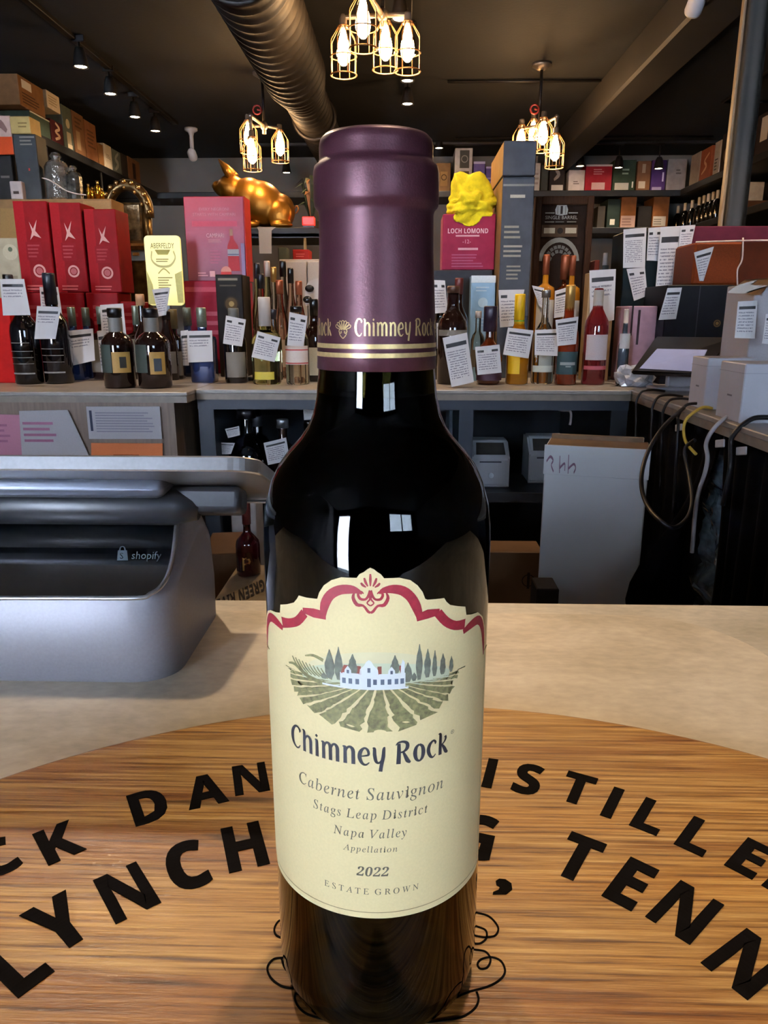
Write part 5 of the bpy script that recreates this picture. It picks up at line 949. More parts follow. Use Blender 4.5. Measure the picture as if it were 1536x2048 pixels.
b2('brown carton with white label on the lower back shelf', 1308, 1341, 392, '#714524', [('r', .05, .05, .85, .36, '#a9a095'), ('l', .1, .08, .8, .3, 3, '#6f675f')])
b2('small grey tin left of the dark green carton', 1196, 1212, 412, '#3e3a36')
# small pale capped bottles in a row on the lower right shelf
pale = mat('pale_bottle_foil', '#b9a58a', .4, .2); darkgl = mat('dark_bottle_glass', '#0e0d0b', .1, var=0, coat=.4)
for i, x in enumerate((1350, 1364, 1378, 1392, 1401, 1410, 1419, 1428)):
    Y = Yat(x, 2.16, ZB2); root = empty('wine_bottle', (2.17, Y, ZB2 - .02)); tag(root, 'dark wine bottle with pale neck foil in the row on the lower right shelf', 'bottle', 'pale-necked bottles on the lower right shelf')
    b = MB(); b.lathe([(0, 0), (.03, 0), (.033, .01), (.033, .10), (.026, .125), (.012, .145), (.011, .16), (0, .16)], 14); b.build('glass_body', darkgl, root)
    b = MB(); b.lathe([(.0125, .135), (.013, .19), (.0115, .2), (0, .2)], 12); b.build('neck_foil', pale, root)
rx('cream bottle box at the near end of the lower right shelf', 1436, 1452, 372, '#b19b7d', z0=ZB2 - .019)
rx('brown carton on the lower right shelf behind the steel post', 1454, 1476, 408, '#5f4029', z0=ZB2 - .019)

# ribbed steel post
post = empty('steel_post', (1.185, 2.9, ZC)); tag(post, 'tall ribbed grey steel post standing at the right of the counter', 'post')
stl = mat('post_steel', '#32312e', .6, .4, var=.04, scale=3)
b = MB(); N = 48; b.lathe([(1, 0), (1, CE - ZC)], N); 
for v in b.bm.verts:
    a = math.atan2(v.co.y, v.co.x); r = .040 + .004 * math.cos(a * 5); v.co.x, v.co.y = r * math.cos(a), r * math.sin(a)
b.build('tube', stl, post)
b = MB(); b.lathe([(.06, 0), (.06, .008), (.042, .012), (.042, 0)], 24); b.build('base_ring', metal_black, post)
b = MB(); b.box(-.05, -.041, -.012, .012, .01, CE - ZC - .01, mat('tan_lit_edge', '#8b7459', .5), bev=.002); b.build('lit_edge_strip', parent=post)  # tan strip paints in the warmly lit left edge of the post

# ------------------------------------------------------------------ bottles and hanging cards on the back counter
def card_mat(kind):
    key = 'printed_card_%s' % kind
    if key in _M: return _M[key]
    m = bpy.data.materials.new(key); m.use_nodes = True; nt = m.node_tree; B = nt.nodes['Principled BSDF']; B.inputs['Roughness'].default_value = .6
    uv = nt.nodes.new('ShaderNodeTexCoord'); sp = nt.nodes.new('ShaderNodeSeparateXYZ'); nt.links.new(uv.outputs['UV'], sp.inputs[0]); U, V = sp.outputs[0], sp.outputs[1]
    def mth(op, a, b=None):
        n = nt.nodes.new('ShaderNodeMath'); n.operation = op
        for i, q in enumerate((a, b)):
            if q is None: continue
            if isinstance(q, (int, float)): n.inputs[i].default_value = q
            else: nt.links.new(q, n.inputs[i])
        return n.outputs[0]
    def rng(x, a, b): return mth('MULTIPLY', mth('GREATER_THAN', x, a), mth('LESS_THAN', x, b))
    bar = mth('MULTIPLY', rng(V, .78, .86), rng(U, .08, .92))
    if kind == 'two': bar = mth('MULTIPLY', bar, mth('GREATER_THAN', mth('ABSOLUTE', mth('SUBTRACT', U, .5)), .16))
    lines = mth('GREATER_THAN', mth('SINE', mth('MULTIPLY', V, 75.0 if kind != 'long' else 130.0)), .25)
    ns = nt.nodes.new('ShaderNodeTexNoise'); ns.inputs['Scale'].default_value = 16; ns.inputs['Detail'].default_value = 2; nt.links.new(uv.outputs['UV'], ns.inputs['Vector'])
    lines = mth('MULTIPLY', mth('MULTIPLY', lines, rng(V, .12 if kind != 'top' else .5, .72)), mth('MULTIPLY', rng(U, .08, .84), mth('GREATER_THAN', ns.outputs['Fac'], .44)))
    mx = nt.nodes.new('ShaderNodeMix'); mx.data_type = 'RGBA'; mx.inputs[6].default_value = hx('#d3cfd0') + (1,); mx.inputs[7].default_value = hx('#84808a') + (1,); nt.links.new(lines, mx.inputs[0])
    m2 = nt.nodes.new('ShaderNodeMix'); m2.data_type = 'RGBA'; m2.inputs[7].default_value = hx('#26252b') + (1,); nt.links.new(mx.outputs[2], m2.inputs[6]); nt.links.new(bar, m2.inputs[0])
    nt.links.new(m2.outputs[2], B.inputs['Base Color']); _M[key] = m; return m
CARDS = 'printed cards hung on bottles and boxes'
def card(label, quad, Y, kind='one', bow=.004, dY=0.0):
    """TL, TR, BR, BL met at depth Y; a thin bowed card"""
    P = [atY(x, y, Y + dY * (0 if i < 2 else 1)) for i, (x, y) in enumerate(quad)]; c = (P[0] + P[1] + P[2] + P[3]) / 4
    bm = bmesh.new(); uvl = bm.loops.layers.uv.new(); N = 4; G = {}
    for s in (0, 1):
        for i in range(N + 1):
            for j in range(N + 1):
                u, v = i / N, j / N; q = P[3] * (1 - u) * (1 - v) + P[2] * u * (1 - v) + P[1] * u * v + P[0] * (1 - u) * v - c
                q.y += -bow * math.sin(math.pi * u) + .0009 * s; G[s, i, j] = bm.verts.new(q)
    def fc2(ks):
        f = bm.faces.new([G[k] for k in ks])
        for l, k in zip(f.loops, ks): l[uvl].uv = (k[1] / N, k[2] / N)
    for i in range(N):
        for j in range(N):
            fc2([(0, i, j), (0, i + 1, j), (0, i + 1, j + 1), (0, i, j + 1)]); fc2([(1, i, j + 1), (1, i + 1, j + 1), (1, i + 1, j), (1, i, j)])
    for i in range(N):
        fc2([(0, i, 0), (1, i, 0), (1, i + 1, 0), (0, i + 1, 0)]); fc2([(0, i + 1, N), (1, i + 1, N), (1, i, N), (0, i, N)])
        fc2([(0, 0, i + 1), (1, 0, i + 1), (1, 0, i), (0, 0, i)]); fc2([(0, N, i), (1, N, i), (1, N, i + 1), (0, N, i + 1)])
    me = bpy.data.meshes.new('price_card'); bm.to_mesh(me); bm.free(); me.materials.append(card_mat(kind))
    o = bpy.data.objects.new('price_card', me); COL.objects.link(o); o.location = c; return tag(o, label, 'card', CARDS)
def glassy(key, h, tr=1.0, rough=.03): return mat('glass_' + key, h, rough, var=0, trans=tr, ior=1.45)
DK = mat('near_black_bottle_glass', '#0c0b0d', .07, var=0, coat=.5)
AMB = mat('amber_whisky_glass', '#57230d', .05, var=0, coat=.5, trans=.25)
BRN = mat('dark_brown_bottle_glass', '#1d0f0b', .06, var=0, coat=.5)
ROSE = mat('deep_rose_glass', '#6b1a1c', .05, var=0, coat=.5, trans=.3)
RUBY = mat('orange_red_bottle_glass', '#7a2a12', .05, var=0, coat=.5, trans=.3)
YEL = mat('amber_yellow_glass', '#a5660d', .06, var=0, coat=.5, trans=.3)
CLR = glassy('clear', '#e6ebe4'); GRN = glassy('pale_green', '#cfd9a8'); PNK = glassy('pale_pink', '#e3c2b0')
BLU = mat('blue_square_glass', '#27365f', .05, var=0, coat=.6, trans=.3)
WP = lambda h='#cdc8c0': mat('bottle_label_' + h.lstrip('#'), h, .6, var=.05, scale=300)
PROF = {
 'tall': ([(0, 0), (.93, 0), (1, .02), (1, .60), (.93, .67), (.62, .745), (.44, .79), (.40, .84), (.38, .99)], .38),
 'stub': ([(0, 0), (.92, 0), (1, .03), (1, .56), (.96, .63), (.75, .70), (.45, .745), (.40, .77), (.40, .93)], .40),
 'square': ([(0, 0), (.95, 0), (1, .03), (1, .66), (.93, .71), (.5, .74), (.34, .77), (.32, .86)], .32),
 'flask': ([(0, 0), (.90, 0), (1, .03), (1, .48), (.93, .56), (.6, .64), (.34, .70), (.30, .76), (.30, .96)], .30),
 'slim': ([(0, 0), (.92, 0), (1, .015), (1, .52), (.95, .62), (.7, .72), (.46, .82), (.42, .98)], .42),
 'carafe': ([(0, 0), (.95, 0), (1, .02), (1, .77), (.92, .81), (.45, .835), (.30, .85), (.28, .99)], .28),
 'round': ([(0, 0), (.70, 0), (.85, .03), (1, .22), (.98, .42), (.7, .60), (.36, .68), (.30, .74), (.30, .92)], .30),
}
def bottle(label, xc, wpx, ytop, Y, kind, glass, capm, caph=.12, capr=None, labels=(), z0=ZC, rot=0.0, group=None, sq=0, ybase=None, neck=None):
    if ybase is not None: Y = atZ(xc, ybase, z0).y + .02
    t = atY(xc, ytop, Y); H = t.z - z0; R = (atY(xc + wpx / 2, ytop + 60, Y).x - atY(xc - wpx / 2, ytop + 60, Y).x) / 2; pr, nr = PROF[kind]
    xw = atY(xc, (ytop + 760) / 2, Y).x
    root = empty('bottle', (xw, Y, z0), (0, 0, rot)); tag(root, label, 'bottle', group)
    hb = H * (1 - caph * .55); n = 20 if not sq else 32
    b = MB(); pf = [(r * R, z * hb) for r, z in pr]; pf = pf + [(pf[-1][0] * .8, hb), (0, hb)]
    b.lathe(pf, n, sq=sq); b.build('glass_body', glass, root)
    cr = (capr or nr * 1.12) * R; zc0 = H * (1 - caph)
    if capm is not None:
        b = MB(); b.lathe([(nr * R * 1.03, zc0), (cr, zc0), (cr, H * .985), (cr * .92, H), (0, H)], 18); b.build('closure', capm, root)
    if neck is not None:
        b = MB(); b.lathe([(nr * R * 1.10, H * neck[0]), (nr * R * 1.08, H * neck[1])], 18); b.build('neck_sleeve', neck[2], root)
    for lb in labels:
        za, zb, m = lb[:3]; a0, a1 = (lb[3], lb[4]) if len(lb) > 3 else (-68, 68); a0, a1 = math.radians(a0 - 90), math.radians(a1 - 90)
        b = MB(); ro = R * (1.012 + .004 * labels.index(lb)); b.lathe([(ro, H * za), (ro, H * zb)], 16, a0=a0, a1=a1, sq=sq); lo = b.build('paper_label', m, root)
        if len(lb) > 5:
            b = MB(); rr = R * 1.02; it = lb[5]
            V, T, tw = text(it[0]); hgt = it[1]; hw = min(hgt * tw, 1.7 * R); k = hw / tw; mi = b.mi(flat(it[2])); vs = []
            for x, y in V:
                a = (x - tw / 2) * k / rr; vs.append(b.bm.verts.new((rr * math.sin(a), -rr * math.cos(a), H * it[3] + y * hgt)))
            for tt in T:
                try: b.bm.faces.new([vs[i] for i in tt])
                except ValueError: pass
            b.build('printed_word', parent=lo)
    return root
silv = mat('silver_green_cap', '#8b9486', .35, .6, var=.15, scale=200); blkcap = mat('black_cap', '#111014', .3, var=.1); goldc = mat('gold_capsule', '#b08a4a', .35, .6, var=.1); copc = mat('copper_capsule', '#9a5335', .38, .55, var=.15)
wcap = mat('white_cap', '#b9aea6', .45, var=.05); ycap = mat('yellow_seal', '#d9a90c', .45, var=.08); purc = mat('dark_purple_seal', '#241a2a', .3, var=.1); redc = mat('dark_red_cap', '#5a2320', .4)
peach = mat('peach_cork_ball', '#b98a62', .6, var=.1); wood_cork = mat('wooden_stopper', '#8a5a2a', .6, var=.2)
tan = WP('#a8803c'); grnl = WP('#333d36'); cream = WP('#c9bfa8'); whl = WP('#c8c6c6'); teal = WP('#1f3a3e'); ylw = WP('#d2a90e'); dgl = WP('#6b6458')

# left stretch
bottle('tall black bottle partly behind the first white card at far left', 28, 46, 549, 2.50, 'tall', DK, blkcap, .2)
bottle('tall black bottle with rows of pale print, leftmost in front', 48, 55, 560, 0, 'tall', DK, blkcap, .25, labels=[(.10, .115, WP('#8d8a86'), -50, 50), (.2, .206, WP('#77746e'), -50, 50), (.26, .266, WP('#77746e'), -50, 50), (.32, .326, WP('#77746e'), -50, 50), (.40, .408, WP('#77746e'), -40, 40)], ybase=768)
bottle('tall black bottle with blue-black neck wrap, second from far left', 108, 56, 546, 0, 'tall', DK, mat('blue_black_cap', '#1a1e2b', .3), .28, labels=[(.10, .115, WP('#8d8a86'), -50, 50), (.2, .206, WP('#77746e'), -50, 50), (.26, .266, WP('#77746e'), -50, 50), (.32, .326, WP('#77746e'), -50, 50)], ybase=767)
bottle('blue glass bottle with silver-green cap beside the second black bottle', 149, 38, 614, 2.50, 'square', BLU, silv, .26, .4, sq=6)
bottle('second blue glass bottle with silver-green cap, half behind the first', 177, 38, 615, 2.57, 'square', BLU, silv, .26, .4, sq=6)
bottle('bottle with silver-green cap behind the left amber bottle', 208, 44, 613, 2.54, 'square', BRN, silv, .24, .42, labels=[(.1, .55, dgl)], sq=6)
bottle('bottle with silver-green cap between the two amber bottles', 276, 36, 611, 2.54, 'square', BRN, silv, .26, .4, labels=[(.1, .55, dgl)], sq=6)
bottle('left of the two stubby dark amber bottles with yellow labels', 234, 62, 616, 0, 'stub', BRN, blkcap, .11, labels=[(.20, .46, tan, -2, 66), (.20, .55, grnl, -68, -4), (.26, .40, WP('#2b2620'), 24, 48)], ybase=776, neck=(.70, .88, WP('#6b6860')))
bottle('right of the two stubby dark amber bottles with yellow labels', 305, 66, 616, 0, 'stub', BRN, blkcap, .11, labels=[(.18, .46, tan, 4, 58), (.20, .55, grnl, -68, -4), (.22, .38, WP('#3a3f45'), 18, 44)], ybase=776, neck=(.70, .88, WP('#6b6860')))
bottle('dark bottle with peach ball stopper behind the right amber bottle', 286, 34, 588, 2.45, 'flask', BRN, peach, .13, .5)
bottle('slim dark bottle right of the right amber bottle under a tilted card', 336, 36, 622, 2.5, 'slim', BRN, blkcap, .12, labels=[(.1, .42, dgl)])
bottle('bottle with square tan cap right of the tilted card', 350, 30, 618, 2.55, 'square', BRN, mat('square_tan_cap', '#7b6a45', .4, .3), .28, .55, labels=[(.05, .4, dgl)], sq=6)
bottle('blue bottle with silver cap, left of the pair before the pink display', 378, 40, 615, 2.65, 'square', BLU, silv, .26, .4, sq=6)
bottle('blue bottle with silver cap, right of the pair before the pink display', 406, 48, 615, 2.42, 'square', BLU, silv, .26, .4, sq=6)
card('white square-marked card on the leftmost black bottle', [(0, 558), (48, 558), (61, 630), (6, 631)], 2.21, 'top')
card('white card curling behind the neck of the second black bottle', [(79, 574), (116, 574), (127, 648), (84, 640)], 2.50)
card('white card hanging low on the second black bottle', [(74, 612), (122, 614), (111, 678), (69, 678)], 2.20, 'top')
card('white card on the blue bottle beside the second black bottle', [(131, 662), (186, 657), (190, 721), (137, 733)], 2.44, 'top')
card('white card behind the left amber bottle, leaning to the right', [(200, 610), (246, 607), (253, 675), (204, 680)], 2.49)
card('narrow white card edge left of the left amber bottle', [(194, 662), (212, 660), (208, 745), (203, 745)], 2.48)
card('greyish tilted card hanging beside the glowing sign foot', [(304, 579), (340, 575), (332, 630), (318, 633)], 2.44)
card('white card on the left blue bottle before the pink display', [(361, 662), (376, 660), (378, 731), (364, 731)], 2.54)
card('white card on the right blue bottle before the pink display', [(374, 662), (424, 661), (426, 723), (376, 725)], 2.34, 'top')
bx('red_carton', 'bright red carton at the far left edge of the back counter', -60, 16, 596, 2.36, ZC, .1, '#a80f0a')
# red whisky cartons
rdm = '#7a0910'
def logo(): return [('r', 0, 0, .3, 1, '#8d1018'), ('p', [(.42, .78), (.52, .70), (.66, .80), (.58, .68), (.74, .60), (.52, .63), (.40, .58), (.48, .67)], '#c99a94'), ('r', .25, .36, .72, .56, '#7c0f18'), ('g', .58, .24, .19, .06, '#c98d88'), ('c', .58, .24, .10, '#a7595a'), ('l', .3, .38, .68, .54, 4, '#96383c'), ('l', .15, .02, .85, .09, 2, '#c05a58')]
zr = ZC + .285
for i, (x0, x1, yt, s) in enumerate(((25, 92, 402, 'leftmost'), (98, 160, 405, 'middle'), (167, 230, 418, 'rightmost'))):
    bx('whisky_carton', '%s of the three tall red cartons with round pale emblem' % s, x0, x1, yt, 2.6 + .01 * i, zr, .12, rdm, logo(), group='red cartons')
for i, (x0, x1, s) in enumerate(((40, 102, 'left'), (106, 168, 'middle'), (172, 236, 'right'), (240, 272, 'narrow rightmost'))):
    A, D = atY(x0, 600, 2.6), atY(x1, 600, 2.6)
    carton('whisky_carton', '%s red carton in the low row under the tall red cartons' % s, 'box', A.x, D.x, 2.6, 2.725, ZC, zr - .001 if i < 3 else zr - .03, col(rdm, .5), None, [('r', .2, .55, .8, .9, '#7c0f18'), ('l', .2, .6, .8, .88, 3, '#96383c')], '-y', group='red cartons')
tr = bx('kraft_carton', 'big open kraft carton behind the red whisky cartons at left', -60, 222, 398, 2.76, ZC, .12, '#7d5f3d', [('r', .80, .72, .99, .99, '#8f6f49'), ('r', .02, .3, .36, .95, '#86683f')])
ZT = atY(100, 398, 2.76).z
c_ = bx('cream_box', 'pale cream box with arched label in front of the kraft carton, left edge', -30, 33, 476, 2.70, ZC, .05, '#a9a08a', [('c', .75, .9, .24, '#b9b29c'), ('c', .76, .92, .07, '#55604f'), ('l', .55, .3, .95, .75, 7, '#837b68')])
lt = mat('lit_sign_panel', '#e8e2a8', .4, var=0, emit=.36, ecol='#f2e87e')
# glowing sign
A, D = atY(287, 471, 2.68), atY(359, 471, 2.68); w_, zt_ = D.x - A.x, A.z; sg = empty('lit_sign', ((A.x + D.x) / 2, 2.68, ZC)); tag(sg, 'glowing pale yellow upright bottle-shop sign panel left of the pink display', 'sign')
zb_ = atY(300, 611, 2.68).z; b = MB(); Rr = .014; pts = []; hx_ = w_ / 2
for cx, cy, a0 in ((hx_ - Rr, zb_ - ZC + Rr, -90), (hx_ - Rr, zt_ - ZC - Rr, 0), (-hx_ + Rr, zt_ - ZC - Rr, 90), (-hx_ + Rr, zb_ - ZC + Rr, 180)):
    for i in range(7): a = math.radians(a0 + 15 * i); pts.append((cx + Rr * math.cos(a), 0, cy + Rr * math.sin(a)))
f = b.face(pts); g = bmesh.ops.extrude_face_region(b.bm, geom=[f]); bmesh.ops.translate(b.bm, verts=[v for v in g['geom'] if isinstance(v, bmesh.types.BMVert)], vec=(0, .012, 0)); b.build('panel', lt, sg)
b = MB(); b.box(-hx_ * .7, hx_ * .7, -.02, .05, 0, .015, blkcap, bev=.003); b.box(-.012, .012, .002, .012, .015, zb_ - ZC, blkcap); b.build('stand', parent=sg)
prints(sg, (-hx_, 0, zb_ - ZC), (1, 0, 0), (0, 0, 1), (0, -1, 0), w_, zt_ - zb_, [('t', 'ABERFELDY', .5, .82, .075, '#6f6a3a', .66), ('p', [(.28, .80), (.72, .80), (.64, .73), (.36, .73)], '#a9a35c'), ('l', .3, .62, .72, .68, 2, '#8a8450'), ('w', [(.2, .78, .03), (.18, .66, .03), (.32, .58, .03), (.5, .56, .03), (.7, .58, .03), (.84, .68, .03), (.8, .78, .03)], '#c9c384'), ('w', [(.34, .46, .02), (.5, .53, .02), (.66, .46, .02)], '#b5ae6c'), ('l', .32, .24, .74, .42, 5, '#a39c60'), ('p', [(.0, .02), (.2, .02), (.16, .3), (.02, .5)], '#c7bf78'), ('p', [(.80, .45), (1, .5), (1, .04), (.84, .04)], '#cfc880')])
# pink promotional display
dsp = empty('promo_display', (0, 0, ZC)); A, D = atY(366, 393, 2.82), atY(486, 393, 2.82); dsp.location = ((A.x + D.x) / 2, 2.82, ZC); tag(dsp, 'tall pink-red promotional display stand with printed bottle and slogan', 'display'); W_ = D.x - A.x; Hh = A.z - ZC
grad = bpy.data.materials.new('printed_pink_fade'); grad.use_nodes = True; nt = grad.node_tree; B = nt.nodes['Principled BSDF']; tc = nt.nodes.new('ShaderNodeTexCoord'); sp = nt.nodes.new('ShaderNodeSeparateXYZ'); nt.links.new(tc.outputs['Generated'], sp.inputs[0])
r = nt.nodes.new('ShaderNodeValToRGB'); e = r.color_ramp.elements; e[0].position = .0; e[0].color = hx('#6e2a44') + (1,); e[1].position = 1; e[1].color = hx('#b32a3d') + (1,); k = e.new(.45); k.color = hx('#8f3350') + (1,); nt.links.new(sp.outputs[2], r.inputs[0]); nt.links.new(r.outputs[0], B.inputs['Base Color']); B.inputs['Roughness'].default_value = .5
zs_ = atY(370, 562, 2.82).z - ZC
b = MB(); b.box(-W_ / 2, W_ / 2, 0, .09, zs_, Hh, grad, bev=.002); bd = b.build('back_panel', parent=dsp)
b = MB(); b.box(W_ / 2, W_ / 2 + .004, -.002, .10, zs_, Hh, col('#a5231f', .5)); b.build('side_panel', parent=dsp)
b = MB(); b.box(-W_ / 2 - .004, W_ / 2 + .002, -.05, .09, 0, zs_ - .002, col('#8e1a33', .5), bev=.003); b.build('base_tray', parent=dsp)
prints(dsp, (-W_ / 2, -.05, 0), (1, 0, 0), (0, 0, 1), (0, -1, 0), W_, zs_, [('r', 0, .88, 1, .93, '#b34a5c'), ('l', .2, .4, .7, .7, 3, '#b5586a')], name='printed_base')
prints(dsp, (-W_ / 2, 0, zs_), (1, 0, 0), (0, 0, 1), (0, -1, 0), W_, Hh - zs_, [('t', 'EVERY NEGRONI', .5, .835, .035, '#d9949c', .66), ('t', 'STARTS WITH CAMPARI', .5, .775, .035, '#d9949c', .82), ('r', .12, .65, .88, .715, '#bd4f62'), ('t', 'CAMPARI', .5, .52, .05, '#e3b9be', .3), ('l', .38, .46, .62, .5, 2, '#d59aa2'), ('l', .4, .2, .6, .38, 5, '#a95c72'),
 ('p', [(.74, .62), (.80, .62), (.81, .5), (.88, .42), (.90, .12), (.70, .12), (.70, .42), (.75, .5)], '#a5383f'), ('r', .75, .54, .80, .62, '#b98f7c'), ('r', .70, .30, .89, .38, '#9fa0a8'), ('r', .7, .31, .89, .325, '#56566a'), ('c', .66, .11, .09, '#c88a7e'), ('r', .57, .02, .75, .11, '#b33c3c'), ('r', .93, .02, .99, .45, '#8d7a9d'), ('r', .38, .05, .47, .12, '#d9a5aa'), ('l', .18, .05, .36, .11, 2, '#c98a93')])
# ornate brass arch, behind the red cartons
oar = empty('brass_till', (0, 0, ZC)); A = atY(255, 600, 2.9); oar.location = (A.x, 2.925, ZC); tag(oar, 'ornate antique brass till with studded arched top behind the red cartons', 'till')
brs = mat('antique_brass', '#6d5534', .3, .85, var=.4, scale=40, bump=.4, bscale=60); brs2 = mat('bright_brass_stud', '#c9a26a', .25, .9, var=.1)
zk = lambda y: atY(255, y, 2.9).z - ZC
pxm = (atY(300, 420, 2.9).x - atY(210, 420, 2.9).x) / 90
b = MB(); b.box(-40 * pxm, 40 * pxm, 0, .05, 0, zk(520), brs, bev=.006); b.box(-46 * pxm, 46 * pxm, -.02, .05, zk(500), zk(480), brs, bev=.004); b.build('case', parent=oar)
zc_, rr_ = zk(420), 42 * pxm
b = MB(); b.tube([(rr_ * math.cos(math.radians(a)), .06, zc_ + rr_ * 1.25 * math.sin(math.radians(a))) for a in range(-10, 191, 10)], .022, 8, brs); b.build('arch', parent=oar)
b = MB(); b.tube([(-36 * pxm, .06, zk(500)), (-38 * pxm, .06, zc_)], .02, 8, brs); b.build('arch_post', parent=oar)
b = MB(); b.tube([(36 * pxm, .06, zk(500)), (38 * pxm, .06, zc_)], .02, 8, brs); b.build('arch_post', parent=oar)
for i in range(11):
    a = math.radians(18 * i)
    b = MB(); b.ell(((rr_ + .010) * math.cos(a), .036, zc_ + (rr_ * 1.25 + .010) * math.sin(a)), .0095, .009, .0095, seg=10); b.build('stud', brs2, oar)
    if i % 2: b = MB(); b.ell(((rr_ - .012) * math.cos(a), .034, zc_ + (rr_ * 1.25 - .012) * math.sin(a)), .007, .008, .007, seg=10); b.build('stud', brs2, oar)
b = MB(); b.box(-30 * pxm, 30 * pxm, .05, .09, zk(498), zc_ + 20 * pxm, mat('brass_scroll_plate', '#8a7556', .35, .8, var=.5, scale=60, bump=.8, bscale=90), bev=.01); b.build('scroll_plate', parent=oar)
for i in range(4):
    x = (-26 + i * 17) * pxm; b = MB(); b.box(x - .012, x + .012, -.03, -.018, zk(512), zk(505), brs2 if i % 2 else wcap, bev=.002); b.build('key', parent=oar)
b = MB(); b.box(-42 * pxm, 42 * pxm, -.03, 0, zk(492), zk(487), brs2); b.build('ledge', parent=oar)
# goods on top of the kraft carton
def tp(name, label, x0, x1, yt, Y, dep, c, front=None, z0=None, g='boxes on the kraft carton'): return bx(name, label, x0, x1, yt, Y, ZT if z0 is None else z0, dep, c, front, group=g)
tp('spirit_box', 'tall slate grey bottle box on the kraft carton, far left', 24, 70, 268, 2.79, .08, '#3b3d3d', [('l', .3, .82, .95, .98, 3, '#8d8579'), ('r', .55, .45, .62, .49, '#c0453a')])
zy = (atY(24, 268, 2.79).z + atY(70, 268, 2.79).z) / 2; tp('spirit_box', 'small yellow-cream box on top of the slate grey box', 18, 58, 232, 2.79, .08, '#a88e57', [('l', .4, .3, .9, .7, 2, '#7a6338')], z0=zy + .001)
tp('spirit_box', 'black box below the orange box at the left edge', -14, 21, 310, 2.795, .08, '#24211f', [('r', .3, .5, .8, .55, '#6b625a')])
zo = (atY(-14, 310, 2.795).z + atY(21, 310, 2.795).z) / 2; tp('spirit_box', 'orange and white patterned box at the very left edge', -26, 19, 231, 2.795, .08, '#bf9d90', [('r', 0, 0, 1, .46, '#c2451c'), ('w', [(.2, .6, .1), (.5, .8, .2), (.8, .6, .1)], '#7b5a52')], z0=zo + .001)
tp('spirit_box', 'small white box with a dark oval in front of the slate box', 18, 42, 362, 2.765, .03, '#b8a9a2', [('r', .25, .3, .72, .45, '#4b403b')])
crys = mat('cut_crystal', '#a9a49c', .06, .75, var=.6, scale=50, bump=1.0, bscale=70)
for i, (x, w, yt, s) in enumerate(((110, 44, 306, 'large cut crystal decanter on the kraft carton'), (145, 30, 332, 'smaller dark crystal decanter right of the large one'))):
    t = atY(x, yt, 2.83); R = w / 2 * 2.83 / F; H = t.z - ZT; root = empty('decanter', (t.x, 2.83, ZT)); tag(root, s, 'decanter')
    b = MB(); b.lathe([(0, 0), (R * .9, 0), (R, .01), (R, H * .7), (R * .8, H * .8), (R * .35, H * .86), (0, H * .86)], 12, smooth=False); b.build('body', crys if i == 0 else mat('dark_crystal', '#4b4944', .08, .6, var=.7, scale=50, bump=1.0, bscale=70), root)
    b = MB(); b.lathe([(R * .3, H * .86), (R * .5, H * .93), (R * .3, H), (0, H)], 8, smooth=False); b.build('stopper', crys, root)
for i, (x, yt, s) in enumerate(((176, 368, 'leftmost small gold bottle on the kraft carton'), (184, 374, 'second small gold bottle on the kraft carton'), (194, 362, 'tallest small gold bottle on the kraft carton'), (203, 376, 'rightmost small gold bottle on the kraft carton'))):
    t = atY(x, yt, 2.80); R = (4 if i != 2 else 5.5) * 2.8 / F; H = t.z - ZT; root = empty('gold_bottle', (t.x, 2.80, ZT)); tag(root, s, 'bottle')
    b = MB(); b.lathe([(0, 0), (R, 0), (R, H * .7), (R * .4, H * .8), (R * .4, H * .88), (0, H * .88)], 12); b.build('body', mat('gold_mirror', '#c28f2e', .2, .95, var=.1), root)
    b = MB(); b.lathe([(R * .5, H * .86), (R * .5, H), (0, H)], 10); b.build('cap', brs2, root)
b = MB(); b.tube(smooth([atY(x, y, 2.765) for x, y in ((84, 356), (98, 360), (112, 368), (130, 380), (150, 387), (172, 390))], 5), .0022, 6, wcap)
tag(b.build('string'), 'pale string lying slack across the crystal decanters', 'string')

# middle of the counter, left of the wine bottle
blb = bx('gift_box', 'tall black box with round medallion, right of the pink display', 430, 484, 549, 2.62, ZC, .13, '#19130f', [('c', .55, .72, .28, '#4a3a24'), ('g', .55, .72, .28, .05, '#2a2118'), ('c', .56, .72, .1, '#8a744a'), ('l', .1, .93, .95, .98, 1, '#8d8474'), ('l', .15, .88, .9, .91, 1, '#5d5648')])
bottle('black bottle with grey cap and beige lower label before the black gift box', 470, 46, 616, 2.40, 'stub', DK, mat('grey_stone_cap', '#5a5a54', .6, var=.3), .16, .46, labels=[(.08, .42, dgl, -40, 66)])
bottle('wide pale green bottle with yellow label under a tilted card', 531, 58, 594, 2.36, 'stub', GRN, wcap, .33, .42, labels=[(.06, .15, WP('#b9a83c'), -45, 40)])
bottle('tall bottle with white and red banded label beside the wine bottle', 594, 48, 612, 2.36, 'stub', CLR, blkcap, .08, .5, labels=[(.26, .50, WP('#c9bdb6')), (.27, .285, WP('#a8352f')), (.44, .455, WP('#a8352f'))])
bottle('dark bottle with plain cream label just left of the wine bottle', 629, 40, 598, 2.46, 'tall', BRN, blkcap, .2, labels=[(.08, .42, WP('#b8ad94'))])
card('tilted white two-bar card before the black gift box', [(452, 631), (492, 639), (484, 693), (446, 687)], 2.33, 'two')
card('tilted white two-bar card on the wide pale green bottle', [(515, 662), (561, 675), (549, 724), (503, 714)], 2.27, 'two')
card('tall white two-bar card on the red-banded bottle', [(579, 624), (615, 632), (607, 693), (574, 691)], 2.28, 'two')
BG = 'clear bottles crowded behind the pale green bottle'
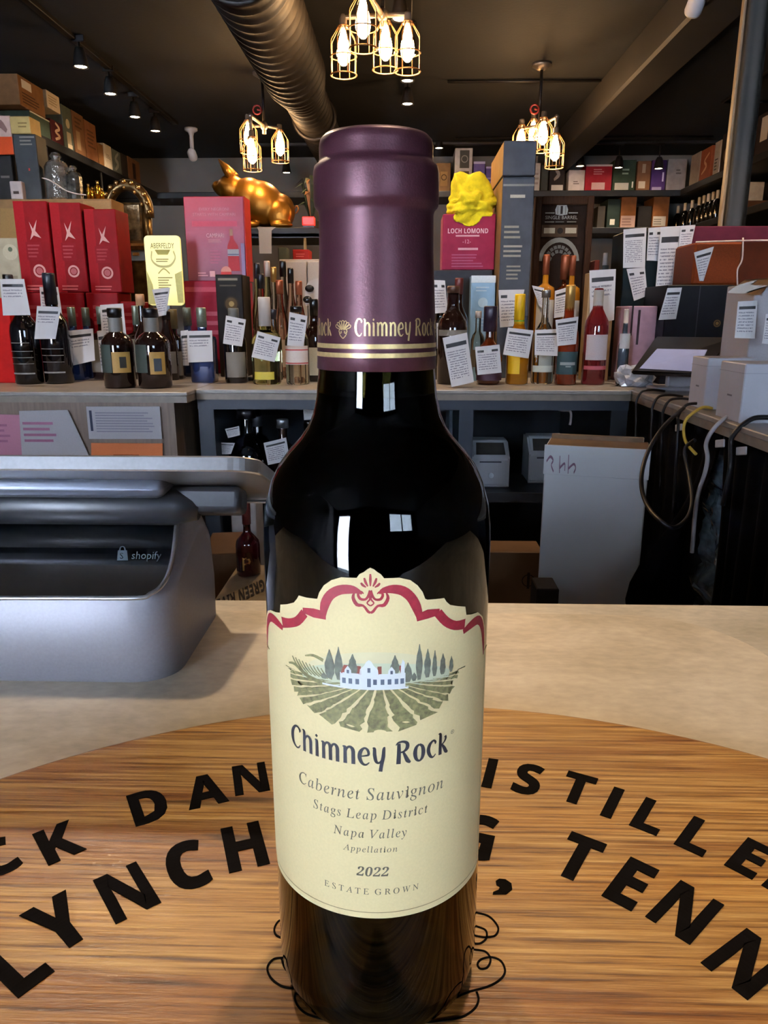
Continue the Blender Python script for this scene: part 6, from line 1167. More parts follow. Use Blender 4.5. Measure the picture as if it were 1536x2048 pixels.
for x, w, yt, Y, k, gl, cp_, s in ((518, 26, 526, 2.82, 'slim', GRN, blkcap, 'leftmost black-capped clear bottle in the crowd'), (538, 26, 522, 2.88, 'slim', GRN, wcap, 'pale-capped green bottle below the white paper strip'), (525, 30, 548, 2.66, 'slim', PNK, blkcap, 'pink-tinted bottle behind the wide pale green bottle'), (551, 24, 534, 2.80, 'slim', CLR, goldc, 'gold-capped clear bottle in the crowd'), (569, 28, 522, 2.86, 'slim', CLR, blkcap, 'tall black-capped bottle before the grey cabinet'), (584, 26, 536, 2.72, 'slim', PNK, blkcap, 'black-capped pink bottle before the grey cabinet'), (600, 30, 562, 2.60, 'slim', PNK, copc, 'copper-capped pink bottle behind the tall card'), (562, 32, 560, 2.58, 'slim', PNK, copc, 'copper-capped bottle left of the tall card'), (548, 32, 618, 2.50, 'stub', GRN, blkcap, 'small green bottle between the two tilted cards')):
    bottle(s, x, w, yt, Y, k, gl, cp_, .14, labels=[(.12, .4, WP('#b09a88'))], group=BG)
# pale card with black ovals
def planar(name, label, cat, pts, Y, m, items=None, th=.003):
    P = [atY(x, y, Y) for x, y in pts]; c = sum(P, Vector()) / len(P); b = MB(); f = b.face([p - c for p in P], m); g = bmesh.ops.extrude_face_region(b.bm, geom=[f]); bmesh.ops.translate(b.bm, verts=[v for v in g['geom'] if isinstance(v, bmesh.types.BMVert)], vec=(0, th, 0))
    o = b.build(name, loc=c); return tag(o, label, cat)
hc = empty('bottle_carrier', (0, 0, 0)); pts = [(609, 576), (618, 562), (636, 556), (640, 600), (628, 612), (611, 611)]; P = [atY(x, y, 2.72) for x, y in pts]; c = sum(P, Vector()) / 6; hc.location = c; tag(hc, 'white card carrier with black ovals leaning behind the dark bottle', 'carrier')
b = MB(); f = b.face([p - c for p in P]); g = bmesh.ops.extrude_face_region(b.bm, geom=[f]); bmesh.ops.translate(b.bm, verts=[v for v in g['geom'] if isinstance(v, bmesh.types.BMVert)], vec=(0, .01, 0)); b.build('card', wcap, hc)
for x, y in ((619, 577), (615, 599)):
    b = MB(); q = atY(x, y, 2.718) - c; b.lathe([(0, 0), (.016, 0), (.016, .002), (0, .002)], 20, m=blkcap, M=Matrix.Translation(q) @ Matrix.Rotation(math.pi / 2, 4, 'X') @ Matrix.Scale(.75, 4, (0, 1, 0))); b.build('dark_oval', parent=hc)

# rack behind, with the gold pig
ZG = atY(540, 456, 4.25).z; rk = empty('display_rack', (-.72, 4.45, 0)); tag(rk, 'black metal rack behind the counter carrying the gold pig', 'rack')
b = MB(); b.box(-.32, .42, -.22, .25, ZG - .05, ZG, blk, bev=.003); b.build('board', parent=rk)
b = MB(); b.box(-.32, .42, -.22, -.215, ZG - .052, ZG - .03, mat('dark_blue_rail', '#2a2a33', .4, .3)); b.build('price_rail', parent=rk)
for x in (-.31, .41):
    b = MB(); b.box(x - .015, x + .015, .2, .24, 0, ZG - .05, metal_black); b.build('upright', parent=rk)
b = MB(); A = atY(610, 480, 4.24); b.tube([(A.x + .72, A.y - 4.45, .9), (A.x + .72, A.y - 4.45, ZG - .05)], .009, 8, mat('beige_pole', '#84745c', .5)); b.build('pole', parent=rk)
b = MB(); b.box(-.32, .42, -.2, .25, .88, .9, blk); b.build('board', parent=rk)
pig = empty('gold_pig', (0, 0, 0)); q0 = atY(515, 452, 4.3); pig.location = (q0.x, 4.36, ZG); tag(pig, 'shiny gold pig figure sitting on the rack behind the pink display', 'figurine'); k_ = 4.45 / F
def pp(x, y, d=0): return ((x - 515) * k_, d, (452 - y) * k_ + .004)
b = MB()
for x, y, rx_, ry_, rz_, d, an in ((556, 421, 26, 24, 31, 0, 0), (556, 428, 24, 14, 26, -16, 0), (522, 408, 44, 30, 38, 0, 40), (497, 398, 34, 28, 36, 0, 30), (482, 425, 16, 12, 30, -16, 10), (482, 425, 16, 12, 30, 16, 10), (466, 382, 26, 24, 25, 0, 20), (449, 381, 15, 13, 14, 0, 0), (438, 378, 7, 11, 10, 0, 0), (500, 446, 20, 12, 7, -20, 0), (560, 447, 22, 12, 6, -24, 0)):
    b.ell(pp(x, y, d * k_), rx_ * k_, ry_ * k_, rz_ * k_, seg=20, M=Matrix.Rotation(math.radians(an), 3, 'Y'))
me = bpy.data.meshes.new('pig_tmp'); b.bm.to_mesh(me); b.bm.free(); tmp = bpy.data.objects.new('pig_tmp', me); COL.objects.link(tmp)
md = tmp.modifiers.new('r', 'REMESH'); md.mode = 'VOXEL'; md.voxel_size = .006; md.use_smooth_shade = True; md2 = tmp.modifiers.new('s', 'SMOOTH'); md2.factor = .5; md2.iterations = 22
bpy.context.view_layer.update(); me2 = bpy.data.meshes.new_from_object(tmp.evaluated_get(bpy.context.evaluated_depsgraph_get())); bpy.data.objects.remove(tmp)
goldp = mat('polished_gold_paint', '#85591a', .38, .8, var=.2, scale=6); me2.name = 'body'; me2.materials.clear(); me2.materials.append(goldp)
bo = bpy.data.objects.new('body', me2); COL.objects.link(bo); bo.parent = pig
for d in (-12, 12):
    b = MB(); b.tube([pp(470, 362, d * k_), pp(461, 350, d * 1.2 * k_), pp(449, 335, d * 1.3 * k_)], [.030, .024, .004], 10); b.build('ear', goldp, pig)
b = MB(); b.tube(smooth([pp(582, 425, 0), pp(588, 418, 0), pp(585, 411, .01), pp(580, 416, .01)], 4), .004, 6); b.build('tail', goldp, pig)
for d in (-4, 4):
    b = MB(); b.ell(pp(432.5, 378, d * k_), .004, .006, .008, seg=8); b.build('nostril', mat('dark_nostril', '#3a260a', .5), pig)
wp_ = empty('paper_strip', (0, 0, 0)); P = [atY(x, y, 4.20) for x, y in ((514, 454), (552, 454), (543, 461), (543, 507), (519, 507), (517, 461))]; c = sum(P, Vector()) / 6; wp_.location = c; tag(wp_, 'blank white paper strip hanging from the rack under the gold pig', 'paper')
b = MB(); f = b.face([p - c for p in P]); g = bmesh.ops.extrude_face_region(b.bm, geom=[f]); bmesh.ops.translate(b.bm, verts=[v for v in g['geom'] if isinstance(v, bmesh.types.BMVert)], vec=(0, .002, 0)); b.build('sheet', WP('#b8aea2'), wp_)
A, D = atY(604, 433, 4.24), atY(629, 451, 4.24); clk = empty('red_display', ((A.x + D.x) / 2, 4.24, ZG)); tag(clk, 'small glowing red display on the rack right of the gold pig', 'display')
b = MB(); b.box(-(D.x - A.x) / 2, (D.x - A.x) / 2, 0, .04, .012, A.z - ZG, mat('red_lit_face', '#b01010', .3, var=.1, scale=60, emit=2.2, ecol='#ff1c12'), bev=.004); b.build('lit_face', parent=clk)
b = MB(); b.box(-.03, .03, .005, .035, 0, .012, blkcap); b.build('foot', parent=clk)
def plant(label, px, py, Y, z0):
    root = empty('potted_plant', (atY(px, py, Y).x, Y, z0)); tag(root, label, 'plant'); rn = random.Random(3)
    b = MB(); b.lathe([(0, 0), (.035, 0), (.045, .07), (.04, .07), (.038, .06), (0, .06)], 16); b.build('pot', mat('dark_pot', '#2b211b', .6), root)
    for i in range(26):
        a = rn.random() * 6.28; l = .05 + rn.random() * .06; up = .10 + rn.random() * .16; b = MB(); w = .012
        p0 = Vector((0, 0, .06)); p1 = Vector((math.cos(a) * l * .5, math.sin(a) * l * .5, .06 + up)); p2 = Vector((math.cos(a) * l, math.sin(a) * l, .05 + up * .9)); s_ = Vector((-math.sin(a), math.cos(a), 0)) * w
        v = [b.bm.verts.new(q) for q in (p0, p1 + s_, p1 - s_ + Vector((0, 0, .004)), p2)]; b.bm.faces.new([v[0], v[1], v[2]]); b.bm.faces.new([v[1], v[3], v[2]]); b.build('leaf', mat('dark_leaf', '#1f2a1a', .5, var=.3) if i % 5 else mat('brown_leaf', '#5a3a1e', .6), root)
plant('dark green plant with brown leaves behind the wine bottle neck, on the rack', 622, 420, 4.58, ZG)
# grey cabinet with red box far behind
A, D = atY(556, 518, 3.3), atY(640, 518, 3.3); gc = empty('grey_cabinet', ((A.x + D.x) / 2, 3.4, 0)); tag(gc, 'pale grey two-door cabinet behind the clear bottles', 'cabinet'); W2 = (D.x - A.x) / 2; zt2 = A.z
b = MB(); b.box(-W2, W2 + .1, -.08, .3, 0, zt2, WP('#a39b92'), bev=.003); b.build('carcass', parent=gc)
for x0, x1 in ((-W2 + .003, W2 * .32), (W2 * .32 + .006, W2 + .095)):
    b = MB(); b.box(x0, x1, -.098, -.081, .1, zt2 - .01, WP('#b0a89e'), bev=.002); dr_ = b.build('door', parent=gc)
    b = MB(); b.tube([(x1 - .02, -.11, zt2 - .3), (x1 - .02, -.11, zt2 - .2)], .004, 6); b.build('handle', metal_black, dr_)
bx('red_box', 'small red box on top of the pale grey cabinet', 585, 618, 499, 3.42, zt2, .1, '#8a1f1a', [('l', .2, .3, .8, .7, 2, '#b5534a')])
bx('green_tin', 'small dull green tin left of the red box on the cabinet', 556, 574, 495, 3.42, zt2, .07, '#474c42')

# ------------------------------------------------------------------ right of the wine bottle, on the back counter
dgc = bx('grey_carton', 'wide dark grey carton under the burgundy box, right of the wine bottle', 862, 985, 540, 2.72, ZC, .22, '#33343a')
zd = atY(930, 540, 2.72).z
bur = bx('whisky_box', 'burgundy box with pale lettering under the yellow cloth', 886, 992, 428, 2.74, zd + .001, .16, '#8d2440', [('t', 'LOCH LOMOND', .48, .66, .085, '#dcbcc0', .78, 'b'), ('r', .25, .60, .70, .63, '#cf9aa3'), ('t', '-12-', .46, .48, .07, '#cf9aa3', .3), ('r', .3, .36, .68, .40, '#cf9aa3'), ('l', .18, .04, .8, .3, 5, '#a5506a')], side='#a34a64')
zb3 = atY(940, 428, 2.74).z
yel = mat('yellow_microfibre', '#d8c312', .9, var=.15, scale=60, bump=.6, bscale=300)
cl = atY(945, 408, 2.74); b = MB(); r = bmesh.ops.create_icosphere(b.bm, subdivisions=5, radius=1.0); kx = 2.8 / F
for v in r['verts']:
    p = v.co.copy(); n = noise.noise(p * 1.6 + Vector((3, 1, 7))) * .30 + noise.noise(Vector((p.x * 1.5, p.y * 2, p.z * 5 + 4))) * .17 + noise.noise(p * 9) * .04
    rad = 1 + n; q = Vector((p.x * 42 * rad, p.y * 38 * rad, p.z * 34 * rad))
    a = max(0, p.dot(Vector((.16, -.1, .98)).normalized()) - .80) / .20; q += Vector((6, 0, 24)) * a
    a = max(0, p.dot(Vector((-.62, -.1, .78)).normalized()) - .90) / .10; q += Vector((-8, 0, 26)) * a
    a = max(0, p.dot(Vector((.85, -.1, .4)).normalized()) - .8) / .2; q += Vector((9, 0, 6)) * a
    fold = math.sin((p.z * 5.2 + p.x * 1.6) + 1.2 * noise.noise(p * 2.3)) * 4.0; q.y -= fold
    v.co = q * kx
for f in b.bm.faces: f.smooth = True
zt_ = zb3 + .003 - cl.z; yfr = 2.738 - 2.785
for v in b.bm.verts:
    if v.co.z < zt_ and v.co.y > yfr:
        if v.co.y > yfr + .02: v.co.z = zt_
        else: v.co.y = yfr
yc = tag(b.build('cleaning_cloth', yel, loc=(cl.x, 2.785, cl.z)), 'crumpled yellow cleaning cloth lying on the burgundy box', 'cloth')
slate = '#45484e'
g1_ = bx('grey_box', 'lower tall slate grey box with rows of pale lettering, right of the yellow cloth', 1006, 1070, 353, 2.60, ZC, .36, slate, [('r', .02, .955, .99, .965, '#7d7d78'), ('r', .25, .90, .72, .915, '#b3aea0'), ('l', .1, .70, .8, .775, 3, '#8f897b'), ('l', .1, .61, .8, .68, 3, '#9a9385'), ('l', .22, .5, .7, .58, 4, '#8f897b'), ('r', 0, .315, 1, .322, '#2b2c30')], side='#86683f')
zg1 = atY(1040, 353, 2.60).z
g2_ = bx('grey_box', 'upper plain slate grey box stacked on the lettered one', 1008, 1074, 281, 2.59, zg1 + .001, .36, slate, None, side='#93713f')
sbx = empty('framed_sign', (0, 0, ZC)); A, D = atY(1071, 393, 2.93), atY(1188, 393, 2.93); W4 = D.x - A.x; H4 = A.z - ZC; sbx.location = ((A.x + D.x) / 2, 2.93, ZC); tag(sbx, 'dark wooden framed barrel sign with pale lettering, right of the grey boxes', 'sign')
fw = mat('dark_walnut_frame', '#3d2414', .6, spec=.1, var=.3, scale=20, stretch=(8, 8, 1))
for nm, x0, x1, z0, z1 in (('frame', -W4 / 2, -W4 / 2 + .024, 0, H4), ('frame', W4 / 2 - .024, W4 / 2, 0, H4), ('frame', -W4 / 2 + .024, W4 / 2 - .024, H4 - .03, H4), ('frame', -W4 / 2 + .024, W4 / 2 - .024, 0, .03)):
    b = MB(); b.box(x0, x1, -.012, .025, z0, z1, fw, bev=.003); b.build('frame_rail', parent=sbx)
b = MB(); b.box(-W4 / 2 + .02, W4 / 2 - .02, 0, .02, .02, H4 - .02, mat('dark_sign_board', '#271810', .65, spec=.08, var=.2)); b.build('board', parent=sbx)
zz = lambda y: (atY(1130, y, 2.93).z - ZC) / H4
arc = lambda r0, r1: [(.46 + r * math.cos(math.radians(a)), zz(548) + r * .78 * math.sin(math.radians(a))) for r, rng_ in ((r0, range(12, 169, 12)), (r1, range(168, 11, -12))) for a in rng_]
prints(sbx, (-W4 / 2, -.0005, 0), (1, 0, 0), (0, 0, 1), (0, -1, 0), W4, H4, [('p', [(.36, zz(429)), (.35, zz(419)), (.38, zz(410)), (.54, zz(410)), (.57, zz(419)), (.56, zz(429)), (.46, zz(431))], '#a8a39b'), ('r', .44, zz(428), .48, zz(412), '#332a24'), ('r', .385, zz(428), .40, zz(412), '#7b756c'), ('r', .52, zz(428), .535, zz(412), '#7b756c'), ('r', .18, zz(427), .34, zz(425), '#a39d93'), ('r', .58, zz(427), .74, zz(425), '#a39d93'),
 ('t', 'SINGLE BARREL', .46, zz(438.5), .019, '#a8a196', .66), ('r', .18, zz(445), .34, zz(443), '#8f897f'), ('r', .56, zz(445), .72, zz(443), '#8f897f'), ('l', .36, zz(446), .55, zz(442), 1, '#6f6a61'), ('r', .13, zz(474), .75, zz(450), '#4e3826'), ('r', .17, zz(467), .36, zz(456), '#b9a88e'), ('r', .54, zz(467), .73, zz(456), '#b9a88e'), ('c', .45, zz(462), .05, '#2a201a')])
b = MB()
def arch_pts(r0, r1):
    V = []
    for i in range(15):
        a = math.radians(4 + 172 * i / 14)
        for r in (r0, r1): V.append((r * math.cos(a) * W4 - .01, -.003, (zz(525) * H4) + r * 1.15 * W4 * math.sin(a)))
    return V
V = arch_pts(.29, .36); vs = [b.bm.verts.new(v) for v in V]
for i in range(14): b.bm.faces.new([vs[2 * i], vs[2 * i + 2], vs[2 * i + 3], vs[2 * i + 1]])
b.build('barrel_rim_print', WP('#7d7668'), sbx)
b = MB()
for i, (r_, n_) in enumerate(((.225, 9), (.16, 6))):
    for k in range(n_):
        a = math.radians(160 - 140 * k / (n_ - 1)); cx, cz = r_ * math.cos(a) * W4 - .01, zz(525) * H4 + r_ * 1.15 * W4 * math.sin(a); t = a - math.pi / 2; ux, uz = math.cos(t) * .006, math.sin(t) * .006; wx, wz = -uz, ux
        b.face([(cx - ux - wx, -.003, cz - uz - wz), (cx + ux - wx, -.003, cz + uz - wz), (cx + ux + wx, -.003, cz + uz + wz), (cx - ux + wx, -.003, cz - uz + wz)])
b.build('barrel_letter_print', WP('#5d574d'), sbx, nrm=False)
# bottles of the right front row
pale_mark = WP('#8d9490')
bottle('dark bottle behind the long two-bar card, just right of the wine bottle', 905, 60, 572, 2.38, 'tall', BRN, mat('brown_bottle_cap', '#4a2f22', .4), .07, labels=[(.5, .56, dgl)])
bottle('red-capped dark bottle behind the long card', 916, 40, 556, 2.60, 'tall', BRN, redc, .16)
bottle('dark bottle at the edge of the wine bottle, with two cards', 880, 44, 590, 2.56, 'tall', DK, blkcap, .2)
bottle('round shouldered amber bottle with dark purple wax neck', 979, 54, 612, 2.36, 'round', AMB, purc, .32, .5, labels=[(.06, .3, WP('#3a2034'))])
bottle('yellow sealed bottle with green band and yellow label', 1037, 46, 588, 2.38, 'slim', YEL, ycap, .34, .46, labels=[(.12, .46, ylw, -62, 4)], neck=(.70, .76, WP('#5b8a2a')))
bottle('clear bottle with white foot label under a white card', 1088, 46, 580, 2.40, 'flask', CLR, mat('clear_cap_steel', '#8f8d86', .25, .7), .08, .4, labels=[(.13, .2, WP('#b9beb2')), (.2, .5, WP('#8f948c'), -30, 40)])
bottle('gold-necked amber bottle with dark teal label', 1136, 44, 570, 2.36, 'slim', RUBY, goldc, .28, .44, labels=[(.11, .34, teal, -70, 70), (.205, .235, pale_mark, -44, 40), (.185, .197, pale_mark, -14, 14)])
bottle('deep rose bottle with pale label and clear neck, right end of the row', 1192, 48, 574, 2.37, 'tall', ROSE, None, .02, labels=[(.26, .52, WP('#b9aeb2'), -60, 62), (.16, .2, WP('#a8505a'), -66, 66)], neck=(.79, .97, WP('#a8a29a')))
bottle('small clear bottle below the pale blue tin', 955, 28, 622, 2.50, 'stub', CLR, wcap, .1, labels=[(.2, .45, dgl)])
bx('pale_blue_tin', 'pale blue and white tin standing behind the purple-necked bottle', 943, 992, 551, 2.64, ZC, .07, '#8fb2cf', [('r', 0, .93, 1, 1, '#d6e2ea'), ('c', .5, .74, .2, '#b9d2e2'), ('l', .2, .84, .8, .9, 2, '#bcd0dd'), ('l', .2, .5, .8, .6, 3, '#a9c6da')])
card('white two-bar card at the edge of the wine bottle, upper', [(866, 560), (890, 561), (896, 625), (868, 627)], 2.50, 'two')
card('white one-bar card at the edge of the wine bottle, lower', [(873, 646), (896, 645), (893, 668), (874, 698)], 2.49)
card('long tilted two-bar card just right of the wine bottle', [(885, 676), (934, 665), (948, 764), (903, 774)], 2.235, 'long')
card('square two-bar card on the purple-necked amber bottle', [(950, 694), (999, 689), (1003, 745), (955, 750)], 2.24, 'two')
card('pale two-bar card behind the yellow-necked bottle', [(997, 580), (1049, 579), (1033, 652), (1000, 655)], 2.55, 'two')
card('white one-bar card on the yellow-necked bottle', [(1016, 655), (1067, 661), (1057, 717), (1006, 709)], 2.29)
card('white one-bar card on the clear bottle', [(1070, 660), (1117, 658), (1115, 712), (1069, 710)], 2.30)
card('white one-bar card on the gold-necked bottle', [(1111, 640), (1157, 633), (1152, 688), (1115, 692)], 2.27)
for x, w, yt, s in ((1087, 40, 509, 'left decanter bottle with copper neck and amber shoulder'), (1124, 34, 510, 'middle decanter bottle with thick copper stopper'), (1139, 36, 511, 'right decanter bottle with copper neck and amber shoulder')):
    fat = 'thick' in s; bottle(s, x, w if not fat else 30, yt, 2.62 if not fat else 2.78, 'carafe', mat('amber_carafe_glass', '#b5731c', .06, var=0, coat=.5, trans=.3) if not fat else AMB, copc, .16 if not fat else .2, .34 if not fat else .6, labels=[] if fat else [(.2, .64, WP('#c9c0b2'), -60, 60)])
card('curved white card under the left amber shoulder', [(1064, 571), (1088, 576), (1090, 620), (1078, 612)], 2.58, bow=.004)
card('curved white card under the right amber shoulder', [(1110, 582), (1140, 573), (1138, 632), (1108, 636)], 2.58, bow=.004)
pc = bx('cream_carton', 'pale cream standing carton with a paper sheet, behind the rose bottle', 1180, 1232, 545, 2.50, ZC, .07, '#b39a78', side='#a5855c')
card('white sheet with a black bar on the cream carton', [(1179, 541), (1232, 538), (1228, 640), (1180, 650)], 2.488, 'top')
bx('narrow_box', 'narrow dark red bottle box beside the framed sign', 1190, 1200, 520, 2.86, ZC, .08, '#6d2f22')
for i, (x, s) in enumerate(((1202, 'left black-labelled clear bottle behind the cream carton'), (1225, 'right black-labelled clear bottle behind the cream carton'))):
    bottle(s, x, 20, 506, 2.80, 'slim', CLR, wcap, .1, labels=[(.72, .9, WP('#2b2b2b'), -40, 40), (.76, .85, pale_mark, -18, 10)])

# ------------------------------------------------------------------ right counter
bx('green_carton', 'dark green-black carton behind the fan of white papers', 1252, 1374, 462, 2.62, ZC, .16, '#1c2324', [('r', .08, .3, .5, .42, '#27505a')])
bx('pink_carton', 'pale pink carton under the fan of white papers', 1256, 1316, 612, 2.44, ZC, .14, '#b58f9c', [('r', .14, .62, .2, 1, '#3b3036'), ('r', .36, .5, .44, .95, '#3b3036')])
bottle('small bottle with white label before the pink carton', 1248, 22, 618, 2.38, 'slim', mat('steel_blue_glass', '#3a4450', .1, var=0, coat=.5), wcap, .3, .42, labels=[(.48, .68, whl)], group=None)
mar = bx('maroon_carton', 'big maroon carton at the right behind the plastic wrapped box', 1378, 1545, 452, 2.64, ZC, .19, '#5b2230')
FP = [('tall white paper with black bar, left in the fan of papers', [(1247, 459), (1293, 455), (1290, 535), (1246, 536)], 2.60, 'long'), ('white paper second in the fan, partly covered', [(1297, 456), (1324, 454), (1318, 522), (1293, 521)], 2.605, 'two'), ('long white paper hanging lowest in the fan of papers', [(1322, 454), (1364, 452), (1343, 596), (1309, 597)], 2.59, 'long'), ('white paper with purple fold at the right of the fan', [(1362, 452), (1391, 450), (1379, 507), (1356, 508)], 2.585, 'two'), ('small tilted paper below the left paper of the fan', [(1253, 538), (1290, 535), (1295, 591), (1268, 602)], 2.595, 'two'), ('small paper below the right side of the fan', [(1352, 518), (1374, 518), (1372, 569), (1347, 568)], 2.597, 'one')]
for l, q, y, k in FP: card(l, q, y, k)
# wrapped orange brown box and black hamper
leath = mat('orange_brown_card', '#73300f', .55, spec=.12, var=.15, scale=200, bump=.1)
wr = empty('wrapped_box', (0, 0, 0)); Yw = 2.42; A = atY(1390, 496, Yw); K = atY(1484, 484, Yw); x0w, x1w = A.x, A.x + .42; zb5 = atY(1440, 570, Yw).z
wr.location = ((x0w + x1w) / 2, Yw + .1, zb5); tag(wr, 'orange-brown box in clear plastic wrap on the black hamper', 'box'); hw = (x1w - x0w) / 2; ht = K.z - zb5
b = MB(); b.box(-hw, hw, -.10, .10, 0, ht, leath, bev=.006); b.build('carton', parent=wr)
wrap = mat('wrap_edge_highlight', '#d9c3b4', .15, var=.2, scale=40)  # pale lines paint the highlights along the edges of the clear film
for pts in ([(-hw + (K.x - A.x), -.104, ht + .012), (-hw + (K.x - A.x) + .004, -.106, ht * .6), (-hw + (K.x - A.x) - .006, -.105, ht * .35), (-hw + (K.x - A.x), -.104, 0)], [(-hw, -.102, ht), (0, -.105, ht + .004), (hw, -.102, ht)]):
    b = MB(); b.tube(smooth(pts, 5), .0025, 6); b.build('wrap_edge_glint', wrap, wr)
b = MB(); xk = -hw + (K.x - A.x); b.box(xk - .001, hw + .001, -.103, -.1005, 0, ht, mat('darker_brown_card', '#56220c', .55, spec=.12, var=.15)); b.build('side_flap', parent=wr)
card('white one-bar card folded over the orange-brown box', [(1388, 505), (1428, 493), (1407, 562), (1399, 562)], Yw - .012)
hm = carton('black_hamper', 'black presentation box with gold emblem on the right counter', 'box', atY(1332, 600, 2.38).x, atY(1466, 600, 2.38).x, 2.38, 2.60, ZC, zb5 - .001, col('#17161a', .45), None, [('r', .485, 0, .5, 1, '#3c3a3e'), ('g', .80, .62, .055, .02, '#6b5330'), ('c', .80, .62, .025, '#8a6c3d')], '-y')
card('white one-bar card hanging on the left of the black hamper', [(1335, 576), (1364, 575), (1352, 638), (1317, 640)], 2.36)
wbx = carton('white_box', 'tall white gift box with open flap at the right edge', 'box', atY(1508, 600, 1.84).x, atY(1508, 600, 1.84).x + .22, 1.84, 2.0, ZC, atY(1508, 568, 1.84).z, WP('#a8a4a8'), None, None)
A = [atY(x, y, 1.82) for x, y in ((1456, 586), (1490, 562), (1545, 558), (1522, 590))]; c = sum(A, Vector()) / 4; b = MB(); f = b.face([p - c for p in A]); g = bmesh.ops.extrude_face_region(b.bm, geom=[f]); bmesh.ops.translate(b.bm, verts=[v for v in g['geom'] if isinstance(v, bmesh.types.BMVert)], vec=(0, .0, .003)); fl = b.build('flap', WP('#c3b5a8'), wbx, loc=c - wbx.location)
card('white one-bar card in front of the tall white gift box', [(1476, 603), (1515, 601), (1510, 677), (1469, 676)], 1.81, 'one')
card('white card cut by the right edge on the tall white gift box', [(1532, 628), (1560, 627), (1556, 690), (1524, 687)], 1.78, 'one')
# tablet on a white stand
ts = empty('counter_tablet', (0, 0, ZC)); qx = [atY(x, y, yy) for x, y, yy in ((1262, 742, 2.13), (1400, 748, 2.02), (1472, 674, 2.24), (1312, 672, 2.31))]; c = sum(qx, Vector()) / 4; ts.location = (c.x, c.y, ZC); tag(ts, 'black tablet tilted on a white stand, with a lavender reflection painted on its screen', 'tablet')
n_ = (qx[1] - qx[0]).cross(qx[3] - qx[0]).normalized(); n_ = n_ if n_.y < 0 else -n_
b = MB(); f = b.face([q - ts.location for q in qx]); g = bmesh.ops.extrude_face_region(b.bm, geom=[f]); bmesh.ops.translate(b.bm, verts=[v for v in g['geom'] if isinstance(v, bmesh.types.BMVert)], vec=-n_ * .012)
bmesh.ops.bevel(b.bm, geom=list(b.bm.edges), offset=.004, segments=2, affect='EDGES'); b.build('tablet_case', mat('black_tablet_case', '#0f0e12', .3, var=.05), ts)
b = MB(); m4 = lambda u, v: (qx[0] * (1 - u) * (1 - v) + qx[1] * u * (1 - v) + qx[2] * u * v + qx[3] * (1 - u) * v) - ts.location + n_ * .0008
b.face([m4(.1, .07), m4(.93, .05), m4(.80, .62), m4(.14, .62)]); b.build('screen', mat('lavender_reflection', '#8e93b8', .25, var=.03, emit=.12, ecol='#a9aed6'), ts, nrm=False)  # lavender reflection on the dark screen, painted in with a faint glow
b = MB(); b.box(-.07, .09, -.03, .06, 0, .010, WP('#9a98a0'), bev=.003); b.box(-.03, .04, -.005, .02, .010, c.z - ZC - .012, WP('#9a98a0'), bev=.004); b.build('stand', parent=ts)
# two white product boxes in front
def wb_(label, xl, xr_, ytl, Yb_, dep, hx2=.11):
    P = atY(xr_, ytl, Yb_); X0 = P.x; dep = Yat(xl, X0, 1.12) - Yb_; o = empty('product_box', (X0 + hx2, Yb_ + dep / 2, ZC)); tag(o, label, 'box', 'white product boxes on the right counter'); h_ = P.z - ZC
    b = MB(); b.box(-hx2, hx2, -dep / 2, dep / 2, 0, h_, mat('white_product_card', '#b4b3bb', .45, var=.03), bev=.002); b.build('carton', parent=o)
    b = MB(); b.box(-hx2 - .001, hx2 + .001, -dep / 2 - .0012, dep / 2 + .0012, h_ * .84, h_ * .845, col('#8a8890', .6)); b.build('lid_seam', parent=o)
    prints(o, (-hx2, dep / 2, 0), (0, -1, 0), (0, 0, 1), (-1, 0, 0), dep, h_, [('r', .42, .42, .62, .45, '#75737b')], name='printed_side')
    return o
wb_('near white product box with cool lit end at the right edge', 1437, 1492, 728, 1.50, .20)
wb_('white product box behind the near one, nearer the tablet', 1381, 1417, 716, 1.72, .22, .055)
crp = empty('crumpled_wrap', (0, 0, ZC)); p = atZ(1268, 772, ZC); crp.location = p; tag(crp, 'crumpled clear plastic wrap on the counter corner under the tablet', 'wrap')
b = MB(); r = bmesh.ops.create_icosphere(b.bm, subdivisions=3, radius=1.0)
for v in r['verts']: q = v.co; n = 1 + noise.noise(q * 2.6 + Vector((9, 2, 1))) * .6; v.co = Vector((q.x * .055 * n, q.y * .04 * n, max(0, (q.z + .55) * .04 * n)))
b.build('film', mat('crinkled_film', '#b9bcc6', .15, var=.2, scale=60), crp)
# cables over the counter edge
cab = mat('black_cable_rubber', '#141316', .45, var=.05)
def cable(label, pts, m, r=.0035):
    b = MB(); b.tube(smooth(pts, 7), r, 7, m); return tag(b.build('cable'), label, 'cable', 'cables over the right counter edge')
xe = XC - .012
def edge_loop(y, bulge, dropz, back=.07):
    return [(XC + back, y + .03, ZC + .0045), (XC + .03, y + .012, ZC + .010), (XC - .002, y, ZC + .006), (xe - bulge, y - .004, ZC - .02), (xe - .004, y - .008, ZC - .05), (xe + .004, y - .01, ZC - dropz)]
for i, (px, s, bu, dz_) in enumerate(((1238, 'black cable hanging at the far corner of the right counter', .006, .10), (1285, 'second black cable from the far corner over the edge', .004, .16), (1318, 'third black cable from the far corner over the edge', .004, .2), (1340, 'fourth black cable from the far corner over the edge', .004, .22), (1372, 'fifth black cable, just left of the yellow one', .006, .25))):
    cable(s, edge_loop(Yat(px, XC, ZC), bu, dz_), cab)
yy = Yat(1391, XC, ZC); cable('yellow cable looping over the right counter edge', [(XC + .04, yy + .01, ZC + .006), (XC + .012, yy, ZC + .008), (xe - .012, yy - .01, ZC - .02), (xe - .016, yy - .03, ZC - .06), (xe - .004, yy - .07, ZC - .085)], mat('yellow_cable', '#b99a3a', .45))
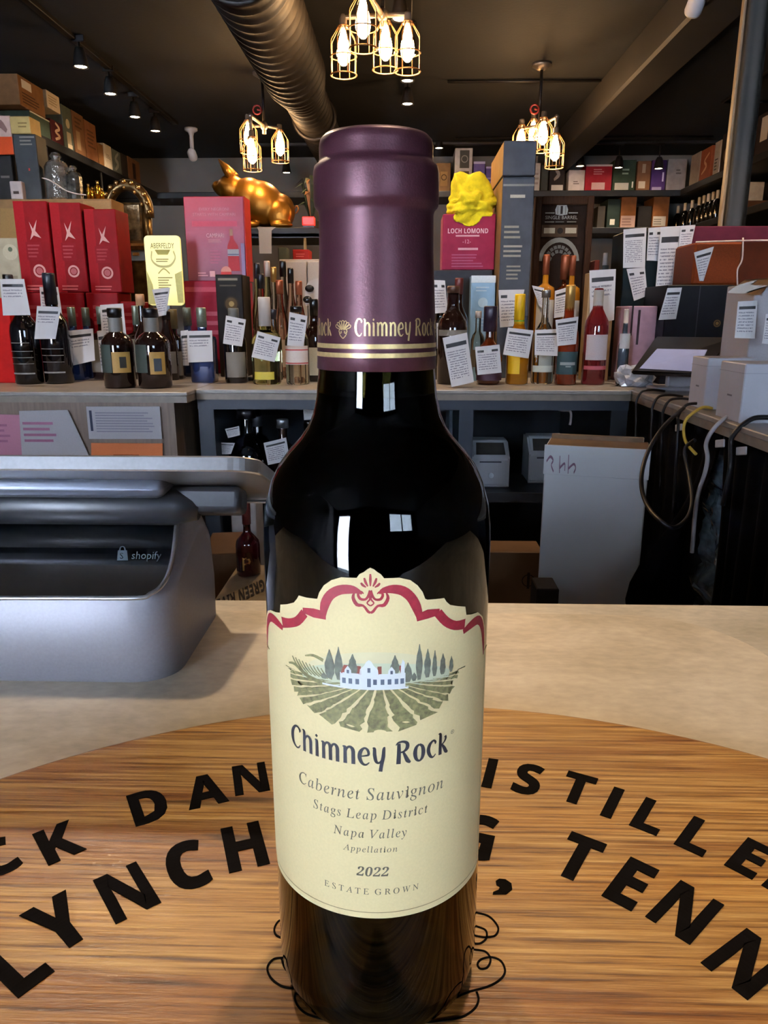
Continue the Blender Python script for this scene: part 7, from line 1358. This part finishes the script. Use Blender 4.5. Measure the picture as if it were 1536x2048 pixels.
cable('long pale grey cable hanging down before the black curtain', [atX(x, y, xx) for x, y, xx in ((1452, 834, XC + .01), (1436, 848, XC - .018), (1420, 868, XC - .03), (1412, 890, XC - .032), (1415, 915, XC - .032), (1410, 945, XC - .032), (1397, 985, XC - .032), (1390, 1030, XC - .032), (1386, 1080, XC - .032), (1384, 1105, XC - .03))], mat('pale_grey_cable', '#a39fa2', .45), .0045)
cable('thick black cable rising over the counter edge at the right', [atX(x, y, xx) for x, y, xx in ((1540, 835, XC + .06), (1510, 836, XC + .03), (1485, 850, XC + .004), (1467, 870, XC - .014), (1462, 886, XC - .016), (1460, 940, XC - .02), (1445, 1010, XC - .02))], cab, .005)
cable('black cable loop hanging before the white carton', [atX(x, y, xx) for x, y, xx in ((1368, 815, XC - .01), (1330, 850, XC - .08), (1300, 895, XC - .13), (1285, 940, XC - .165), (1284, 980, XC - .175), (1297, 1015, XC - .175), (1325, 1045, XC - .17), (1350, 1055, XC - .14), (1375, 1035, XC - .09), (1384, 1000, XC - .06), (1378, 950, XC - .036), (1370, 900, XC - .03), (1390, 880, XC - .02))], cab, .0045)
pin = mat('white_tape_scrap', '#b9bac2', .5)
for x, y, s in ((1440, 887, 'long white tape scrap under the counter edge'), (1483, 902, 'pale tape scrap under the counter edge at right'), (1358, 855, 'small white tape scrap under the counter edge')):
    p = atX(x, y, XC - .008); b = MB(); b.box(-.002, .002, -.02, .02, -.008, .008, pin, bev=.001); tag(b.build('tape_scrap', loc=p, rot=(math.radians(-12), 0, 0)), s, 'tape')

# black curtain under the right counter
fab = mat('black_curtain_cloth', '#070709', .95, var=.25, scale=30, spec=.1, bump=.3, bscale=400)
def curtain(label, y0, y1, z1, z0, gapf, fold=.018, nf=9, ph=0.0):
    b = MB(); NU, NV = 60, 24; G = []
    for i in range(NU + 1):
        u = i / NU; row = []
        for j in range(NV + 1):
            v = j / NV; y, off = gapf(u, v, y0, y1); x = XC + .035 + off + math.sin(u * nf * 2 * math.pi + ph + .6 * math.sin(v * 3)) * fold * (.35 + .65 * v)
            row.append(b.bm.verts.new((x, y, z1 + (z0 - z1) * v)))
        G.append(row)
    for i in range(NU):
        for j in range(NV): f = b.bm.faces.new([G[i][j], G[i + 1][j], G[i + 1][j + 1], G[i][j + 1]]); f.smooth = True
    g = bmesh.ops.extrude_face_region(b.bm, geom=list(b.bm.faces)); bmesh.ops.translate(b.bm, verts=[v for v in g['geom'] if isinstance(v, bmesh.types.BMVert)], vec=(.004, 0, 0))
    return tag(b.build('curtain', fab), label, 'curtain')
Yn = Yat(1392, XC, .78)
curtain('black cloth curtain hanging from the right counter, nearer part', 1.03, Yn, ZC - .032, .02, lambda u, v, a, c: (a + (c - a) * u - (.05 * math.sin(math.pi * min(1, v * 1.5)) if u > .8 else 0) * (u - .8) * 5, 0))
def far(u, v, a, c):
    y = a + (c - a) * u; k = max(0, 1 - u * 1.6)
    return y + .05 * math.sin(math.pi * min(1, v * 1.5)) * max(0, 1 - u * 4), -.15 * math.exp(-((v - .42) / .20) ** 2) * math.exp(-((y - 1.65) / .06) ** 2)
curtain('black cloth curtain bulging out before the white carton, farther part', Yn + .012, 2.12, ZC - .032, .02, far, .012, 6, 1.0)
gl_ = empty('plastic_bundle', (XC + .10, Yn + .02, .38)); tag(gl_, 'shiny clear plastic bundle seen through the gap in the black curtain', 'plastic')
b = MB(); NU, NV = 14, 50; G = []
for i in range(NU + 1):
    row = []
    for j in range(NV + 1):
        u, v = i / NU, j / NV; n = noise.noise(Vector((u * 3, v * 11, 2))) * .03 + noise.noise(Vector((u * 8, v * 26, 5))) * .015; row.append(b.bm.verts.new((n - .02, (u - .5) * .32, v * .60)))
    G.append(row)
for i in range(NU):
    for j in range(NV): b.bm.faces.new([G[i][j], G[i + 1][j], G[i + 1][j + 1], G[i][j + 1]])
g = bmesh.ops.extrude_face_region(b.bm, geom=list(b.bm.faces)); bmesh.ops.translate(b.bm, verts=[v for v in g['geom'] if isinstance(v, bmesh.types.BMVert)], vec=(.006, 0, 0))
b.build('film', mat('shiny_clear_film', '#a9b9c9', .12, .5, var=.8, scale=18), gl_)

# ------------------------------------------------------------------ under the back counter and in the aisle
for l, c_, q, y in (('pink paper sheet on the brown counter front, far left', '#b9788c', [(-40, 828), (47, 830), (47, 912), (-40, 912)], 2.098), ('white dog-eared form beside the pink sheet on the counter front', None, [(38, 822), (135, 820), (178, 912), (44, 914)], 2.094), ('white printed notice with dark side bar on the brown counter front', None, [(172, 813), (319, 813), (324, 878), (178, 878)], 2.096), ('orange notice under the white one on the brown counter front', '#c8672a', [(182, 886), (325, 887), (326, 960), (184, 960)], 2.096)):
    P = [atY(x, yy_, y) for x, yy_ in q]; c = sum(P, Vector()) / 4; o = empty('notice', c); tag(o, l, 'paper'); b = MB(); f = b.face([p - c for p in P]); g = bmesh.ops.extrude_face_region(b.bm, geom=[f]); bmesh.ops.translate(b.bm, verts=[v for v in g['geom'] if isinstance(v, bmesh.types.BMVert)], vec=(0, .002, 0))
    b.build('sheet', WP(c_ or '#b5b0b2'), o); W5, H5 = P[1].x - P[0].x, P[0].z - P[3].z
    its = {'pink': [('l', .1, .3, .9, .8, 4, '#98607a')], 'form': [('l', .12, .1, .6, .85, 8, '#8d898e'), ('l', .62, .1, .8, .4, 3, '#8d898e')], 'side bar': [('r', .04, .25, .075, .88, '#2e3448'), ('l', .12, .2, .92, .85, 8, '#85818c')], 'orange': [('r', .34, .60, .70, .70, '#9a4a1c'), ('l', .2, .1, .8, .4, 3, '#9a4c1c')]}
    for k, v in its.items():
        if k in l: prints(o, P[3] - c, (1, 0, 0), (0, 0, 1), (0, -1, 0), W5 * (.86 if k == 'form' else 1), H5, v); break
def printer(label, x0, x1, yt, yb_, Y):
    A, D = atY(x0, yb_, Y), atY(x1, yb_, Y); t = atY(x0, yt, Y + .1); e = empty('label_printer', ((A.x + D.x) / 2, Y, ZS)); tag(e, label, 'printer', 'label printers under the counter'); W6 = D.x - A.x; h = t.z - ZS; h1 = h * .66
    b = MB(); n = 0; X = W6 / 2
    prof_ = [(0, .006), (0, h1), (.004, h1 + .006), (.06, h), (.13, h), (.14, h - .01), (.14, .006), (.136, 0), (.004, 0)]
    L = [b.bm.verts.new((-X, y, z)) for y, z in prof_]; R = [b.bm.verts.new((X, y, z)) for y, z in prof_]; k = len(prof_)
    for i in range(k): b.bm.faces.new([L[i], L[(i + 1) % k], R[(i + 1) % k], R[i]])
    b.bm.faces.new(L[::-1]); b.bm.faces.new(R); bmesh.ops.bevel(b.bm, geom=[ed for ed in b.bm.edges if ed.calc_length() > .05], offset=.006, segments=2, affect='EDGES'); b.build('housing', mat('pale_grey_printer_plastic', '#a6aab3', .4, var=.03), e)
    s = Vector((0, .056, h - h1 - .006)).normalized(); b = MB(); nn = Vector((0, -s.z, s.y)); p0 = Vector((0, .004, h1 + .006)) + nn * .001
    b.face([p0 + Vector((-X * .78, 0, 0)) + s * .006, p0 + Vector((X * .78, 0, 0)) + s * .006, p0 + Vector((X * .74, 0, 0)) + s * .058, p0 + Vector((-X * .74, 0, 0)) + s * .058]); b.build('lid_window', mat('smoked_lid', '#3c3a36', .15, var=.1, coat=.4), e, nrm=False)
    b = MB(); b.box(-X * .6, X * .55, -.002, .002, h1 * .86, h1 * .91, col('#4a4e58', .5)); b.build('paper_slot', parent=e)
    b = MB(); b.lathe([(0, 0), (.009, 0), (.009, .003), (.007, .004), (0, .004)], 16, M=Matrix.Translation((X * .02, 0, h1 * .42)) @ Matrix.Rotation(math.pi / 2, 4, 'X')); b.build('button', WP('#c9d3dc'), e)
printer('left pale grey label printer on the navy shelf', 943, 1018, 876, 962, 2.27)
printer('right pale grey label printer, partly behind the white carton', 1056, 1134, 868, 956, 2.33)
p = atY(1140, 820, 2.24); cable('short pale cable dangling under the counter above the printers', [p + Vector((-.07, 0, .02)), p + Vector((-.03, 0, .0)), p + Vector((0, 0, -.004)), p + Vector((.004, 0, -.03)), p + Vector((.002, 0, -.045))], mat('pale_grey_cable', '#a39fa2', .45), .004)
bottle('broad dark bottle on the navy shelf left of the wine bottle', 490, 76, 818, 2.34, 'round', DK, blkcap, .12, .5, z0=ZS + .001, labels=[(.3, .36, WP('#5a3f44'), -30, 30)])
bottle('dark bottle with grey cap behind the broad one on the navy shelf', 512, 46, 832, 2.50, 'stub', DK, mat('pewter_cap', '#5c5f66', .35, .6), .18, z0=ZS + .001)
bottle('dark bottle with silver ball stopper on the navy shelf', 563, 62, 838, 2.36, 'round', BRN, mat('silver_ball', '#84868c', .3, .7), .14, .4, z0=ZS + .001)
bottle('dark bottle at the right end of the navy shelf, behind the wine bottle', 617, 50, 842, 2.5, 'stub', DK, blkcap, .12, z0=ZS + .001)
card('small white card under the broad dark bottle neck, left', [(436, 884), (470, 886), (462, 908), (440, 908)], 2.26)
card('crumpled white tag at the neck of the broad dark bottle', [(450, 858), (478, 852), (480, 870), (456, 876)], 2.25)
card('white one-bar card on the silver-stoppered bottle', [(527, 886), (572, 875), (580, 920), (536, 930)], 2.25)
card('pale card above the bottles at the right of the navy shelf', [(606, 812), (632, 815), (630, 838), (608, 840)], 2.4, 'top')
bx('steel_flask', 'narrow steel strip box beside the navy post right of the wine bottle', 898, 906, 820, 2.4, ZS + .001, .06, '#4a525e')
wc = mat('white_carton_board', '#dcdee2', .6, var=.04, scale=4)
Yc = 1.84; A, D = atY(1110, 955, Yc), atY(1318, 955, Yc); zt6 = atY(1200, 896, Yc).z
o = empty('white_carton', ((A.x + D.x) / 2 - .012, Yc + .065, 0), (0, 0, math.radians(-16))); tag(o, 'tall white carton with red handwriting and open brown flap in the aisle', 'box'); hw6 = (D.x - A.x) / 2 * .97
b = MB(); b.box(-hw6, hw6, -.065, .065, 0, zt6, wc, bev=.003)
b.bm.normal_update()
for f in b.bm.faces:
    if f.normal.z > .9: f.material_index = b.mi(mat('kraft_flap', '#7a6046', .7, var=.1))
b.build('carton', parent=o)
b = MB(); b.box(-hw6 + .004, hw6 - .012, .055, .064, zt6 - .01, atY(1200, 871, Yc + .12).z, mat('kraft_flap', '#7a6046', .7, var=.1), bev=.002); b.build('flap', parent=o)
b = MB(); b.box(-hw6 - .002, hw6 + .002, -.069, -.063, atY(1200, 954, Yc).z, zt6 + .002, wc, bev=.001); b.build('front_flap', parent=o)
zq = lambda y: (atY(1200, y, Yc).z) / zt6
prints(o, (-hw6, -.0695, 0), (1, 0, 0), (0, 0, 1), (0, -1, 0), 2 * hw6, zt6, [('w', [(.02, zq(928), .006), (.055, zq(918), .007), (.085, zq(925), .007), (.07, zq(935), .006), (.095, zq(948), .006)], '#8f6f86'), ('w', [(.15, zq(915), .006), (.155, zq(950), .006)], '#8f6f86'), ('w', [(.155, zq(940), .006), (.20, zq(930), .006), (.205, zq(945), .006)], '#8f6f86'), ('w', [(.235, zq(912), .006), (.24, zq(950), .006)], '#8f6f86'), ('w', [(.24, zq(940), .006), (.29, zq(930), .006), (.31, zq(938), .006), (.295, zq(948), .006)], '#8f6f86')], name='red_handwriting')
kr = mat('brown_kraft_board', '#6e4c2e', .7, var=.12, scale=12)
carton('kraft_carton', 'brown kraft carton in the aisle left of the white carton', 'box', atY(962, 1104, 1.90).x, atY(1104, 1104, 1.90).x, 2.02, 2.13, 0, atY(1040, 1104, 2.02).z, kr, None, [('g', .80, .86, .10, .015, '#33241a'), ('r', .78, .82, .82, .9, '#33241a')], '-y')
carton('dark_box', 'small dark box in the aisle at the foot of the white carton', 'box', atY(1068, 1166, 1.66).x, atY(1112, 1166, 1.66).x, 1.62, 1.7, 0, atY(1090, 1166, 1.66).z, col('#2a2627', .6), None, None)
# stack at the left behind the terminal
zc7 = atY(470, 1146, 1.52).z; A, D = atY(408, 1180, 1.30), atY(560, 1180, 1.30)
cs = empty('pale_carton', ((A.x + D.x) / 2, 1.42, 0)); tag(cs, 'pale carton with big dark lettering behind the card terminal', 'box'); hw7 = (D.x - A.x) / 2
b = MB(); b.box(-hw7, hw7, -.14, .16, 0, zc7 - .001, mat('cream_board', '#a89880', .7, var=.08, scale=10), bev=.003); b.build('carton', parent=cs)
b = MB()
V, Tt, tw = text('GREEN RIVER', 'b')
A_, D_, K_ = atZ(527, 1158, zc7), atZ(420, 1206, zc7), atZ(533, 1182, zc7)
ux = (D_ - A_) / tw; uy = (K_ - A_) * .9
vs = [b.bm.verts.new(A_ + ux * x * 1.0 + uy * y - cs.location + Vector((0, 0, .0008))) for x, y in V]
for t in Tt:
    try: b.bm.faces.new([vs[i] for i in t])
    except ValueError: pass
b.build('printed_name', flat('#2e2a30'), cs, nrm=False)
bottle('dark red bottle with gold P standing on the pale carton behind the terminal', 485, 48, 1004, 1.52, 'flask', mat('dark_red_bottle', '#3a0b0c', .08, var=0, coat=.5), redc, .30, .36, z0=zc7, labels=[(.06, .34, mat('dark_red_bottle', '#3a0b0c'), -40, 40, ('P', .030, '#b08a4a', .09))])
bx('white_sleeve', 'white carton sleeve standing behind the bottle with the gold P', 460, 510, 1000, 1.86, 0, .1, '#a9a09a')
carton('kraft_carton', 'tilted brown kraft carton left of the bottle with the gold P', 'box', atY(396, 1100, 1.62).x, atY(466, 1100, 1.62).x, 1.62, 1.8, 0, atY(440, 1108, 1.62).z, kr, None, None, rot=math.radians(8))
mk = empty('marker_pen', atZ(500, 762, ZC) + Vector((0, 0, .007)), (0, 0, math.radians(4))); tag(mk, 'white marker pen with black grip lying on the back counter left of the wine bottle', 'pen')
b = MB(); b.tube([(-.058, 0, 0), (-.05, 0, 0), (.05, 0, 0), (.058, 0, 0)], [.004, .0065, .0065, .004], 12); b.build('barrel', WP('#c9c4bd'), mk)
b = MB(); b.tube([(-.012, 0, 0), (.018, 0, 0)], .0071, 12); b.build('grip', blkcap, mk)
